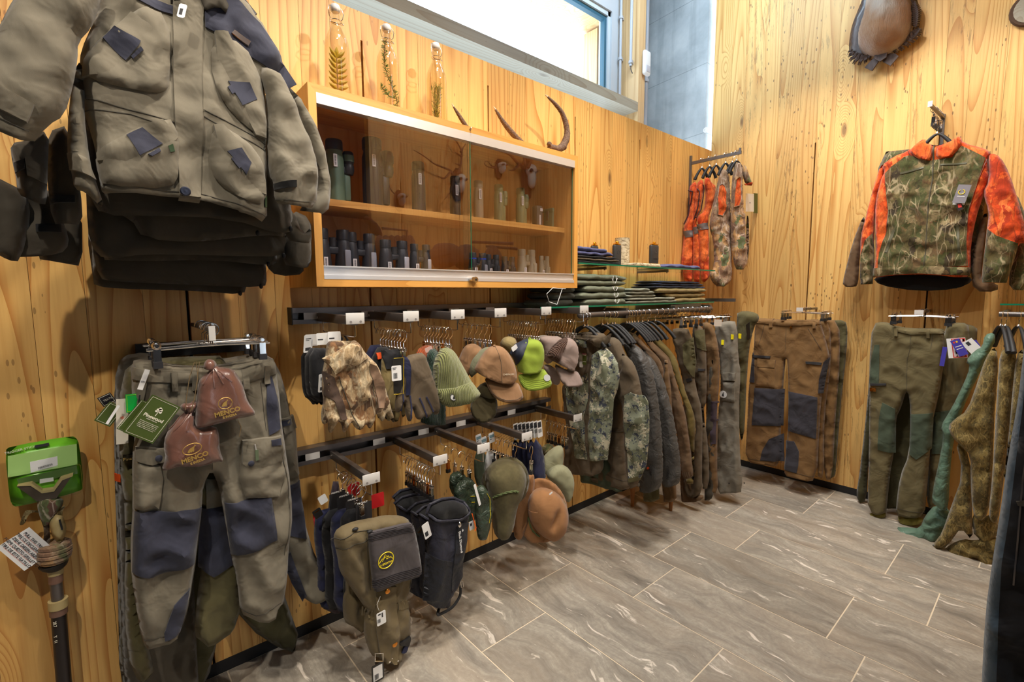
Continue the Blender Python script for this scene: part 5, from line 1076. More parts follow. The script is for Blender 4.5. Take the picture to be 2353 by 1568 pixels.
# third arm: stuff sacks
for i, (pts, y, lb) in enumerate(((qc((1035,270),(1075,235),(1125,240),(1160,290),(1190,340),(1180,420),(1100,430),(1040,360)), -.25, 'dark green drawstring pack cover, rearmost of three'), (qc((1060,360),(1100,300),(1150,265),(1200,300),(1215,360),(1215,440),(1205,560),(1110,560),(1080,480)), -.33, 'dark green drawstring pack cover, middle of three'), (qc((1205,360),(1225,325),(1250,320),(1275,350),(1300,400),(1308,470),(1300,580),(1280,640),(1262,678),(1230,676),(1215,640),(1198,500)), -.42, 'dark green drawstring pack cover with yellow print, frontmost of three'))):
    Q, t, s_ = garment('pack_cover', lb, 'pouch', frA(y), pts, F_POUCH, 'bag', th=.03, edge=.035, amp=.010, fu=26, fv=6, seed=150+i, res=.011)
    m = MB()
    if i: Q.line(m, [(a + (1 if i == 2 else -30)*0, b) for a, b in (qc((1262,370),(1285,400),(1290,470),(1283,560)) if i == 2 else qc((1162,390),(1195,385),(1200,420),(1165,425)))], .0011); obj('yellow_print', m, YEL, t, world=True)
    c = Q.pt(*(((pts[1][0]+pts[2][0])/2, (pts[1][1]+pts[2][1])/2)), 0); obj('drawstring', MB().tube([c, c + Vector((.01, -.01, -.03)), c + Vector((-.01, -.02, -.09))], .0012, 5), M_BLACK, t, world=True)
swing_tag('long white hang tag beside the frontmost pack cover', P(*qc((1205, 380))[0], 'y', -.44), (1, 0, .5), (-.28, 0, 1), .012, .10)
obj_ = thing('orange_loop', 'bright orange cord loop beside the frontmost pack cover', 'cord', P(*qc((1200, 620))[0], 'y', -.43)); obj('loop', MB().tube([P(*qc(p)[0], 'y', -.43) for p in ((1172,500),(1185,550),(1198,590),(1190,610))], .0022, 6), plain('orange cord', lin(250, 100, 30), .5), obj_, world=True)
# carded socks / scarves behind
for i in range(7):
    px = 1180 + i*9; y = -.20 - i*.018; c = swing_tag('white header card with dark print, %s from the left in the fan of cards' % NTH[i], P(px + 6, 992 - i*1.0, 'y', y), (1, 0, .12), (-.12, 0, 1), .032, .085, cord=[P(px + 6, 970, 'y', y), (-2.43, y, ZRL + .004)], prints=((.15,.08,.85,.4,INK), (.15,.5,.85,.72,plain('grey print', (.3,.3,.3), .6)))); pr = c.parent; pr['group'] = 'fan of carded socks on the fourth lower arm'
for i in range(5): Q, t, s_ = garment('socks', 'dark navy socks, %s from the left under the fan of white cards' % NTH[i], 'socks', frA(-.19 - i*.03), [(1178+i*12,1000),(1205+i*12,1035),(1208+i*12,1110),(1195+i*12,1128),(1178+i*12,1110)], F_NAVYS, group='navy socks on cards', th=.014, edge=.014, seed=160+i)
for i, (px, py) in enumerate(((1100, 1010), (1112, 1016), (1130, 1006))): swing_tag('pale blue and white card, %s in the row behind the third lower arm' % ('leftmost', 'middle', 'rightmost')[i], P(px, py, 'y', -.15 - .02*i), (1, 0, .15), (-.15, 0, 1), .034, .05, prints=((.1,.2,.9,.5,plain('blue print', lin(120, 150, 160), .6)), (.1,.6,.5,.66,INK)))
for i, (px, mt, lb) in enumerate(((1104, F_GREEN, 'dark green scarf hanging behind the pack covers'), (1128, STICK, 'white packaged socks beside the dark green scarf'))): Q, t, s_ = garment('scarf', lb, 'scarf', frA(-.17), [(px-14,1040),(px+14,1036),(px+14,1080),(px+10,1118),(px-12,1116)], mt, th=.012, edge=.014, seed=170+i)
# hats
def rope(name, pts, r, mat, parent):
    sp = spline(pts, 6); m = MB(); L = len(sp)
    for ph in (0, PI):
        q = []
        for i, p in enumerate(sp):
            t_ = (sp[min(i+1, L-1)] - sp[max(i-1, 0)]).normalized(); u = t_.cross(Vector((0,.3,1))).normalized(); w_ = t_.cross(u); a = i*.9 + ph; q.append(p + (u*math.cos(a) + w_*math.sin(a))*r*.6)
        m.tube(q, r*.75, 6)
    return obj(name, m, mat, parent, world=True)
M_ROPE = plain('green hat cord', lin(86, 98, 58), .8)
fr = frc(-2.48, -.38, 235)
Q, t, s_ = garment('felt_hat', 'mottled olive felt hat with a twisted green cord band', 'hat', fr, qc((1250,280),(1270,230),(1330,185),(1400,170),(1480,200),(1520,260),(1530,330),(1500,420),(1470,470),(1440,650),(1400,685),(1350,688),(1310,650),(1300,500),(1280,420)), F_FELTG, 'crown', th=.09, edge=.09, amp=.008, seed=180, res=.013)
Bq = Cloth((fr[0] - fr[3]*.03, *fr[1:]), qc((1228,300),(1250,230),(1320,160),(1400,135),(1480,160),(1530,230),(1540,320),(1500,420),(1430,440),(1330,430),(1260,400)), th=.012, edge=.02, amp=.006, seed=181); Bq.shell('brim', F_FELTG, t, .014)
rope('cord_band', [Q.pt(*qc(p)[0], .004) for p in ((1308,415),(1340,385),(1390,365),(1440,360),(1468,370))], .0042, M_ROPE, t)
Q, t, s_ = garment('felt_hat', 'light brown felt hat behind the front brown hat, only its brim showing', 'hat', frc(-2.34, -.37, 235), qc((1436,640),(1432,520),(1445,420),(1480,310),(1540,245),(1575,260),(1560,420),(1530,560),(1490,668),(1460,672)), F_FELT, 'brim', th=.014, edge=.02, amp=.006, seed=182)
fr = frc(-2.28, -.40, 232)
Bq = Cloth((fr[0], *fr[1:]), qc((1476,600),(1470,470),(1490,360),(1540,290),(1610,272),(1690,300),(1750,370),(1780,450),(1770,520),(1720,640),(1640,680),(1560,688),(1510,660)), th=.012, edge=.02, amp=.006, seed=184)
t = rootC('felt_hat', 'light brown felt hat with creased crown and thin green cord, in front', 'hat', Bq); Bq.shell('brim', F_FELT, t, .012)
crs = topx((fr[0] + fr[3]*.05, *fr[1:]), qc((1745,470),(1690,600)), .05)
Q = Cloth((fr[0] + fr[3]*.02, *fr[1:]), qc((1528,440),(1545,390),(1600,355),(1660,360),(1720,390),(1765,440),(1795,510),(1793,600),(1760,660),(1705,697),(1650,680),(1590,640),(1545,580),(1525,510)), th=.085, edge=.085, back=.1, amp=.004, seed=185, creases=[(crs[0][0], crs[0][1], crs[1][0], crs[1][1], .016, -.045)]); Q.shell('crown', F_FELT, t, .010)
rope('cord_band', [Bq.pt(*qc(p)[0], .012) for p in ((1600,640),(1550,590),(1525,500),(1530,420),(1575,365),(1640,345),(1700,365),(1760,430))], .0036, M_ROPE, t)
Q.patch('stitched_flap', qc((1535,512),(1590,500),(1600,568),(1550,572)), F_FELT, t, .003); swing_tag('small white tag', P(*qc((1672, 370))[0], 'y', -.47), (1, 0, .25), (-.2, 0, 1), .022, .008, parent=t)
hung('chrome clip hanger holding the front brown felt hat', -2.40, -.415, ZRL, None, 30, 1.2)
# sage caps on the fifth arm
fr = frc(-2.06, -.30, 238)
cap('khaki camo cap, rearmost on the fifth lower arm', frc(-2.02, -.22), qc((1600,110),(1650,60),(1700,70),(1690,120),(1640,150)), None, F_TREE, seed=190)
cap('sage cap hanging upright on the fifth lower arm', fr, qc((1580,235),(1610,170),(1680,95),(1740,68),(1762,100),(1760,200),(1720,240),(1640,245)), None, F_SAGE, seed=191)
cap('pale sage cap with branch print below the upright sage cap', frc(-2.10, -.34, 238), qc((1640,270),(1670,220),(1740,190),(1800,225),(1832,300),(1822,380),(1795,440),(1770,430),(1745,370),(1700,320)), None, F_SAGE, seed=192)
# ------------------------------------------------------------------ tags and drawstring bags on the left trousers
def qn(*p): return [(200 + x/5.226, 820 + y/5.226) for x, y in p]
def Uv(p, q): v = Vector(q) - Vector(p); return v
def card4(lbl, cc, y, mat, parent=None, inner=None, texts=(), name='swing_card', group=None):
    """flat card from four image corners (tl, tr, br, bl) on a plane at depth y"""
    a, b, c, d = [P(x, z, 'y', y) for x, z in cc]; cen = (a+b+c+d)/4; u = ((b-a)+(c-d)).normalized(); n = Vector((0,-1,0)); v = n.cross(u)*1
    wd = ((b-a).length+(c-d).length)/2; h = ((a-d).length+(b-c).length)/2
    if parent is None: parent = thing(name, lbl, 'tag', cen - Vector((0,0,h/2)), 0, group)
    card = obj('card', MB().prism([(-wd/2,-h/2),(wd/2,-h/2),(wd/2,h/2),(-wd/2,h/2)], cen, u, v, n, .0012), mat, parent, False, True)
    if inner:
        m = MB(); e = .04*wd + .0015; w_ = .0011
        q = [cen + n*.0014 + u*(sx*(wd/2-e)) + v*(sy*(h/2-e)) for sx, sy in ((-1,-1),(1,-1),(1,1),(-1,1))]; m.tube(q, w_*.6, 4, closed=True); obj('border', m, inner, card, False, True)
    for (tx, px, py, size, mt) in texts: text3d('lettering', tx, mt, cen + n*.0013 + u*(px*wd) + v*(py*h), u, v, size, card)
    return card, cen, u, v, n, wd, h
PINEG = plain('pine green card', lin(72, 88, 36), .4); CREAM = plain('cream print', lin(236, 232, 214), .5); GOLDP = plain('gold print', lin(196, 160, 84), .35, .5)
card4('black card with white lettering at the left edge of the trousers tags', qn((135,495),(300,420),(330,540),(185,610)), -.24, plain('black gloss card', lin(34, 32, 36), .35), inner=CREAM, texts=(('TEXTIL', .1, 0, .007, CREAM),))
card4('dark green card leaning at the left edge of the trousers tags', qn((80,740),(330,520),(400,640),(280,865)), -.26, PINEG, inner=CREAM)
card4('white picture card behind the green tags', qn((318,515),(490,500),(500,1040),(380,1050)), -.28, plain('cream card', lin(226, 218, 202), .5), texts=(('*', 0, .05, .02, ORNG),))
card4('black card with bright green rounded frame among the trousers tags', qn((465,460),(640,435),(640,660),(465,670)), -.29, plain('bright green card', lin(20, 176, 70), .4), inner=plain('lime print', lin(190, 220, 40), .4))
card4('black card with a green picture between the green cards', qn((600,475),(968,450),(968,800),(610,780)), -.30, plain('black card matt two', lin(36, 38, 44), .4), texts=(('E', -.35, .2, .018, plain('green print', lin(60, 190, 80), .5)),))
card4('second dark green card tilted behind the large lettered card', qn((690,520),(720,560),(480,905),(320,860)), -.315, PINEG, inner=CREAM)
card, cen, u, v, n, wd, h = card4('large green card with white tree and lettering hanging on the left trousers', qn((770,450),(1115,600),(795,1055),(445,905)), -.335, PINEG, inner=CREAM)
text3d('lettering', 'Pinewood', CREAM, cen + n*.0014 + v*.004, u, v, .0125, card, bold=.0003); text3d('lettering', 'outdoor collection', CREAM, cen + n*.0014 - v*.0035, u, v, .0036, card)
for i, tx in enumerate(('We create new clothes based on our', 'long experience and Swedish design', 'Quality and comfort for outdoor life', 'garments developed to be worn and', 'perfect for hunt and recreation')): text3d('fine_print', tx, CREAM, cen + n*.0014 - v*(.0125 + i*.0042), u, v, .0032, card)
m = MB(); tc = cen + v*.022 + n*.0014
for a, b, r_ in ((-.003,.006,.004),(.003,.007,.0045),(-.005,.001,.0032),(.005,.002,.0036),(0,.0105,.0038)): m.lathe([(r_, 0), (r_, .0004)], tc + u*a + v*b, 9, n)
m.prism([(-.0007,-.012),(.0009,-.012),(.0006,.006),(-.0006,.006)], tc, u, v, n, .0004); obj('tree_emblem', m, CREAM, card, False, True)['kind'] = 'stuff'
card4('narrow white price tag on a cord at the trousers waistband', qn((668,148),(725,155),(700,408),(628,390)), -.33, STICK, texts=(('||||||', 0, -.1, .006, INK),))
card4('narrow white price tag hanging at the left of the green cards', qn((300,575),(325,580),(325,825),(285,810)), -.30, STICK)
def bag(lbl, pts, y, neck, gathers, lc, s, seed, tilt, flower=None, oval=1.):
    Q = Cloth(frA(y), qn(*pts), th=.035, edge=.05, amp=.0035, fu=24, fv=7, seed=seed, back=.4, hem=False); t = rootC('drawstring_bag', lbl, 'bag', Q); Q.shell('pouch', F_SATIN, t, .009)
    m = MB()
    for g in gathers: Q.line(m, qn(*g), .0022, off=0)
    obj('gathers', m, F_SATIN, t, world=True)['kind'] = 'stuff'
    N_ = Cloth(frA(y - .004), qn(*neck), th=.02, edge=.02, amp=.006, fu=40, fv=20, seed=seed+5); N_.shell('ruffled_neck', F_SATIN, t, .008)
    c = Q.pt(*qn(lc)[0], .0075); u = Vector((math.cos(tilt), 0, math.sin(tilt))); v = Vector((-math.sin(tilt), 0, math.cos(tilt))); n = NA
    mm = MB(); mm.tube([c + v*.026*s + u*(oval*.0175*s*math.cos(a*PI/14)*(1)) + v*(.0165*s/oval**.3*math.sin(a*PI/14)) for a in range(28)], .0011, 5, closed=True); obj('emblem_ring', mm, GOLDP, t, world=True)
    pr = [(-.8,-.6),(-.55,-.75),(-.4,-.62),(-.2,-.8),(-.05,-.55),(.1,-.8),(.2,-.5),(.3,0),(.45,.4),(.75,.6),(.6,.68),(.55,.95),(.42,.6),(.2,.45),(-.3,.25),(-.65,-.2)]
    obj('kangaroo_emblem', MB().prism([(a*.0125*s*oval, b*.0115*s) for a, b in pr], c + v*.026*s, u, v, n, .0006), GOLDP, t, False, True)
    text3d('lettering', 'MENCO', GOLDP, c - v*.001*s, u, v, .0185*s, t, bold=.0006); text3d('lettering', 'E SVIZRA', GOLDP, c + u*.003*s - v*.0145*s, u, v, .0090*s, t, bold=.0004)
    return Q, t
Q1, tb = bag('brown satin drawstring bag with round gold emblem, upper one on the left trousers', [(1500,130),(1560,110),(1600,130),(1760,150),(1830,240),(1880,330),(1910,440),(1940,540),(2055,705),(1940,735),(1800,760),(1600,820),(1330,885),(1310,860),(1310,640),(1330,480),(1350,300),(1400,240),(1470,190)], -.345, [(1400,130),(1420,60),(1470,25),(1540,50),(1570,100),(1540,150),(1480,170),(1410,150)],
    [((1540,150),(1460,240),(1400,340)), ((1545,150),(1590,240),(1640,330)), ((1550,150),(1640,220),(1740,300)), ((1530,150),(1520,260),(1540,380))], (1680,655), 1.0, 201, .16)
bag('brown satin drawstring bag with oval gold emblem, lower one on the left trousers', [(1180,690),(1250,640),(1310,660),(1310,880),(1560,830),(1600,960),(1600,1130),(1660,1280),(1560,1280),(1480,1310),(1380,1340),(1250,1345),(1100,1340),(960,1390),(900,1385),(950,1230),(925,1100),(950,950),(1040,820)], -.33, [(1115,600),(1170,560),(1240,570),(1290,520),(1330,560),(1320,640),(1260,680),(1190,680),(1140,650)],
    [((1255,660),(1160,790),(1050,900)), ((1265,660),(1240,800),(1200,900)), ((1240,660),(1120,760),(1000,900))], (1290,1200), 1.0, 202, .20, oval=1.3)
m = MB()
for pts in ([(1290,60),(1230,250),(1200,450),(1180,640)], [(1310,60),(1330,260),(1300,440),(1260,640)], [(1350,60),(1320,300),(1290,520),(1240,660)], [(1810,770),(1850,840),(1830,960)]): m.tube([P(a, b, 'y', -.36) for a, b in qn(*pts)], .0011, 5)
obj('cords', m, plain('gold flecked cord', lin(120, 100, 70), .6), tb, world=True)['kind'] = 'stuff'

# ------------------------------------------------------------------ trigger stick in blister pack on the left wall
def qm(*p): return [(x/2.6656, 980 + y/2.6656) for x, y in p]
yS = -.045; LG = plain('lime green card', lin(116, 196, 40), .35); TAN = plain('tan plastic', lin(190, 170, 120), .45); M_TREE = F_TREE2
Q = Cloth(frA(yS), qm((30,150),(60,125),(440,58),(470,75),(485,110),(515,370),(490,400),(100,497),(70,480),(55,420)), th=.004, edge=.01, amp=0, seed=1, smooth=1)
t = rootC('shooting_stick', 'camo trigger stick in a bright green blister pack with white tag, at the lower left', 'shooting stick', Q); Q.shell('card', LG, t, .03)
def wpatch(name, pts, mat, off, parent=t, w_=.002, y=yS):
    p = topx(frA(y), pts, 0); return obj(name, MB().prism(p, Vector((0, y - off, 0)), UA, VA, NA, w_), mat, parent, False, True)
wpatch('pale_window', qm((50,180),(470,105),(475,230),(50,310)), plain('pale green print', lin(176, 220, 130), .4), .005)
wpatch('dark_band', qm((105,320),(470,235),(478,285),(120,360)), plain('dark green print', lin(86, 116, 60), .4), .006)
wpatch('hang_slot', qm((212,115),(300,98),(302,115),(216,130)), INK, .005)
text3d('lettering', 'TRIGGER STICK', CREAM, P(*qm((125, 145))[0], 'y', yS - .006), Vector((1, 0, .13)), VA, .009, t)
bl = obj('blister', MB().rbox(P(*qm((70,480))[0], 'y', yS - .002), P(*qm((492,235))[0], 'y', yS - .045), .012, seg=3), glass_mat('clear blister', (.95, .97, .95), .05, 1.35), t, True, True)
pr = wpatch('price_tag', qm((185,215),(352,180),(355,235),(190,280)), STICK, .006); barcode(pr, P(*qm((278,245))[0], 'y', yS - .0085), (1,0,.15), (-.15,0,1), .03, .006); wpatch('barcode_label', qm((245,320),(328,308),(330,330),(245,345)), STICK, .008)
yk = wpatch('yoke', qm((110,350),(200,330),(270,380),(330,370),(380,300),(450,278),(400,350),(350,420),(230,440),(180,400)), plain('dark brown yoke', lin(74, 62, 52), .5), .010, w_=.02); wpatch('yoke_pad', qm((112,348),(200,330),(265,375),(330,365),(375,300),(450,278),(448,288),(385,312),(335,380),(262,390),(195,345)), TAN, .008, yk, .024)
hd = Cloth(frA(yS - .02), qm((230,450),(300,430),(370,440),(395,470),(340,560),(300,620),(310,700),(290,740),(262,720),(270,640),(240,560),(225,500)), th=.02, edge=.02, amp=.004, seed=9, back=.8); hd.shell('grip_body', F_TREE2, t, .01)
gp = Cloth(frA(yS - .03), qm((330,560),(370,500),(405,485),(375,540),(400,590),(408,640),(390,700),(355,715),(325,690),(300,620),(302,580)), th=.016, edge=.014, amp=.001, seed=9, back=.6); g_ = gp.shell('tan_grip', TAN, t, .01)
for k in range(4): gp.patch('slot', [(a, b + k*5.2) for a, b in qm((360 + k*4,575),(370 + k*4,570),(374 + k*4,590),(364 + k*4,592))], M_BLACK, g_, .002)
tg = Cloth(frA(yS - .02), qm((165,515),(240,520),(245,535),(195,530),(170,550),(150,605),(115,612),(130,570),(150,525)), th=.01, edge=.008, amp=0, seed=2, back=.8); tg.shell('trigger', TAN, t, .01)
for i, (y_, r_) in enumerate(((735,.062),(760,.066),(785,.067),(808,.063),(825,.055))):
    c = P(*qm((333, y_ - 8))[0], 'y', yS - .02); hh = .0155; obj('collar_ridge', MB().lathe([(r_*.52, -hh/2), (r_*.60, -hh/4), (r_*.60, hh/4), (r_*.52, hh/2)], c, 20, (.06, 0, 1)), F_TREE2, t, True, True)
def qpt(x, y): return P(*qm((x, y))[0], 'y', yS - .02)
obj('neck', MB().tube([qpt(330, 835), qpt(336, 860), qpt(338, 880)], [.034, .028, .017], 16), M_BLACK, t, True, True)
obj('band', MB().tube([qpt(339, 872), qpt(341, 905)], .0178, 16), TAN, t, True, True); obj('band', MB().tube([qpt(341, 905), qpt(343, 955)], .0165, 16), plain('brown band', lin(128, 96, 82), .5), t, True, True)
obj('upper_tube', MB().tube([qpt(343, 955), qpt(356, 1085)], .0142, 16), M_DARKMETAL, t, True, True); obj('twist_lock', MB().tube([qpt(355, 1060), qpt(358, 1110)], .0225, 18), TAN, t, True, True); obj('band', MB().tube([qpt(358, 1110), qpt(360, 1150)], .0205, 18), plain('brown band two', lin(128, 96, 82), .5), t, True, True)
obj('lower_tube', MB().tube([qpt(360, 1150), qpt(392, 1568), qpt(392, 1568) + Vector((.008, 0, -.16))], .0175, 18), plain('black tube', lin(46, 40, 40), .4, .3), t, True, True)
c4 = card4('white paper tag with capital lettering hanging from the trigger of the stick', qm((168,615),(310,740),(180,905),(-10,745)), yS - .035, STICK)
for i, tx in enumerate(('PULL THIS TRIGGER', 'TIRE CE DECLENCHEUR', 'ZIEHE DIESEN ABZUG', 'PREMI QUESTO GRILLETTO', 'TIRE DE ESTE GATILLO')):
    cd, cen, u, v, n, wd, h = c4; text3d('lettering', tx, INK, cen + n*.0015 + v*(h*.30 - i*h*.155) + u*(.0), u, v, .0098, cd); k = cen + n*.0013 + v*(h*.24 - i*h*.155); obj('red_rule', MB().prism([(-wd*.4,0),(wd*.4,0),(wd*.4,.0006),(-wd*.4,.0006)], k, u, v, n, .0003), plain('red ink', lin(214, 90, 60), .6), cd, False, True)
for i, (tx, y_) in enumerate((('20.7', 1195), ('Y', 1270), ('11', 1300))): text3d('tube_lettering', tx, CREAM, qpt(338 + i*3, y_) + Vector((0, -.0185, 0)), VA*-1, UA, .010, t)

# ------------------------------------------------------------------ glass shelves with folded clothes
def shelf(lbl, x0, x1, y0, z, brk):
    t = thing('glass_shelf', lbl, 'shelf', ((x0+x1)/2, y0/2, z - .008)); g = obj('pane', MB().box((x0, y0, z - .008), (x1, -.02, z)), M_SHELFGLASS, t, False, True)
    obj('front_edge', MB().box((x0, y0 - .0012, z - .008), (x1 + .001, y0 - .0002, z)), M_GLASSEDGE, g, False, True); obj('side_edge', MB().box((x1 + .0002, y0, z - .008), (x1 + .0014, -.02, z)), M_GLASSEDGE, g, False, True)
    for x in brk: b = obj('bracket', MB().box((x - .006, y0 + .06, z - .024), (x + .006, -.002, z - .009)), M_DARKMETAL, t, False, True); obj('bracket_pin', MB().lathe([(.006, 0), (.006, .012)], (x, y0 + .07, z - .03), 10), M_CHROME, b, True, True)
    return t
shelf('upper green edged glass shelf right of the cabinet', -1.955, -.475, -.30, 1.557, (-1.65, -.997)); shelf('lower green edged glass shelf under the folded sweatshirts', -2.23, -.475, -.30, 1.333, (-2.1, -1.65, -.997))
def folded(name, lbl, cat, px0, px1, y0, y1, z0, h, mat, group=None, layers=2, seed=0, wav=.006, px_y=None):
    """a folded garment: rounded layers lying on each other, seen fold edge in front"""
    yy = px_y or y0; x0 = P(px0, 660, 'y', yy).x; x1 = P(px1, 660, 'y', yy).x; t = thing(name, lbl, cat, ((x0+x1)/2, (y0+y1)/2, z0), 0, group); lh = h/layers
    for k in range(layers):
        nx, ns = 26, 18; m = MB(); rr = random.Random(seed*10+k); o1, o2 = rr.uniform(-.008, .008), rr.uniform(-.006, .006)
        for i in range(nx+1):
            f = i/nx; x = x0 + (x1-x0)*f + (o1 if 0 < i < nx else 0); sq = max(.06, min(1, (min(f, 1-f)/.06))**.5)
            for j in range(ns):
                a = 2*PI*j/ns; cy, cz = math.cos(a), math.sin(a); e = .35
                yv = (y0+y1)/2 + o2 + abs(cy)**e*(1 if cy > 0 else -1)*(y1-y0)/2*(.9+.1*sq); zz = z0 + lh*(k+.5) + abs(cz)**.8*(1 if cz > 0 else -1)*lh*.52*sq
                nn = noise.noise(Vector((x*14, yv*14, seed*3+k*1.7))); sg_ = -1 if cy < 0 else .6
                m.v.append(Vector((x, yv + sg_*.006*noise.noise(Vector((x*22, k*3., seed))), max(z0 + .0005, zz + wav*nn*(.3 + .7*(k == layers-1))))))
        for i in range(nx):
            for j in range(ns): l = (j+1) % ns; m.f.append((i*ns+j, i*ns+l, (i+1)*ns+l, (i+1)*ns+j))
        m.f.append(tuple(range(ns))); m.f.append(tuple(nx*ns+j for j in range(ns))[::-1])
        obj('fold', m, mat, t, True, True, auto=0)
    return t
zs = 1.334
F_SW = fabric('grey green sweat', lin(118, 124, 106), .1, 500, .95, .4); F_SW2 = fabric('pale grey sweat', lin(140, 142, 128), .1, 500, .95, .4); F_DK = fabric('charcoal sweat', lin(72, 76, 70), .1, 500, .95, .4)
hts = [.034, .036, .036, .060]; z = zs
for i, h in enumerate(hts):
    t = folded('sweatshirt', 'grey green folded sweatshirt with white antler print, %s in the left pile' % ('bottom one', 'second from the bottom', 'third from the bottom', 'topmost')[i], 'sweatshirt', 1345 - (22 if i == 3 else 8*(i % 2)), 1440 + 3*(i % 2), -.285, -.08, z, h, F_SW, None, 1 if i < 3 else 2, 300+i, .008)
    c = P(1418 - i*2, 660, 'y', -.297); c.z = z + h*.5; m = MB()
    for s_ in (-1, 1):
        m.tube([c + Vector((s_*.005, 0, -h*.3)), c + Vector((s_*.016, -.001, 0)), c + Vector((s_*.012, 0, h*.4))], .0018, 5)
        for k in range(3): m.tube([c + Vector((s_*(.008+.004*k), 0, -h*.2+k*.005)), c + Vector((s_*(.020+.003*k), 0, k*.006))], .0012, 4)
    obj('antler_print', m, STICK, t, world=True)['kind'] = 'stuff'; z += h
for i in range(3): folded('sweatshirt', 'dark charcoal folded sweatshirt, %s at the left end of the lower shelf' % ('bottom one', 'middle one', 'top one')[i], 'sweatshirt', 1262 + i*6, 1320, -.26, -.06, zs + i*.034, .034, F_DK, None, 1, 310+i)
z = zs
for i in range(5): folded('t_shirt', 'thin pale grey folded shirt, %s in the middle pile' % ('lowest', 'second lowest', 'middle one', 'second highest', 'topmost')[i], 'shirt', 1442 + i*2, (1560, 1556, 1512, 1506, 1495)[i], -.285, -.08, zs + i*.0185, .0185, F_SW2, None, 1, 320+i, .004)
for i in range(3): folded('trousers_folded', 'khaki folded trousers, %s in the right pile' % ('bottom pair', 'middle pair', 'top pair')[i], 'trousers', 1555 - i*22, 1626, -.27, -.07, zs + i*.031, .031, F_KHAKI, None, 1, 330+i, .006)
for i in range(3): folded('shirt', 'navy folded shirt with white print, %s above the khaki trousers' % ('bottom one', 'middle one', 'top one')[i], 'shirt', 1500 + i*6, (1623, 1620, 1612)[i], -.26, -.08, zs + .093 + i*.016, .016, F_NAVYS, None, 1, 340+i, .005)
zt = 1.558
for i in range(3): folded('shirt', ('black folded shirt at the bottom of the left pile on the upper shelf', 'dark folded shirt with a tan edge under the indigo ones', 'slim black folded shirt in the middle of the upper left pile')[i], 'shirt', 1320, 1430 - i*4, -.28, -.08, zt + i*.014, .014, (F_BLACK, F_TAUPE, F_BLACK)[i], None, 1, 350+i, .003)
for i in range(2): folded('shirt', ('indigo blue folded shirt, lower one on the upper shelf', 'indigo blue folded shirt crumpled on top of the upper left pile')[i], 'shirt', 1318, 1414 - 14*i, -.28, -.08, zt + .042 + i*.022, .024, F_INDIGO, None, 1, 360+i, .010)
folded('shirt', 'single indigo folded shirt at the right end of the upper shelf', 'shirt', 1535, 1612, -.285, -.10, zt, .026, F_INDIGO, None, 1, 370, .008)
GOLD = plain('polished gold', lin(230, 170, 50), .2, 1.)
def flask(lbl, px, py0, z0, h, w_, y):
    c = P(px, py0, 'y', y); t = thing('hip_flask', lbl, 'flask', (c.x, y, z0)); obj('body', MB().rbox((-w_/2, -.012, .002), (w_/2, .012, h*.86), .010, seg=3), plain('black leather', lin(56, 56, 58), .5), t)
    obj('base_rim', MB().rbox((-w_/2 + .002, -.0125, 0), (w_/2 - .002, .0125, .005), .002), GOLD, t); obj('shoulder', MB().rbox((-w_*.38, -.010, h*.85), (w_*.38, .010, h*.90), .003), GOLD, t)
    obj('cap', MB().lathe([(.009, h*.88), (.009, h*.97), (.006, h)], (0, 0, 0), 14), GOLD, t); obj('hinge', MB().tube([(.009, 0, h*.9), (.018, 0, h*.93), (.012, 0, h)], .002, 6), GOLD, t)
    obj('embossed_ring', MB().tube([(.012*math.cos(a*PI/10), -.0122, h*.55 + .012*math.sin(a*PI/10)) for a in range(20)], .0007, 4, closed=True), INK, t); text3d('embossed_lettering', 'MENCO', INK, t.location + Vector((0, -.0123, h*.24)), UA, VA, .012, t)
    return t
flask('black hip flask with gold cap standing on a pale bark slab', 1502, 600, zt + .022, .142, .085, -.22)
flask('black hip flask with gold cap in front of the birch log', 1417, 592, zt + .0005, .15, .07, -.17)
M_BIRCH = NT('birch bark'); _p = M_BIRCH.obj(); _n = M_BIRCH.noise(M_BIRCH.mapv(_p, (40, 40, 90)), 1., 4, .7); M_BIRCH = M_BIRCH.out(M_BIRCH.ramp(_n, [(.35, lin(120, 100, 76)), (.5, lin(206, 190, 156)), (.7, lin(226, 214, 188))]), .8, M_BIRCH.bump(_n, .6, .004))
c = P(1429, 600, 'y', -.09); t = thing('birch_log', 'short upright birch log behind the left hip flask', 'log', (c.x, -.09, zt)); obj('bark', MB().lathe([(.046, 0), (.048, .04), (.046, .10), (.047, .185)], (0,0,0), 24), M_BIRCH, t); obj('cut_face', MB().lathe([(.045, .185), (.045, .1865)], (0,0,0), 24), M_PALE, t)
c0 = P(1483, 606, 'y', -.22); t = thing('bark_slab', 'pale split log slab lying under the right hip flask', 'log', (c0.x, -.2, zt)); m = MB().rbox((-.14, -.045, 0), (.14, .045, .022), .008, seg=3)
for v in m.v: v.y += .008*noise.noise(v*30); v.z = max(0, v.z + (.004*noise.noise(v*50) if v.z > .012 else 0))
obj('slab', m, M_BIRCH, t)
c = P(1330, 570, 'y', -.10); flask('hip flask behind the indigo shirts, only its gold cap showing', 1366, 560, zt + .0005, .15, .06, -.05)
t = thing('white_cable', 'loop of thin white cable at the left end of the lower shelf', 'cable', P(1262, 690, 'y', -.31)); obj('loop', MB().tube([P(a, b, 'y', -.31) for a, b in ((1300,664),(1270,662),(1256,676),(1262,694),(1280,700),(1286,682),(1292,664))], .0016, 6), STICK, t, world=True)

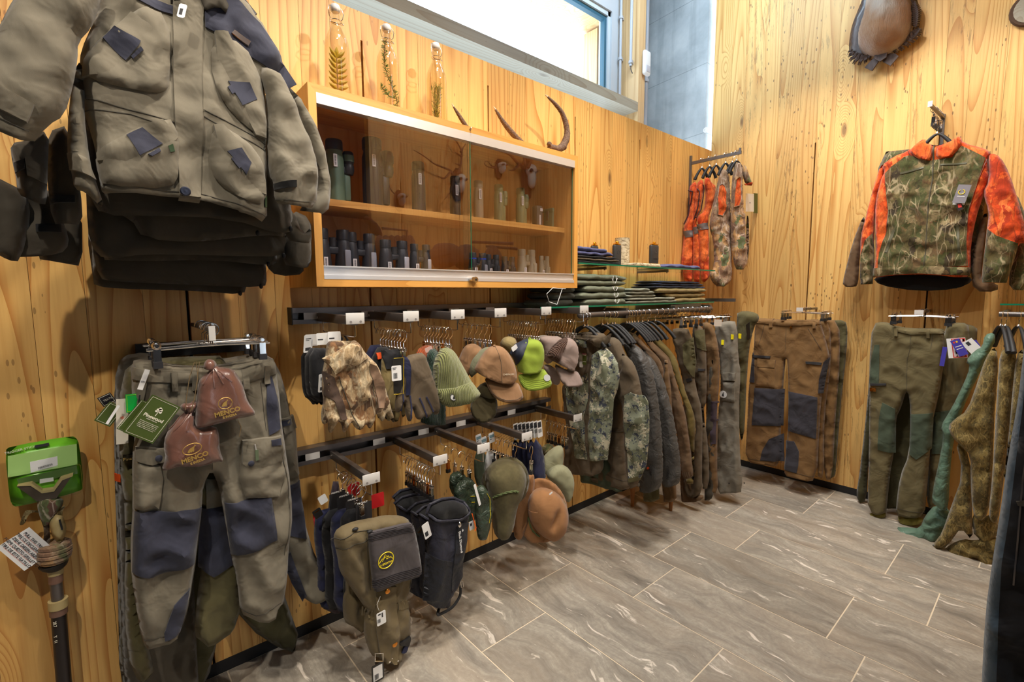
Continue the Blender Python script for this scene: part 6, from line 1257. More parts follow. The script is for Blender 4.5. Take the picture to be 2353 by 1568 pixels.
# ------------------------------------------------------------------ long hang rail with jackets and trousers
yR = -.30; zR = 1.283
t = thing('hang_rail', 'dark round clothes rail in front of the wall under the glass shelves', 'rail', (-1.2, yR, zR - .02))
obj('tube', MB().tube([(-1.93, yR, zR), (-.52, yR, zR)], .0145, 16), M_DARKMETAL, t, True, True); obj('end_ball', MB().ell((-1.935, yR, zR), (.018, .018, .018), 16, 10), M_DARKMETAL, t, True, True)
for x in (-1.53, -.997, -.53): b = obj('bracket', MB().box((x - .012, yR - .005, zR - .03), (x + .012, -.002, zR + .028)), M_DARKMETAL, t, False, True)
obj('cover', MB().box((-1.02, yR + .02, zR + .018), (-.62, -.06, zR + .036)), M_DARKMETAL, t, False, True)
def qh(*p): return [(1280 + x/3.409, 740 + y/3.409) for x, y in p]
def hangx(px, y=yR): return P(px, 719, 'y', y).x
for i, px in enumerate((1343, 1350, 1384, 1396, 1407, 1413, 1440, 1446, 1452, 1458, 1466, 1476, 1489, 1506)):
    coat_hanger('black coat hanger, number %d along the long rail from the left' % (i+1) if False else 'black coat hanger, %s along the long rail from the left' % ('first second third fourth fifth sixth seventh eighth ninth tenth eleventh twelfth thirteenth fourteenth'.split()[i]), (hangx(px), yR, zR + .012), (math.sin(R.uniform(-.15,.15)) + .25, -1, 0), .25, None)
xs_ = lambda px: P(px, 760, 'y', -.36).x
NM = []
def rg(name, lbl, cat, pts, mat, x, **k):
    kw = dict(th=.045, edge=.035, amp=.010, fu=12, fv=4, offs=0, back=.6); kw.update(k); return garment(name, lbl, cat, frB(x), qh(*pts), mat, **kw)
# jackets, front to back along the rail
Q, t, s_ = rg('camo_jacket', 'digital camo jacket with stand collar, first on the long clothes rail', 'jacket', [(120,100),(200,78),(300,80),(385,95),(372,160),(350,200),(400,250),(435,320),(455,430),(440,520),(412,620),(400,780),(382,950),(362,1100),(352,1180),(300,1200),(268,1188),(240,1190),(70,1182),(74,1020),(95,880),(62,560),(66,480),(110,300)], F_TAUPE, -1.87, seed=401, res=.012)
Q.patch('camo_front', [(1300,884)]+qh((66,520),(240,400),(250,600),(215,760),(235,1080),(150,1065),(115,860)), F_DIGI, t, .003); Q.patch('camo_sleeve', qh((275,260),(345,205),(400,260),(440,330),(452,430),(438,520),(410,620),(398,780),(378,950),(358,1095),(268,1085),(255,900),(262,680),(270,450)), F_DIGI, t, .010, puff=.012)
Q.patch('collar', qh((130,110),(200,130),(330,130),(385,95),(372,165),(320,205),(280,170),(230,140),(150,130)), F_TAUPE, t, .012, puff=.008); Q.patch('camo_collar', qh((150,130),(230,140),(235,200),(200,205),(150,170)), F_DIGI, t, .008)
swing_tag('green and white tag card with pink edge at the collar of the camo jacket', P(1343, 826, 'x', -1.95), UB, VB, .026, .058, mat=PINEG, prints=((.1,.1,.9,.14,CREAM),(.1,.7,.9,.74,CREAM),(0,.0,1,.04,plain('pink edge', lin(230, 80, 150), .5)))); swing_tag('white tag behind the green card at the camo jacket collar', P(1336, 838, 'x', -1.94), UB, VB, .024, .03)
Q, t, s_ = rg('softshell_jacket', 'taupe jacket with digital camo lower sleeve, second on the long rail', 'jacket', [(350,200),(400,150),(430,110),(500,150),(520,220),(545,270),(600,320),(640,430),(560,560),(530,640),(528,900),(548,1190),(575,1292),(560,1312),(420,1272),(290,1225),(275,1190),(350,1180),(370,1000),(400,780),(430,560),(455,430),(430,300)], F_TAUPE, -1.76, seed=402, res=.014)
m = MB(); Q.line(m, qh((400,820),(500,850)), .0014, off=.002); Q.line(m, qh((395,845),(498,868)), .0014, off=.002); Q.line(m, qh((345,1190),(440,1220),(560,1270)), .001); obj('seams', m, SEAM, t, world=True)['kind'] = 'stuff'
Q2 = Cloth(frB(-1.80), qh((500,240),(545,270),(600,320),(640,430),(680,640),(693,760),(690,950),(672,1130),(642,1270),(608,1300),(575,1290),(552,1190),(532,900),(526,650),(470,560),(480,440),(530,340)), offs=0, th=.04, edge=.04, amp=.008, fu=10, fv=5, seed=403); sl = Q2.shell('sleeve', F_TAUPE, t, .012); Q2.patch('camo_forearm', qh((535,575),(580,552),(655,590),(680,640),(692,760),(688,950),(670,1130),(628,1235),(565,1235),(548,1100),(534,900),(528,680)), F_DIGI, sl, .003); Q2.patch('cuff_tab', qh((565,1225),(625,1215),(625,1250),(568,1255)), F_OLV, sl, .006)
for nm, lb, pts, x, sd in (('padded_jacket', 'slate grey padded jacket with printed cuff, left of the two on the long rail', [(500,140),(545,115),(600,170),(650,205),(700,260),(745,380),(775,520),(805,720),(825,1000),(828,1230),(806,1308),(740,1330),(655,1310),(655,1250),(690,1150),(694,900),(690,720),(655,540),(612,400),(560,250)], -1.60, 405),
     ('padded_jacket', 'slate grey padded jacket, right of the two on the long rail', [(650,190),(700,240),(760,300),(832,450),(890,650),(930,850),(965,1080),(968,1250),(930,1284),(820,1272),(826,1100),(805,750),(770,480),(720,330)], -1.45, 406)):
    Q, t, s_ = rg(nm, lb, 'jacket', pts, F_SLATE, x, seed=sd, amp=.007, th=.05, res=.013); m = MB()
    text3d('sleeve_lettering', 'MENGO', INK, Q.pt(*(qh((735,1180))[0] if sd == 405 else qh((868,1180))[0]), .003), VB, UB*-1, .022, t)
    if sd == 405: Q.patch('orange_badge', qh((703,1140),(716,1140),(716,1156),(703,1156)), ORNG, t, .004)
for pts, x, mt, lb, sd in (([(560,60),(600,80),(650,130),(700,190),(790,270),(825,330),(850,480),(870,620),(830,500),(770,380),(720,270),(640,190),(580,120)], -1.33, F_BRN2, 'mid brown wool jacket directly right of the slate padded ones', 407), ([(650,78),(690,75),(730,140),(860,260),(888,300),(940,500),(985,640),(1012,760),(1032,900),(1062,1130),(1070,1225),(985,1225),(965,1080),(935,860),(890,640),(835,440),(815,320),(760,240),(690,150)], -1.22, F_BRN2, 'brown wool jacket with an elastic cuff on the long rail', 408),
     ([(730,110),(770,100),(830,160),(890,225),(945,310),(962,400),(1010,560),(1070,700),(1088,830),(1072,980),(1080,1270),(1015,1262),(1005,1228),(1068,1225),(1040,900),(1010,700),(950,500),(900,330),(840,250),(760,170)], -1.13, fabric('mustard olive cloth', lin(106, 90, 44)), 'mustard olive jacket between the brown jackets and the trousers', 409)):
    Q, t, s_ = rg('wool_jacket', lb, 'jacket', pts, mt, x, seed=sd, th=.035, res=.014)
    if sd == 408: m = MB(); [Q.line(m, qh((985+k*14,1180),(988+k*14,1218)), .0025) for k in range(5)]; obj('elastic_cuff', m, mt, t, world=True)['kind'] = 'stuff'
for pts, x, mt, lb, sd in (([(890,60),(960,45),(1052,60),(1075,330),(1078,480),(1142,700),(1136,1100),(1138,1345),(1070,1375),(1000,1340),(990,1200),(1075,1200),(1070,1000),(1090,800),(1060,680),(990,500),(950,300)], -1.02, F_TAUPE, 'taupe softshell trousers with slanted zips, first of the trousers on the long rail', 411),
     ([(1055,25),(1100,15),(1152,60),(1172,320),(1172,620),(1142,690),(1190,1000),(1190,1305),(1135,1310),(1132,1000),(1140,720),(1080,500),(1076,330)], -.93, F_TAUPE, 'taupe hunting trousers, second of the trousers on the long rail', 412),
     ([(1130,10),(1180,0),(1228,30),(1275,250),(1272,500),(1255,640),(1260,780),(1252,1080),(1264,1348),(1190,1322),(1180,1000),(1166,700),(1172,330)], -.86, F_BRN, 'brown trousers with dark knee stripes, third of the trousers on the long rail', 413)):
    Q, t, s_ = rg('trousers', lb, 'trousers', pts, mt, x, seed=sd, th=.035, res=.014)
    if sd == 411: Q.patch('zip', qh((1000,450),(1045,440),(1052,462),(1010,478)), INK, t, .003); Q.patch('pocket_panel', qh((985,180),(1050,120),(1070,330),(1060,440),(1000,330)), F_OLV, t, .003)
    if sd == 412: Q.patch('zip', qh((1105,365),(1150,370),(1148,388),(1108,384)), INK, t, .003); Q.patch('pocket_panel', qh((1085,70),(1135,60),(1150,230),(1100,200)), F_OLV, t, .003)
    if sd == 413:
        for a in (620, 760): Q.patch('knee_stripe', qh((1170,a),(1250,a+6),(1250,a+20),(1170,a+16)), F_PLUM, t, .003)
        Q.patch('knee_panel', qh((1200,640),(1240,640),(1235,960),(1205,960)), F_PLUM, t, .003)
Q, t, s_ = rg('trousers', 'light grey softshell trousers with round dog badge at the right end of the long rail', 'trousers', [(1228,30),(1290,0),(1350,-8),(1412,0),(1420,300),(1440,390),(1422,700),(1432,1000),(1456,1335),(1400,1332),(1345,1326),(1262,1346),(1252,1100),(1262,800),(1285,480),(1275,250)], F_MIDGREY, -.74, seed=414, res=.012)
Q.patch('cargo_pocket', qh((1300,470),(1395,470),(1390,625),(1285,615)), F_MIDGREY, t, .006, puff=.006); Q.patch('pocket_flap', qh((1305,398),(1400,402),(1396,462),(1308,456)), F_MIDGREY, t, .013)
c = Q.pt(*qh((1308,566))[0], .016); b = obj('badge', MB().lathe([(.024, 0), (.024, .0015)], c, 22, NB), STICK, t, False, True); dog(b, c + NB*.0024, UB, NB, .018)
for i, (a, b_) in enumerate(((1301,160),(1372,118),(1412,114))): Q.patch('yellow_tab', qh((a-9,b_-19),(a+9,b_-17),(a+8,b_+20),(a-8,b_+18)), plain('neon yellow tape', lin(240, 225, 20), .5), t, .006, res=.01)
for a, b_ in ((1350,1265),(1447,1275)): obj('eyelet', MB().lathe([(.004,0),(.004,.002)], Q.pt(*qh((a, b_))[0], .002), 10, NB), M_BLACK, t, True, True)
Q, t, s_ = rg('trousers', 'dark olive trousers hanging in the corner beside the light grey ones', 'trousers', [(1395,-60),(1460,-90),(1570,-70),(1585,-20),(1540,40),(1500,250),(1482,500),(1472,800),(1450,950),(1425,860),(1425,600)], F_OLV, -.50, seed=415, res=.016, edge=.05)
card4('black hang tag with white lettering on the corner trousers', qh((1470,25),(1505,20),(1538,85),(1500,140)), -.58, plain('black hang tag', lin(26, 26, 28), .4))
card4('white paper tag on the waist of the light grey trousers', qh((1225,-5),(1275,-12),(1300,30),(1235,20)), -.60, STICK)
for pts, x, mt, lb, sd in (([(200,300),(330,300),(420,1265),(560,1310),(500,1335),(420,1310),(300,1270),(150,1240)], -1.78, F_GREEN, 'dark green jacket hem showing behind the first two jackets', 420), ([(830,300),(880,300),(935,1290),(938,1410),(800,1412)], -1.38, F_BRN, 'brown trouser hem showing below the padded jackets', 421), ([(720,350),(770,350),(800,1320),(800,1410),(640,1405)], -1.44, F_OLV, 'dark olive trouser hem below the left padded jacket', 422), ([(1000,400),(1050,400),(1060,1370),(1145,1350),(1148,1390),(1060,1415),(945,1400)], -1.02, F_BRN2, 'brown trouser hem below the mustard jacket', 423), ([(1190,300),(1230,300),(1230,1340),(1205,1400),(1140,1400)], -.88, F_GREYD, 'dark hem below the brown trousers', 424)):
    rg('trousers', lb, 'trousers', pts, mt, x, seed=sd, th=.02)
for i, px in enumerate((1520, 1532, 1545, 1556, 1567, 1578, 1590, 1600, 1611, 1619, 1624, 1632)):
    clip_hanger('chrome clip hanger with two clips, %s among those on the long rail' % 'first second third fourth fifth sixth seventh eighth ninth tenth eleventh twelfth'.split()[i], (hangx(px), yR, zR + .014), (math.sin(R.uniform(-.2,.2)) + .2, -1, 0), .30, None)
# low bench whose legs show under the clothes
M_LEG = plain('oiled beech', lin(150, 96, 44), .5); fl = [P(1453, 1164, 'z', 0), P(1541, 1174, 'z', 0), P(1396, 1139, 'z', 0), P(1480, 1130, 'z', 0)]
c = sum(fl, Vector())/4; t = thing('low_bench', 'low wooden bench hidden under the long rail, its tapered legs showing', 'bench', (c.x, c.y, 0)); zt_ = .27
for f in fl: obj('leg', MB().tube([f, f + Vector((0, 0, zt_))], [.010, .024], 10), M_LEG, t, True, True)
obj('seat', MB().rbox((min(f.x for f in fl) - .04, min(f.y for f in fl) - .03, zt_), (max(f.x for f in fl) + .04, max(f.y for f in fl) + .03, zt_ + .03), .008), M_LEG, t, True, True)

# ------------------------------------------------------------------ vests on the corner bracket
def qe(*p): return [(1540 + x/3.921, 320 + y/3.921) for x, y in p]
xv = -.332; za = 2.395
t = thing('vest_peg', 'black flat steel arm high in the corner carrying the vests', 'arm', (xv, -.2, 1.75)); obj('upright', MB().box((xv - .008, -.016, 1.75), (xv + .008, -.002, 2.44)), M_DARKMETAL, t, False, True); obj('bar', MB().box((xv - .005, -.39, za - .022), (xv + .005, -.016, za)), M_DARKMETAL, t, False, True); obj('end_pin', MB().box((xv - .005, -.386, za), (xv + .005, -.374, za + .02)), M_DARKMETAL, t, False, True)
V = [('orange_vest', 'orange camo safety vest nearest the wall on the corner arm', [(180,430),(215,385),(242,375),(252,420),(236,560),(226,720),(222,880),(212,1100),(215,1300),(140,1290),(115,1180),(105,1100),(132,900),(128,800),(168,700),(190,560)], -.10, F_ORANGE, [(132,825),(221,818),(218,880),(146,884)], None),
 ('orange_vest', 'orange camo safety vest in the middle of the three orange ones', [(245,400),(290,350),(320,390),(292,560),(255,700),(245,760),(272,900),(286,1280),(230,1305),(215,1200),(213,780),(228,600)], -.16, F_ORANGE, [(222,790),(266,782),(270,840),(228,855)], None),
 ('orange_vest', 'orange camo safety vest in front of the other orange ones', [(312,355),(355,330),(390,395),(425,410),(408,540),(378,640),(350,720),(360,900),(358,1150),(366,1250),(300,1305),(280,1200),(262,760),(250,700),(318,640),(332,480)], -.21, F_ORANGE, [(260,762),(352,750),(353,808),(276,816)], None),
 ('camo_vest', 'pale branch camo vest, left of the two camo vests on the corner arm', [(455,300),(480,258),(520,268),(548,400),(552,560),(562,900),(566,1270),(540,1292),(450,1342),(380,1280),(362,1200),(410,1160),(400,900),(362,800),(372,700),(402,560),(430,420)], -.28, F_TREE2, None, [(450,415),(475,402),(495,420),(506,480),(505,640),(478,690),(430,680),(432,540)]),
 ('camo_vest', 'pale branch camo vest, right of the two camo vests on the corner arm', [(585,240),(605,200),(650,212),(664,300),(664,560),(690,700),(692,900),(712,1080),(690,1160),(640,1178),(600,1170),(572,1050),(555,800),(560,560),(566,400)], -.36, F_TREE2, None, [(600,360),(620,340),(638,360),(641,520),(622,600),(582,610),(586,500)])]
for nm, lb, pts, y, mt, band, hole in V:
    fr = frC(0, 0, xv, y, 229); Q, t, s_ = garment(nm, lb, 'vest', fr, qe(*pts), mt, th=.05, edge=.06, amp=.010, fu=14, fv=10, seed=int(-y*1000), back=.8, res=.012)
    if band: Q.patch('reflective_band', qe(*band), plain('reflective grey tape', lin(110, 100, 98), .4), t, .003)
    else:
        Q.patch('armhole_lining', qe(*hole), F_ORANGE, t, .002); m = MB(); Q.line(m, qe(*hole), .004, off=.004, seg=6, closed=True); obj('armhole_binding', m, F_TREE2, t, world=True)
    if band:
        m = MB(); pv = {-.10: [(180,450),(206,470),(200,560),(178,680),(140,760)], -.16: [(255,440),(268,470),(255,600),(228,720)], -.21: [(318,400),(326,440),(300,620),(255,700),(246,690)]}[y]; Q.line(m, qe(*pv), .005, off=.003, seg=6); obj('armhole_binding', m, plain('dark maroon binding', lin(70, 30, 30), .7), t, world=True)
    coat_hanger('black coat hanger of the ' + lb.split(' on the')[0].split(' nearest')[0].replace(' of the three orange ones', '').replace(' of the other orange ones', '') + (' nearest the wall' if y == -.10 else ''), (xv, y, za + .008), (fr[1].x, fr[1].y, 0), .10)
Q, t, s_ = garment('camo_hood', 'small orange lined camo hood hanging at the outer end of the corner arm', 'hood', frC(0, 0, xv, -.38, 229), qe((655,220),(690,240),(720,320),(746,390),(742,410),(685,402),(660,330)), F_TREE2, th=.03, edge=.03, seed=77); Q.patch('orange_edge', qe((685,395),(742,388),(748,412),(690,408)), F_ORANGE, t, .004)
card4('white label hanging from the right camo vest', qe((685,492),(758,492),(748,655),(676,650)), -.395, STICK, texts=(('|||||', 0, 0, .01, INK),)); card4('green picture card behind the white label of the right camo vest', qe((755,488),(788,490),(786,668),(745,665)), -.385, PINEG)
Q, t, s_ = garment('camo_vest', 'camo vest back edge visible behind the right camo vest', 'vest', frC(0, 0, xv + .1, -.30, 229), qe((690,680),(716,700),(716,1000),(704,1100),(690,1050)), F_TREE2, th=.02, edge=.02, seed=78)
coat_hanger('small black coat hanger of the rearmost camo vest in the corner', (xv + .02, -.32, za + .008), (fr[1].x, fr[1].y, 0), .08)
t = thing('vest_peg', 'short black steel arm low in the corner above the trousers', 'arm', (-.34, -.2, 1.33)); p0 = P(1690, 690, 'x', -.30); obj('bar', MB().box((-.31, p0.y, p0.z - .012), (-.295, -.002, p0.z + .012)), M_DARKMETAL, t, False, True)

# ------------------------------------------------------------------ right wall: brown trousers
def qg(*p): return [(1500 + x/2.2403, 650 + y/2.2403) for x, y in p]
F_BRC = fabric('golden brown canvas', lin(128, 96, 58)); F_CHAR = fabric('charcoal reinforcement', lin(58, 56, 64), .05, 600)
for i, (pts, x, mt, lb) in enumerate((([(900,195),(990,190),(1002,240),(1000,330),(965,650),(942,980),(930,1005),(880,1005),(870,700),(890,400)], -.08, F_OLV, 'olive brown trousers at the back of the brown stack on the right wall'), ([(860,195),(960,190),(965,400),(940,700),(925,1012),(885,1016),(860,700)], -.14, F_BRC, 'brown trousers third from the front of the brown stack'), ([(840,192),(912,188),(920,400),(880,700),(884,1008),(840,995),(850,600)], -.19, F_BRC, 'brown trousers second from the front of the brown stack'))):
    garment('trousers', lb, 'trousers', frB(x), qg(*pts), mt, th=.025, edge=.03, amp=.012, fu=14, fv=6, seed=430+i, offs=0)
Q, t, s_ = garment('trousers', 'golden brown trousers with charcoal knee patches, front of the stack on the right wall', 'trousers', frB(-.25), qg((532,182),(600,186),(690,192),(760,192),(852,188),(872,240),(895,330),(908,385),(880,480),(868,560),(855,700),(840,1028),(760,1010),(672,990),(674,960),(690,800),(696,560),(684,340),(664,560),(652,740),(658,950),(560,935),(470,918),(480,760),(490,520),(515,350),(520,230)), F_BRC, th=.04, edge=.035, amp=.0045, fu=12, fv=6, seed=440, back=.3, res=.013)
Q.patch('knee_patch', qg((524,542),(670,550),(662,740),(510,733)), F_CHAR, t, .003, puff=.004, label='charcoal left knee patch'); Q.patch('knee_patch', qg((697,560),(848,590),(838,805),(697,762)), F_CHAR, t, .003, puff=.004, label='charcoal right knee patch')
Q.patch('hem_patch', qg((565,860),(600,805),(665,780),(668,925),(552,915)), F_CHAR, t, .003, label='charcoal hem patch'); Q.patch('hem_patch', qg((678,815),(725,818),(752,870),(750,940),(740,980),(674,962)), F_CHAR, t, .003, label='charcoal hem patch')
Q.patch('side_strip', qg((512,360),(524,375),(522,515),(496,512)), F_CHAR, t, .003); Q.patch('side_strip', qg((905,385),(878,410),(856,500),(852,570),(870,572),(885,480)), F_CHAR, t, .004)
Q.patch('waistband', qg((534,186),(690,198),(852,192),(858,214),(690,225),(530,206)), F_BRC, t, .004, puff=.003); Q.patch('pocket_flap', qg((540,390),(632,400),(628,438),(542,432)), F_BRC, t, .010); Q.patch('cargo_pocket', qg((536,430),(630,436),(628,540),(528,532)), F_BRC, t, .004, puff=.005)
for pts in (((508,372),(605,378),(603,390),(510,384)), ((788,405),(868,412),(866,424),(790,418))): Q.patch('zip', qg(*pts), INK, t, .006)
for a, b in ((600,185),(825,190)): Q.patch('belt_loop', qg((a,b),(a+16,b),(a+15,b+45),(a,b+45)), F_BRC, t, .009, res=.01)
obj('brass_button', MB().lathe([(.008,0),(.008,.003)], Q.pt(*qg((713,230))[0], .006), 14, NB), M_COPPER, t, True, True); m = MB()
for l in (((575,218),(545,318)), ((800,235),(870,350)), ((686,230),(684,350)), ((480,905),(665,935)), ((676,968),(838,1005)), ((500,545),(495,740)), ((850,600),(845,800))): Q.line(m, qg(*l), .001)
obj('seams', m, SEAM, t, world=True)['kind'] = 'stuff'
def armB(lbl, px, py, x0):
    c = P(px, py, 'x', x0); t = thing('wall_peg', lbl, 'arm', (x0/2, c.y, c.z - .02)); obj('bar', MB().box((x0, c.y - .006, c.z - .012), (-.002, c.y + .006, c.z + .002)), M_DARKMETAL, t, False, True); obj('end_plate', MB().box((x0 - .003, c.y - .02, c.z - .018), (x0, c.y + .02, c.z + .008)), M_PLATE, t, False, True); return c
c = armB('short steel arm carrying the brown trousers on the right wall', 1838, 710, -.33)
for i, x in enumerate((-.30, -.26, -.22, -.18, -.13)): clip_hanger('chrome clip hanger, %s from the front of the brown trousers stack' % ordn[i], (x, c.y + R.uniform(-.01, .01), c.z + .006), (.08*R.uniform(-1,1), -1, 0), .28, hs=.55)
# green hunting trousers
def qi(*p): return [(1900 + x/2.2406, 650 + y/2.2406) for x, y in p]
F_HUNT = fabric('olive brown hunting cloth', lin(106, 96, 66)); F_HUNG = fabric('dark green stretch panel', lin(72, 84, 68)); F_ELAS = fabric('golden elastic cuff', lin(130, 120, 54))
Q, t, s_ = garment('trousers', 'dark olive trousers at the back left of the green trousers stack', 'trousers', frB(-.10), qi((235,215),(300,210),(290,600),(215,900),(205,1130),(165,1128),(150,1095),(165,1000),(195,750),(215,540)), F_DARKO, th=.03, edge=.03, seed=450, offs=0, amp=.01)
for i, (pts, x, lb) in enumerate((([(640,205),(745,215),(785,245),(740,420),(700,560),(650,700),(620,1000),(560,1000),(560,600)], -.10, 'olive brown trousers, rearmost at the right of the green stack'), ([(590,220),(700,200),(740,230),(725,500),(690,600),(655,650),(610,900),(590,1100),(530,1180),(512,1100),(545,700)], -.18, 'olive brown trousers, middle pair at the right of the green stack'))):
    Q, t, s_ = garment('trousers', lb, 'trousers', frB(x), qi(*pts), F_HUNT, th=.03, edge=.03, amp=.01, seed=451+i, offs=0)
    if i: Q.patch('green_panel', qi((545,670),(650,655),(610,880),(540,880)), F_HUNG, t, .003)
garment('trousers', 'dark olive trousers seen between the legs of the front green pair', 'trousers', frB(-.15), qi((330,230),(560,240),(550,600),(540,900),(520,1150),(330,1160),(290,1160),(330,700)), F_DARKO, th=.03, edge=.03, amp=.008, seed=453, offs=0)
Q, t, s_ = garment('trousers', 'olive brown hunting trousers with green knee panels and golden elastic cuffs', 'trousers', frB(-.26), qi((230,210),(300,200),(345,222),(420,235),(520,235),(598,238),(606,320),(590,500),(556,660),(540,720),(526,900),(514,1060),(500,1210),(425,1208),(355,1196),(352,1160),(372,1000),(420,890),(428,700),(420,580),(404,560),(382,640),(352,700),(345,860),(322,990),(305,1170),(300,1192),(205,1192),(210,1000),(215,700),(215,530),(215,400)), F_HUNT, th=.04, edge=.035, amp=.006, fu=11, fv=6, seed=455, back=.3, res=.013)
Q.patch('knee_panel', qi((428,680),(545,672),(535,860),(460,912),(424,884)), F_HUNG, t, .003, label='dark green knee panel'); Q.patch('knee_panel', qi((285,618),(350,650),(348,882),(262,862),(268,700)), F_HUNG, t, .003, label='dark green knee panel'); Q.patch('hip_panel', qi((245,320),(270,320),(268,520),(218,520),(225,420)), F_HUNG, t, .003)
Q.patch('waistband', qi((345,226),(430,240),(598,240),(602,262),(430,268),(345,248)), F_HUNT, t, .005, puff=.003); Q.patch('zip', qi((222,518),(306,518),(306,528),(222,530)), INK, t, .006); Q.patch('orange_badge', qi((220,540),(252,543),(252,560),(220,560)), M_COPPER, t, .007)
for pts in (((362,1198),(498,1210),(485,1250),(428,1250),(365,1235)), ((205,1190),(300,1180),(302,1215),(250,1232),(203,1222))): E_ = Cloth(frB(-.25), qi(*pts), th=.03, edge=.02, amp=.008, fu=70, fv=6, seed=456); E_.shell('elastic_cuff', F_ELAS, t, .008)
for a, b in ((350,228),(515,238)): Q.patch('belt_loop', qi((a,b),(a+16,b),(a+14,b+48),(a-2,b+46)), F_HUNT, t, .010, res=.01)
m = MB()
for l in (((432,268),(428,340),(412,400),(410,560)), ((545,270),(535,340)), ((350,700),(352,640)), ((355,1165),(500,1190)), ((428,700),(430,880))): Q.line(m, qi(*l), .001)
obj('seams', m, SEAM, t, world=True)['kind'] = 'stuff'
c = armB('short steel arm carrying the green trousers on the right wall', 2112, 716, -.33)
for i, x in enumerate((-.30, -.26, -.20, -.14)): clip_hanger('chrome clip hanger, %s from the front of the green trousers stack' % ordn[i], (x, c.y + R.uniform(-.01,.01), c.z + .008), (.1*R.uniform(-1,1), -1, 0), .28, hs=.6)
PURP = plain('purple blue print', lin(70, 64, 170), .5); REDP = plain('red print', lin(214, 60, 50), .5)
def card4x(lbl, cc, x, mat, **k):
    a, b, c, d = [P(p[0], p[1], 'x', x) for p in cc]; cen = (a+b+c+d)/4; u = ((b-a)+(c-d)).normalized(); n = NB; v = n.cross(u); wd = ((b-a).length+(c-d).length)/2; h = ((a-d).length+(b-c).length)/2
    t = thing('swing_card', lbl, 'tag', cen - Vector((0,0,h/2))); cd = obj('card', MB().prism([(-wd/2,-h/2),(wd/2,-h/2),(wd/2,h/2),(-wd/2,h/2)], cen, u, v, n, .0012), mat, t, False, True)
    for (x0, y0, x1, y1, mt) in k.get('prints', ()): obj('print', MB().prism([((x0-.5)*wd,(.5-y1)*h),((x1-.5)*wd,(.5-y1)*h),((x1-.5)*wd,(.5-y0)*h),((x0-.5)*wd,(.5-y0)*h)], cen + n*.0013, u, v, n, .0004), mt, cd, False, True)
card4x('purple card with white bars beside the white tags on the green trousers', qi((592,330),(612,332),(612,432),(584,428)), -.30, PURP); card4x('white tag with red frame on the green trousers', qi((620,288),(718,282),(720,385),(622,390)), -.31, STICK, prints=((.25,.02,.98,.98,REDP),(.30,.06,.94,.94,STICK)))
card4x('purple card with small flag marks in front of the white tag', qi((642,298),(690,284),(720,368),(675,384)), -.325, PURP, prints=((.2,.1,.4,.2,REDP),(.5,.1,.7,.2,plain('yellow mark', lin(240,200,40), .5)),(.15,.4,.85,.44,STICK),(.15,.55,.85,.59,STICK))); card4x('white tag with dark dog print right of the purple card', qi((722,292),(765,290),(785,345),(725,395)), -.315, STICK, prints=((.3,.1,.6,.35,INK),)); card4x('purple card corner behind the dog print tag', qi((765,290),(790,325),(780,330),(760,300)), -.305, PURP)

# ------------------------------------------------------------------ orange camo jacket on the right wall
def qj(*p): return [(1900 + x/3.3355, 230 + y/3.3355) for x, y in p]
x = -.20
Q = Cloth(frB(x - .0), qj((620,385),(745,300),(800,345),(900,345),(1020,275),(1042,325),(1200,362),(1262,400),(1232,440),(1252,600),(1200,720),(1140,900),(1100,1100),(1098,1280),(1092,1352),(1000,1362),(880,1345),(700,1335),(500,1345),(345,1366),(352,1290),(372,1180),(365,1000),(362,800),(400,620),(440,540),(410,500),(500,430)), th=.05, edge=.05, amp=.008, fu=10, fv=6, seed=470, back=.3)
t = rootC('hunting_jacket', 'camo jacket with orange blaze shoulders and sides on the right wall, front one', 'jacket', Q); Q.shell('body', F_ORANGE, t, .013)
Q.patch('camo_front', qj((640,425),(770,465),(960,440),(1035,350),(1120,390),(1215,440),(1150,640),(1085,850),(1068,1050),(1078,1270),(390,1290),(400,1180),(460,1000),(470,850),(445,560),(500,510),(590,440)), F_TREE, t, .004)
Q.patch('hem_band', qj((350,1290),(740,1272),(1095,1282),(1090,1345),(880,1340),(700,1330),(500,1340),(348,1360)), F_TREE, t, .006, puff=.003)
CO = Cloth(frB(x - .045), qj((625,390),(680,335),(745,290),(772,332),(808,340),(800,460),(740,462),(670,435)), th=.02, edge=.02, amp=.003, seed=471); CO.shell('collar', F_ORANGE, t, .01); CO = Cloth(frB(x - .045), qj((840,350),(900,335),(960,300),(1020,270),(1038,330),(990,400),(930,440),(836,450)), th=.02, edge=.02, amp=.003, seed=472); CO.shell('collar', F_ORANGE, t, .01)
m = MB(); Q.line(m, qj((818,340),(812,600),(780,800),(765,1050),(742,1330)), .004, off=.004, seg=6); obj('zip', m, plain('olive zip tape', lin(70, 66, 50), .6), t, world=True)
m = MB()
for l in (((745,300),(775,340),(850,345),(960,300),(1022,270)), ((1225,450),(1150,640),(1085,850),(1068,1060),(1070,1270)), ((445,560),(470,850),(455,1010),(400,1180)), ((470,910),(740,915)), ((790,940),(1060,880)), ((640,425),(770,465)), ((620,385),(650,440))): Q.line(m, qj(*l), .0022, off=.004)
obj('piping', m, plain('maroon piping', lin(110, 50, 34), .6), t, world=True)['kind'] = 'stuff'
for pts in (((560,558),(742,512),(746,524),(565,572)), ((870,490),(1072,478),(1074,490),(874,502)), ((500,1000),(528,995),(465,1170),(445,1168)), ((990,960),(1012,962),(1024,1170),(1005,1170))): Q.patch('zip_pocket', qj(*pts), plain('dark olive zip', lin(80, 78, 56), .6), t, .007)
LN = Cloth(frB(x + .05), qj((345,1360),(500,1340),(880,1340),(1090,1350),(1120,1390),(1000,1450),(700,1468),(400,1420)), th=.02, edge=.02, amp=.003, seed=473); LN.shell('inside_back', LINING, t, .014)
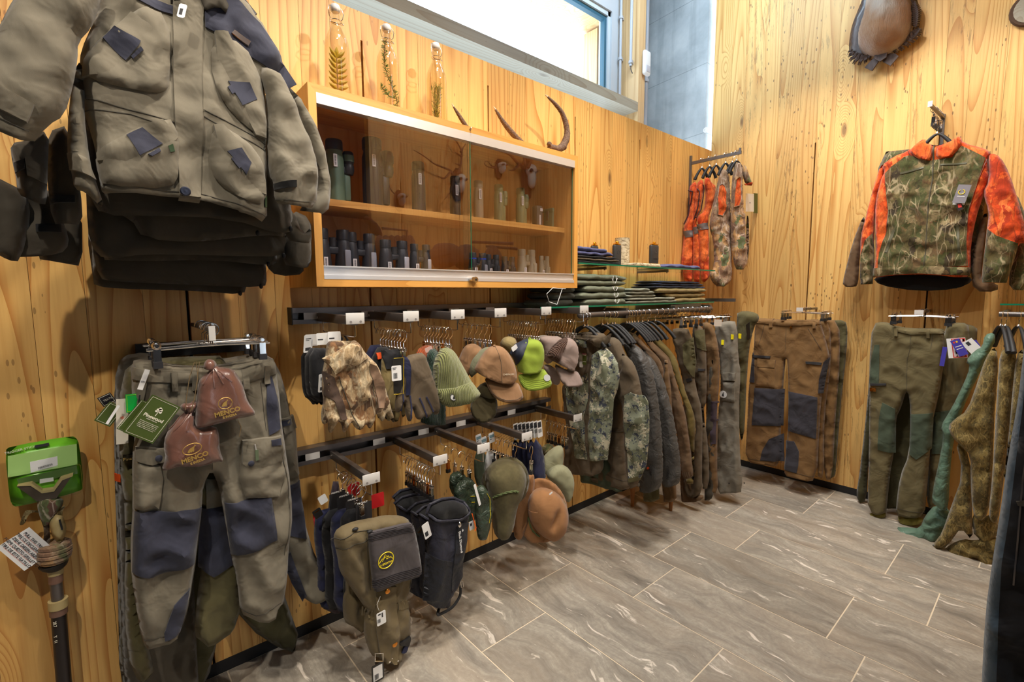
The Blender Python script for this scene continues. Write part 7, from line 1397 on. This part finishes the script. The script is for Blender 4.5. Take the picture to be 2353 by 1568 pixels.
def sleeveB(pts, lower, xx, mt, mt2, seed, owner):
    S = Cloth(frB(xx), qj(*pts), th=.045, edge=.045, amp=.010, fu=10, fv=8, seed=seed, back=.7); s_ = S.shell('sleeve', mt, owner, .013)
    if lower: S.patch('lower_sleeve', qj(*lower), mt2, s_, .003)
sleeveB([(430,490),(445,560),(400,700),(370,800),(358,1000),(350,1300),(342,1412),(245,1415),(250,1200),(250,1060),(290,900),(330,740),(370,600),(405,500)], [(345,1020),(352,1200),(340,1410),(246,1414),(252,1200),(290,1080)], x + .02, F_ORANGE, F_TREE, 474, t)
sleeveB([(1232,430),(1262,400),(1330,430),(1400,560),(1462,760),(1520,960),(1530,1100),(1467,1095),(1440,1200),(1372,1402),(1250,1405),(1182,1398),(1192,1260),(1225,980),(1240,850),(1190,700),(1240,620)], [(1226,985),(1300,1040),(1465,1098),(1440,1200),(1372,1402),(1184,1398),(1194,1250)], x - .01, F_ORANGE, F_TREE, 475, t)
Q2 = Cloth(frB(-.10), qj((280,880),(295,930),(262,1050),(248,1300),(240,1400),(222,1437),(120,1432),(130,1350),(200,1080)), th=.03, edge=.03, seed=476, offs=0); t2 = rootC('hunting_jacket', 'camo jacket with brown undersleeves behind the front orange camo jacket', 'jacket', Q2); Q2.shell('sleeve', F_BRN2, t2, .014)
Q2 = Cloth(frB(-.12), qj((1130,1000),(1232,830),(1225,980),(1192,1260),(1184,1400),(1312,1405),(1310,1470),(1125,1468),(1100,1300)), th=.03, edge=.03, seed=477, offs=0); Q2.shell('sleeve', F_BRN2, t2, .014); Q2 = Cloth(frB(-.14), qj((1400,740),(1450,700),(1530,900),(1560,1200),(1540,1460),(1395,1455),(1400,1300),(1440,1200),(1467,1100)), th=.03, edge=.03, seed=478, offs=0); Q2.shell('sleeve', F_TREE, t2, .014)
Q2 = Cloth(frB(-.13), qj((400,400),(620,380),(1040,330),(1250,420),(1200,900),(1100,1440),(700,1460),(380,1400),(370,900)), th=.02, edge=.03, seed=479, offs=0); Q2.shell('body', F_TREE, t2, .03)
card4x('white tag behind the grey logo tag on the orange camo jacket', qj((972,730),(1070,740),(1060,800),(975,805)), -.27, STICK); card4x('red and black tag under the grey logo tag', qj((990,795),(1040,790),(1035,838),(1010,852)), -.272, plain('black tag', lin(40,30,30), .5), prints=((.2,.1,.9,.6,REDP),))
card4x('grey hang tag with yellow emblem on the orange camo jacket', qj((988,648),(1088,652),(1080,792),(982,786)), -.28, plain('grey tag', lin(128, 124, 132), .5), prints=((.2,.62,.8,.65,STICK),)); c = P(*qj((1033, 705))[0], 'x', -.2825)
tt = thing('tag_emblem', 'yellow antler ring emblem printed on the grey hang tag', 'emblem', c); obj('ring', MB().tube([c + UB*(.013*math.cos(a)) + VB*(.012*math.sin(a)) for a in [PI*.62 + i*PI*1.76/14 for i in range(15)]], .0016, 5), YEL, tt, True, True)
t = thing('wall_peg', 'sloping steel arm carrying the orange camo jackets on the right wall', 'arm', P(*qj((850, 130))[0], 'x', -.15)); a, b = P(*qj((892, 135))[0], 'x', -.02), P(*qj((792, 35))[0], 'x', -.30)
obj('bar', MB().tube([a, b], .009, 4), M_DARKMETAL, t, False, True); obj('wall_bar', MB().box((-.018, a.y - .008, a.z - .16), (-.002, a.y + .008, a.z + .02)), M_DARKMETAL, t, False, True); obj('end_plate', MB().box((b.x - .004, b.y - .010, b.z - .012), (b.x, b.y + .010, b.z + .018)), M_PLATE, t, False, True)
for i in range(6):
    c = a.lerp(b, .2 + .1*i); coat_hanger('black coat hanger, %s from the wall on the sloping arm' % ordn[i], c, (0, -1, 0), .2) if False else hung('chrome hanger hook, %s from the wall on the sloping arm' % ordn[i], c.x, c.y, c.z + .006, None, 90, .8)
c = P(*qj((850, 222))[0], 'x', -.245); coat_hanger('wide black coat hanger in the neck of the orange camo jacket', c + Vector((0, 0, .045)), (0, -1, 0), .15)

# ------------------------------------------------------------------ right edge: rain jackets on a round rail
t = thing('hang_rail', 'short round steel rail at the right edge of the picture', 'rail', (-.45, -2.1, 1.27)); p0 = P(2296, 722, 'x', -.42); obj('tube', MB().tube([p0, p0 + Vector((-.04, -.85, 0))], .013, 14), M_DARKMETAL, t, True, True); obj('bracket', MB().box((-.42, p0.y - .02, p0.z - .012), (-.002, p0.y - .005, p0.z + .012)), M_DARKMETAL, t, False, True)
t = thing('glass_shelf', 'green edged glass shelf corner above the round steel rail', 'shelf', (-.2, -2.1, 1.33)); p1 = P(2298, 698, 'x', -.40); obj('pane', MB().box((-.40, -2.7, p1.z - .008), (-.02, p1.y, p1.z)), M_SHELFGLASS, t, False, True); obj('front_edge', MB().box((-.4012, -2.7, p1.z - .008), (-.4002, p1.y, p1.z)), M_GLASSEDGE, t, False, True)
for i, (px, py) in enumerate(((2303, 718), (2314, 720), (2344, 722))): c = P(px, py, 'x', p0.x); coat_hanger('dark coat hanger, %s on the round rail at the right edge' % ordn[i], (p0.x, c.y, p0.z + .012), (-1, -.25, 0), .36)
def gB(name, lbl, cat, pts, x, mat, **k):
    kw = dict(th=.04, edge=.04, amp=.012, fu=12, fv=6, offs=0, back=.6, res=.014); kw.update(k); return garment(name, lbl, cat, frB(x), qi(*pts), mat, **kw)
Q, t, s_ = gB('rain_jacket', 'pale green rain jacket trailing on the floor beside the green trousers', 'jacket', [(800,330),(812,268),(860,254),(870,300),(850,330),(830,380),(800,440),(720,600),(684,700),(650,820),(634,980),(625,1172),(600,1165),(545,1142),(540,1092),(590,860),(600,780),(585,738),(640,650),(700,530),(740,430),(712,405),(760,350)], -.42, F_TEAL, seed=480)
Q2 = Cloth(frB(-.36), qi((505,1200),(560,1140),(640,1170),(650,1240),(585,1318),(548,1352),(460,1335),(400,1302),(348,1258),(420,1262),(480,1265)), offs=0, th=.05, edge=.05, amp=.02, fu=16, fv=14, seed=481); Q2.shell('trailing_hem', F_TEAL, t, .014)
Q, t, s_ = gB('camo_poncho', 'golden grass camo poncho jacket with wide sleeve, left of the two at the right edge', 'jacket', [(800,430),(838,350),(872,332),(882,420),(872,560),(862,700),(852,1000),(832,1190),(790,1236),(748,1192),(740,1000),(740,890),(690,840),(640,790),(622,738),(660,700),(722,660),(780,500)], -.50, F_GOLD, seed=482, th=.05)
Q2 = Cloth(frB(-.46), qi((660,800),(740,880),(748,1190),(752,1332),(690,1262),(640,1330),(600,1375),(536,1362),(560,1330),(592,1290),(640,1150),(700,990)), offs=0, th=.04, edge=.05, amp=.015, fu=14, fv=8, seed=483); Q2.shell('lower_sleeve', F_GOLD, t, .014); Q2 = Cloth(frB(-.44), qi((585,1410),(590,1385),(640,1345),(700,1320),(760,1328),(850,1300),(900,1330),(880,1472),(800,1472),(700,1455),(640,1442)), offs=0, th=.05, edge=.05, amp=.02, fu=16, fv=12, seed=484); Q2.shell('hem', F_GOLD, t, .014)
Q2 = Cloth(frB(-.44), qi((745,1180),(790,1236),(832,1190),(880,1200),(890,1320),(760,1330)), offs=0, th=.03, edge=.03, amp=.01, seed=489); Q2.shell('skirt', F_GOLD, t, .014)
gB('camo_poncho', 'golden grass camo poncho jacket, right of the two at the right edge', 'jacket', [(890,360),(930,330),(972,340),(978,420),(955,560),(935,800),(905,1060),(880,1240),(845,1232),(832,1190),(852,1000),(868,700),(880,500)], -.54, F_GOLD, seed=485); gB('rain_jacket', 'camo jacket sliver between the poncho and the dark zipped jacket', 'jacket', [(975,370),(1015,335),(1030,400),(1000,700),(950,900),(905,1060),(935,800),(955,560)], -.56, F_GOLD, seed=486)
Q, t, s_ = gB('zipped_jacket', 'blue grey and black zipped jacket cut off by the right edge', 'jacket', [(1005,420),(1020,300),(1120,250),(1300,400),(1300,2200),(790,2200),(815,1700),(850,1450),(890,1200),(940,850),(985,600)], -1.9, F_BLUE, seed=487, th=.05, edge=.05, fv=3)
Q.patch('black_panel', qi((1040,330),(1110,290),(1290,410),(1290,2190),(870,2190),(885,1690),(900,1450),(940,1200),(975,900),(1010,620)), F_BLACK, t, .003); m = MB(); Q.line(m, qi((1060,700),(1010,1000),(985,1300),(960,1560)), .0025, off=.005); obj('zip', m, M_DARKMETAL, t, world=True)
Q.patch('side_pocket', qi((975,1120),(1020,1115),(1020,1145),(985,1140)), F_GREYD, t, .006); t2 = thing('garment_rack', 'dark rack rail outside the frame carrying the zipped jacket', 'rack', (-1.9, -2.2, 0)); obj('rail', MB().tube([(-1.9, -1.9, 1.5), (-1.9, -2.6, 1.5)], .012, 12), M_DARKMETAL, t2, True, True)
for y in (-2.6,): obj('post', MB().tube([(-1.9, y, 0), (-1.9, y, 1.5)], .014, 12), M_DARKMETAL, t2, True, True)

# ------------------------------------------------------------------ trophy mount high on the right wall
def qk(*p): return [(1920 + x/5.434, y/5.434) for x, y in p]
M_CARV = NT('carved dark wood'); _n = M_CARV.noise(M_CARV.mapv(M_CARV.obj(), (60, 60, 8)), 1., 3, .6); M_CARV = M_CARV.out(M_CARV.ramp(_n, [(.3, lin(58, 46, 44)), (.7, lin(100, 84, 78))]), .35, M_CARV.bump(_n, .4, .003))
M_FUR = NT('roe deer fur'); _q = M_FUR.obj(); _n = M_FUR.noise(M_FUR.mapv(_q, (120, 120, 22)), 1., 4, .7); _g = M_FUR.noise(_q, 5., 2, .5); _c = M_FUR.mix(M_FUR.n('MapRange', {0: _g, 1: .42, 2: .62, 3: 0., 4: .85}).outputs[0], lin(160, 118, 80), lin(206, 196, 182)); M_FUR = M_FUR.out(M_FUR.mix(M_FUR.math('MULTIPLY', _n, .5), _c, lin(120, 84, 54)), .9, M_FUR.bump(_n, .8, .01), Sheen_Weight=.5)
Q = Cloth(frB(-.004), qk((300,80),(205,300),(170,500),(165,650),(220,720),(400,720),(600,700),(800,600),(960,480),(1040,380),(1062,200),(1040,40),(950,-120),(700,-330),(420,-260)), th=.028, edge=.012, amp=.001, seed=490, smooth=2, back=0, offs=0)
t = rootC('trophy_mount', 'brown furred deer trophy chest on a dark carved plaque high on the right wall', 'trophy', Q); pl = Q.shell('plaque', M_CARV, t, .02)
def oak(path, w_, n=13):
    sp = spline([P(*qk(p)[0], 'x', -.05) for p in path], 6); m = MB(); L = len(sp)
    for i in range(n):
        f = i/(n-1); p = sp[int(f*(L-1))]; d = (sp[min(L-1, int(f*(L-1))+1)] - sp[max(0, int(f*(L-1))-1)]).normalized(); s_ = NB.cross(d); ww = w_*math.sin(PI*(.12 + .8*f))**.7
        for sg in (-1, 1): e = p + s_*sg*ww + d*ww*.35; m.tube([p, (p+e)/2 + NB*.006, e - NB*.008], [.006, .0065, .003], 6)
    lf = obj('oak_leaf', m, M_CARV, t, True, True); obj('leaf_vein', MB().tube(sp, .004, 6), M_CARV, lf, True, True)
oak([(440,690),(340,740),(240,720),(185,640)], .030); oak([(660,640),(780,590),(900,500),(985,430),(1040,370)], .034, 17); oak([(1000,330),(1000,180),(980,40)], .024)
for pts, o_ in (((490,700),(560,670),(650,650),(640,720),(560,775),(490,740)), .065), (((480,730),(545,770),(460,890),(368,850)), .045), (((650,665),(760,680),(792,710),(690,830),(590,775)), .045): obj('carved_stem', MB().prism(topx(frB(0), qk(*pts), o_), Vector((-o_, 0, 0)) + Vector((0,0,0)), UB, VB, NB, -.03 if False else .012), M_CARV, t, False, True)
Q = Cloth(frB(-.03), qk((235,430),(245,560),(330,650),(430,692),(560,680),(700,622),(820,520),(905,400),(938,250),(945,80),(900,-80),(800,-330),(640,-520),(480,-560),(380,-400),(345,-100),(322,150),(265,290)), th=.16, edge=.16, amp=.010, fu=16, fv=10, seed=491, smooth=2, back=0, offs=.08); Q.shell('fur', M_FUR, t, .014)
sp = [Q.pt(*qk((560, -420))[0], -.02), Q.pt(*qk((560,-520))[0], .0) + NB*.10 + Vector((0,0,.08)), Q.pt(*qk((560,-520))[0], 0) + NB*.22 + Vector((0,0,.13))]
obj('neck_and_head', MB().tube(spline(sp + [sp[-1] + NB*.10 - Vector((0,0,.03)), sp[-1] + NB*.17 - Vector((0,0,.07))], 5), [.10]*6 + [.085]*5 + [.07]*5 + [.045]*4 + [.03], 16), M_FUR, t, True, True)
for s_ in (-1, 1): obj('ear', MB().ell(sp[2] + UB*s_*.09 + Vector((0,0,.07)), (.02, .05, .035), 10, 8), M_FUR, t, True, True)
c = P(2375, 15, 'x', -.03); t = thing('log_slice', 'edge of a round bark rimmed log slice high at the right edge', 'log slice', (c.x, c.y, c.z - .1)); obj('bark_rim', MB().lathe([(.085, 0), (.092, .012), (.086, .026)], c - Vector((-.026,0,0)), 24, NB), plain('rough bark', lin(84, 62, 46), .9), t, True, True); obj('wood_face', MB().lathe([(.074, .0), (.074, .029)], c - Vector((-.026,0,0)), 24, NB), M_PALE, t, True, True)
# ------------------------------------------------------------------ wall behind the camera, seen as a reflection in the cabinet panes
YM = -.295
def flip(root_):
    def rec(o):
        if o.type == 'MESH':
            for v in o.data.vertices: v.co.y = -v.co.y
            o.data.flip_normals()
        for c in o.children: rec(c)
    root_.location.y = 2*YM - root_.location.y; rec(root_)
YW = 2*YM + 2.75
def mg(name, lbl, cat, pts, d, mat, part='body', xo=0., **k):   # traced in the reflection, then mirrored to its real place
    kw = dict(th=.06, edge=.06, amp=.012, back=.3, res=.03); kw.update(k); r_ = kw.pop('res'); Q = Cloth(frA(2*YM + 2.75 - d), pts, offs=0, **kw); t = rootC(name, lbl, cat, Q); Q.shell(part, mat, t, r_); return Q, t
M_BONE = plain('bone', lin(214, 208, 196), .6); M_ANT = M_HORN
def tines(t, segs, y, r=.014):
    for s_ in segs: pts = [P(a, b, 'y', 2*YM + 2.75 - y) for a, b in s_]; sp = spline(pts, 5); obj('antler', MB().tube(sp, [r*(1 - .75*i/(len(sp)-1)) for i in range(len(sp))], 8), M_ANT, t, True, True)
def skull(name, lbl, cx, cy, s, ants, slab):
    o = P(cx, cy, 'y', 2*YM + 2.75 - .03); t = thing(name, lbl, 'trophy', (o.x, o.y, o.z - .1)); sc_ = s
    obj('plaque', MB().lathe([(.95*sc_, 0), (1.0*sc_, .01), (.95*sc_, .02)], (0, 0, 0), 24, (0, -1, 0)), plain('bark ' + lbl[:8], lin(86, 58, 40), .8), t)
    for v in t.children[0].data.vertices: v.co.x *= .62; v.co.z = v.co.z*1.25 + .1
    m = MB().ell((0, -.06, .1 + .35*sc_), (.36*sc_, .07, .38*sc_), 14, 10).ell((0, -.07, .1 - .1*sc_), (.24*sc_, .06, .6*sc_), 14, 10); obj('skull', m, M_BONE, t)
    for sg in (-1, 1): obj('eye_socket', MB().ell((sg*.25*sc_, -.11, .1 + .28*sc_), (.09*sc_, .03, .11*sc_), 10, 8), INK, t)
    tines(t, ants, .12, .10*sc_); flip(t)
skull('deer_skull', 'white deer skull with thick antlers on the wall behind the camera', 1215, 408, .19, [[(1207,385),(1190,372),(1176,357),(1162,350),(1150,348)], [(1196,378),(1182,390),(1172,391)], [(1216,385),(1226,362),(1232,345)], [(1210,380),(1206,360),(1203,352)], [(1222,392),(1230,405),(1234,425)]], None)
skull('chamois_skull', 'small chamois skull with hooked horns on the wall behind the camera', 1147, 388, .085, [[(1140,386),(1125,383),(1116,376),(1119,370),(1124,371)], [(1143,384),(1132,380),(1126,372),(1130,368)]], None)
skull('stag_skull', 'stag skull with wide many tined antlers on the wall behind the camera', 1050, 425, .13, [[(1040,402),(1030,390),(1000,378),(975,360),(950,345)], [(1052,400),(1058,380),(1060,350),(1048,325),(1030,312)], [(1058,380),(1045,376)], [(1060,360),(1046,350)], [(1058,350),(1070,330)], [(1035,395),(1020,410),(1003,404)], [(1042,410),(1035,440),(1020,460)]], None)
skull('small_skull', 'tiny goat skull low on the wall behind the camera', 915, 462, .08, [[(912,450),(900,440),(893,425)]], None)
Q, t = mg('chamois_bust', 'dark chamois head trophy with upright hooked horns on the wall behind the camera', 'trophy', [(828,508),(836,498),(846,496),(860,508),(875,525),(880,545),(862,545),(850,530),(845,515)], .15, fabric('chamois fur', lin(60, 46, 36), .2), 'neck'); tines(t, [[(846,497),(842,485),(838,474)], [(850,497),(848,484),(845,474)]], .15, .01); flip(t)
for i in range(6):
    Q, t = mg('loden_jacket', 'grey loden jacket in the reflected row behind the camera, %s' % ('first', 'second', 'third', 'fourth', 'fifth', 'sixth')[i], 'jacket', [(862+i*14,545),(875+i*14,538),(886+i*14,560),(894+i*13,625),(862+i*14,630),(856+i*14,600)], .35 - .02*i, F_GREYD, th=.04, edge=.04, seed=500+i); flip(t)
a, b = P(877, 525, 'y', 2*YM+2.75-.35), P(934, 530, 'y', 2*YM+2.75-.35); t = thing('wall_peg', 'black rail carrying the reflected loden jackets behind the camera', 'rail', a); obj('bar', MB().tube([a, b, b + Vector((0, 0, -.3))], .012, 6), M_DARKMETAL, t, True, True); flip(t)
for i, pts in enumerate(([(992,575),(1000,560),(1030,558),(1045,562),(1060,580),(1050,600),(1040,615),(1000,620),(990,600)], [(1040,590),(1050,565),(1080,560),(1100,575),(1105,610),(1060,622),(1042,610)])):
    Q, t = mg('backpack', ('dark olive backpack, left of two seen in the cabinet reflection', 'dark olive backpack, right of two seen in the cabinet reflection')[i], 'backpack', pts, .30, F_GREYD, 'bag', th=.12, edge=.10, amp=.03, seed=520+i); Q.patch('flap', [(pts[0][0]+6, pts[0][1]-2), (pts[3][0]-4, pts[3][1]+2), (pts[3][0]-8, pts[3][1]+22), (pts[0][0]+8, pts[0][1]+20)], F_GREYD, t, .01, puff=.02); flip(t)
Q, t = mg('loden_jacket', 'olive jacket hanging right of the reflected backpacks', 'jacket', [(1115,580),(1130,562),(1145,565),(1158,600),(1162,650),(1110,650),(1108,610)], .3, F_GREYD, seed=525); flip(t)
for i, (p, q) in enumerate((((1085,556),(1183,560)), ((1120,566),(1192,572)))): a, b = P(*p, 'y', 2*YM+2.75-.12), P(*q, 'y', 2*YM+2.75-.45); t = thing('wall_peg', ('upper black arm seen in the cabinet reflection', 'lower black arm seen in the cabinet reflection')[i], 'arm', a); obj('bar', MB().tube([a, b], .015, 6), M_DARKMETAL, t, True, True); flip(t)
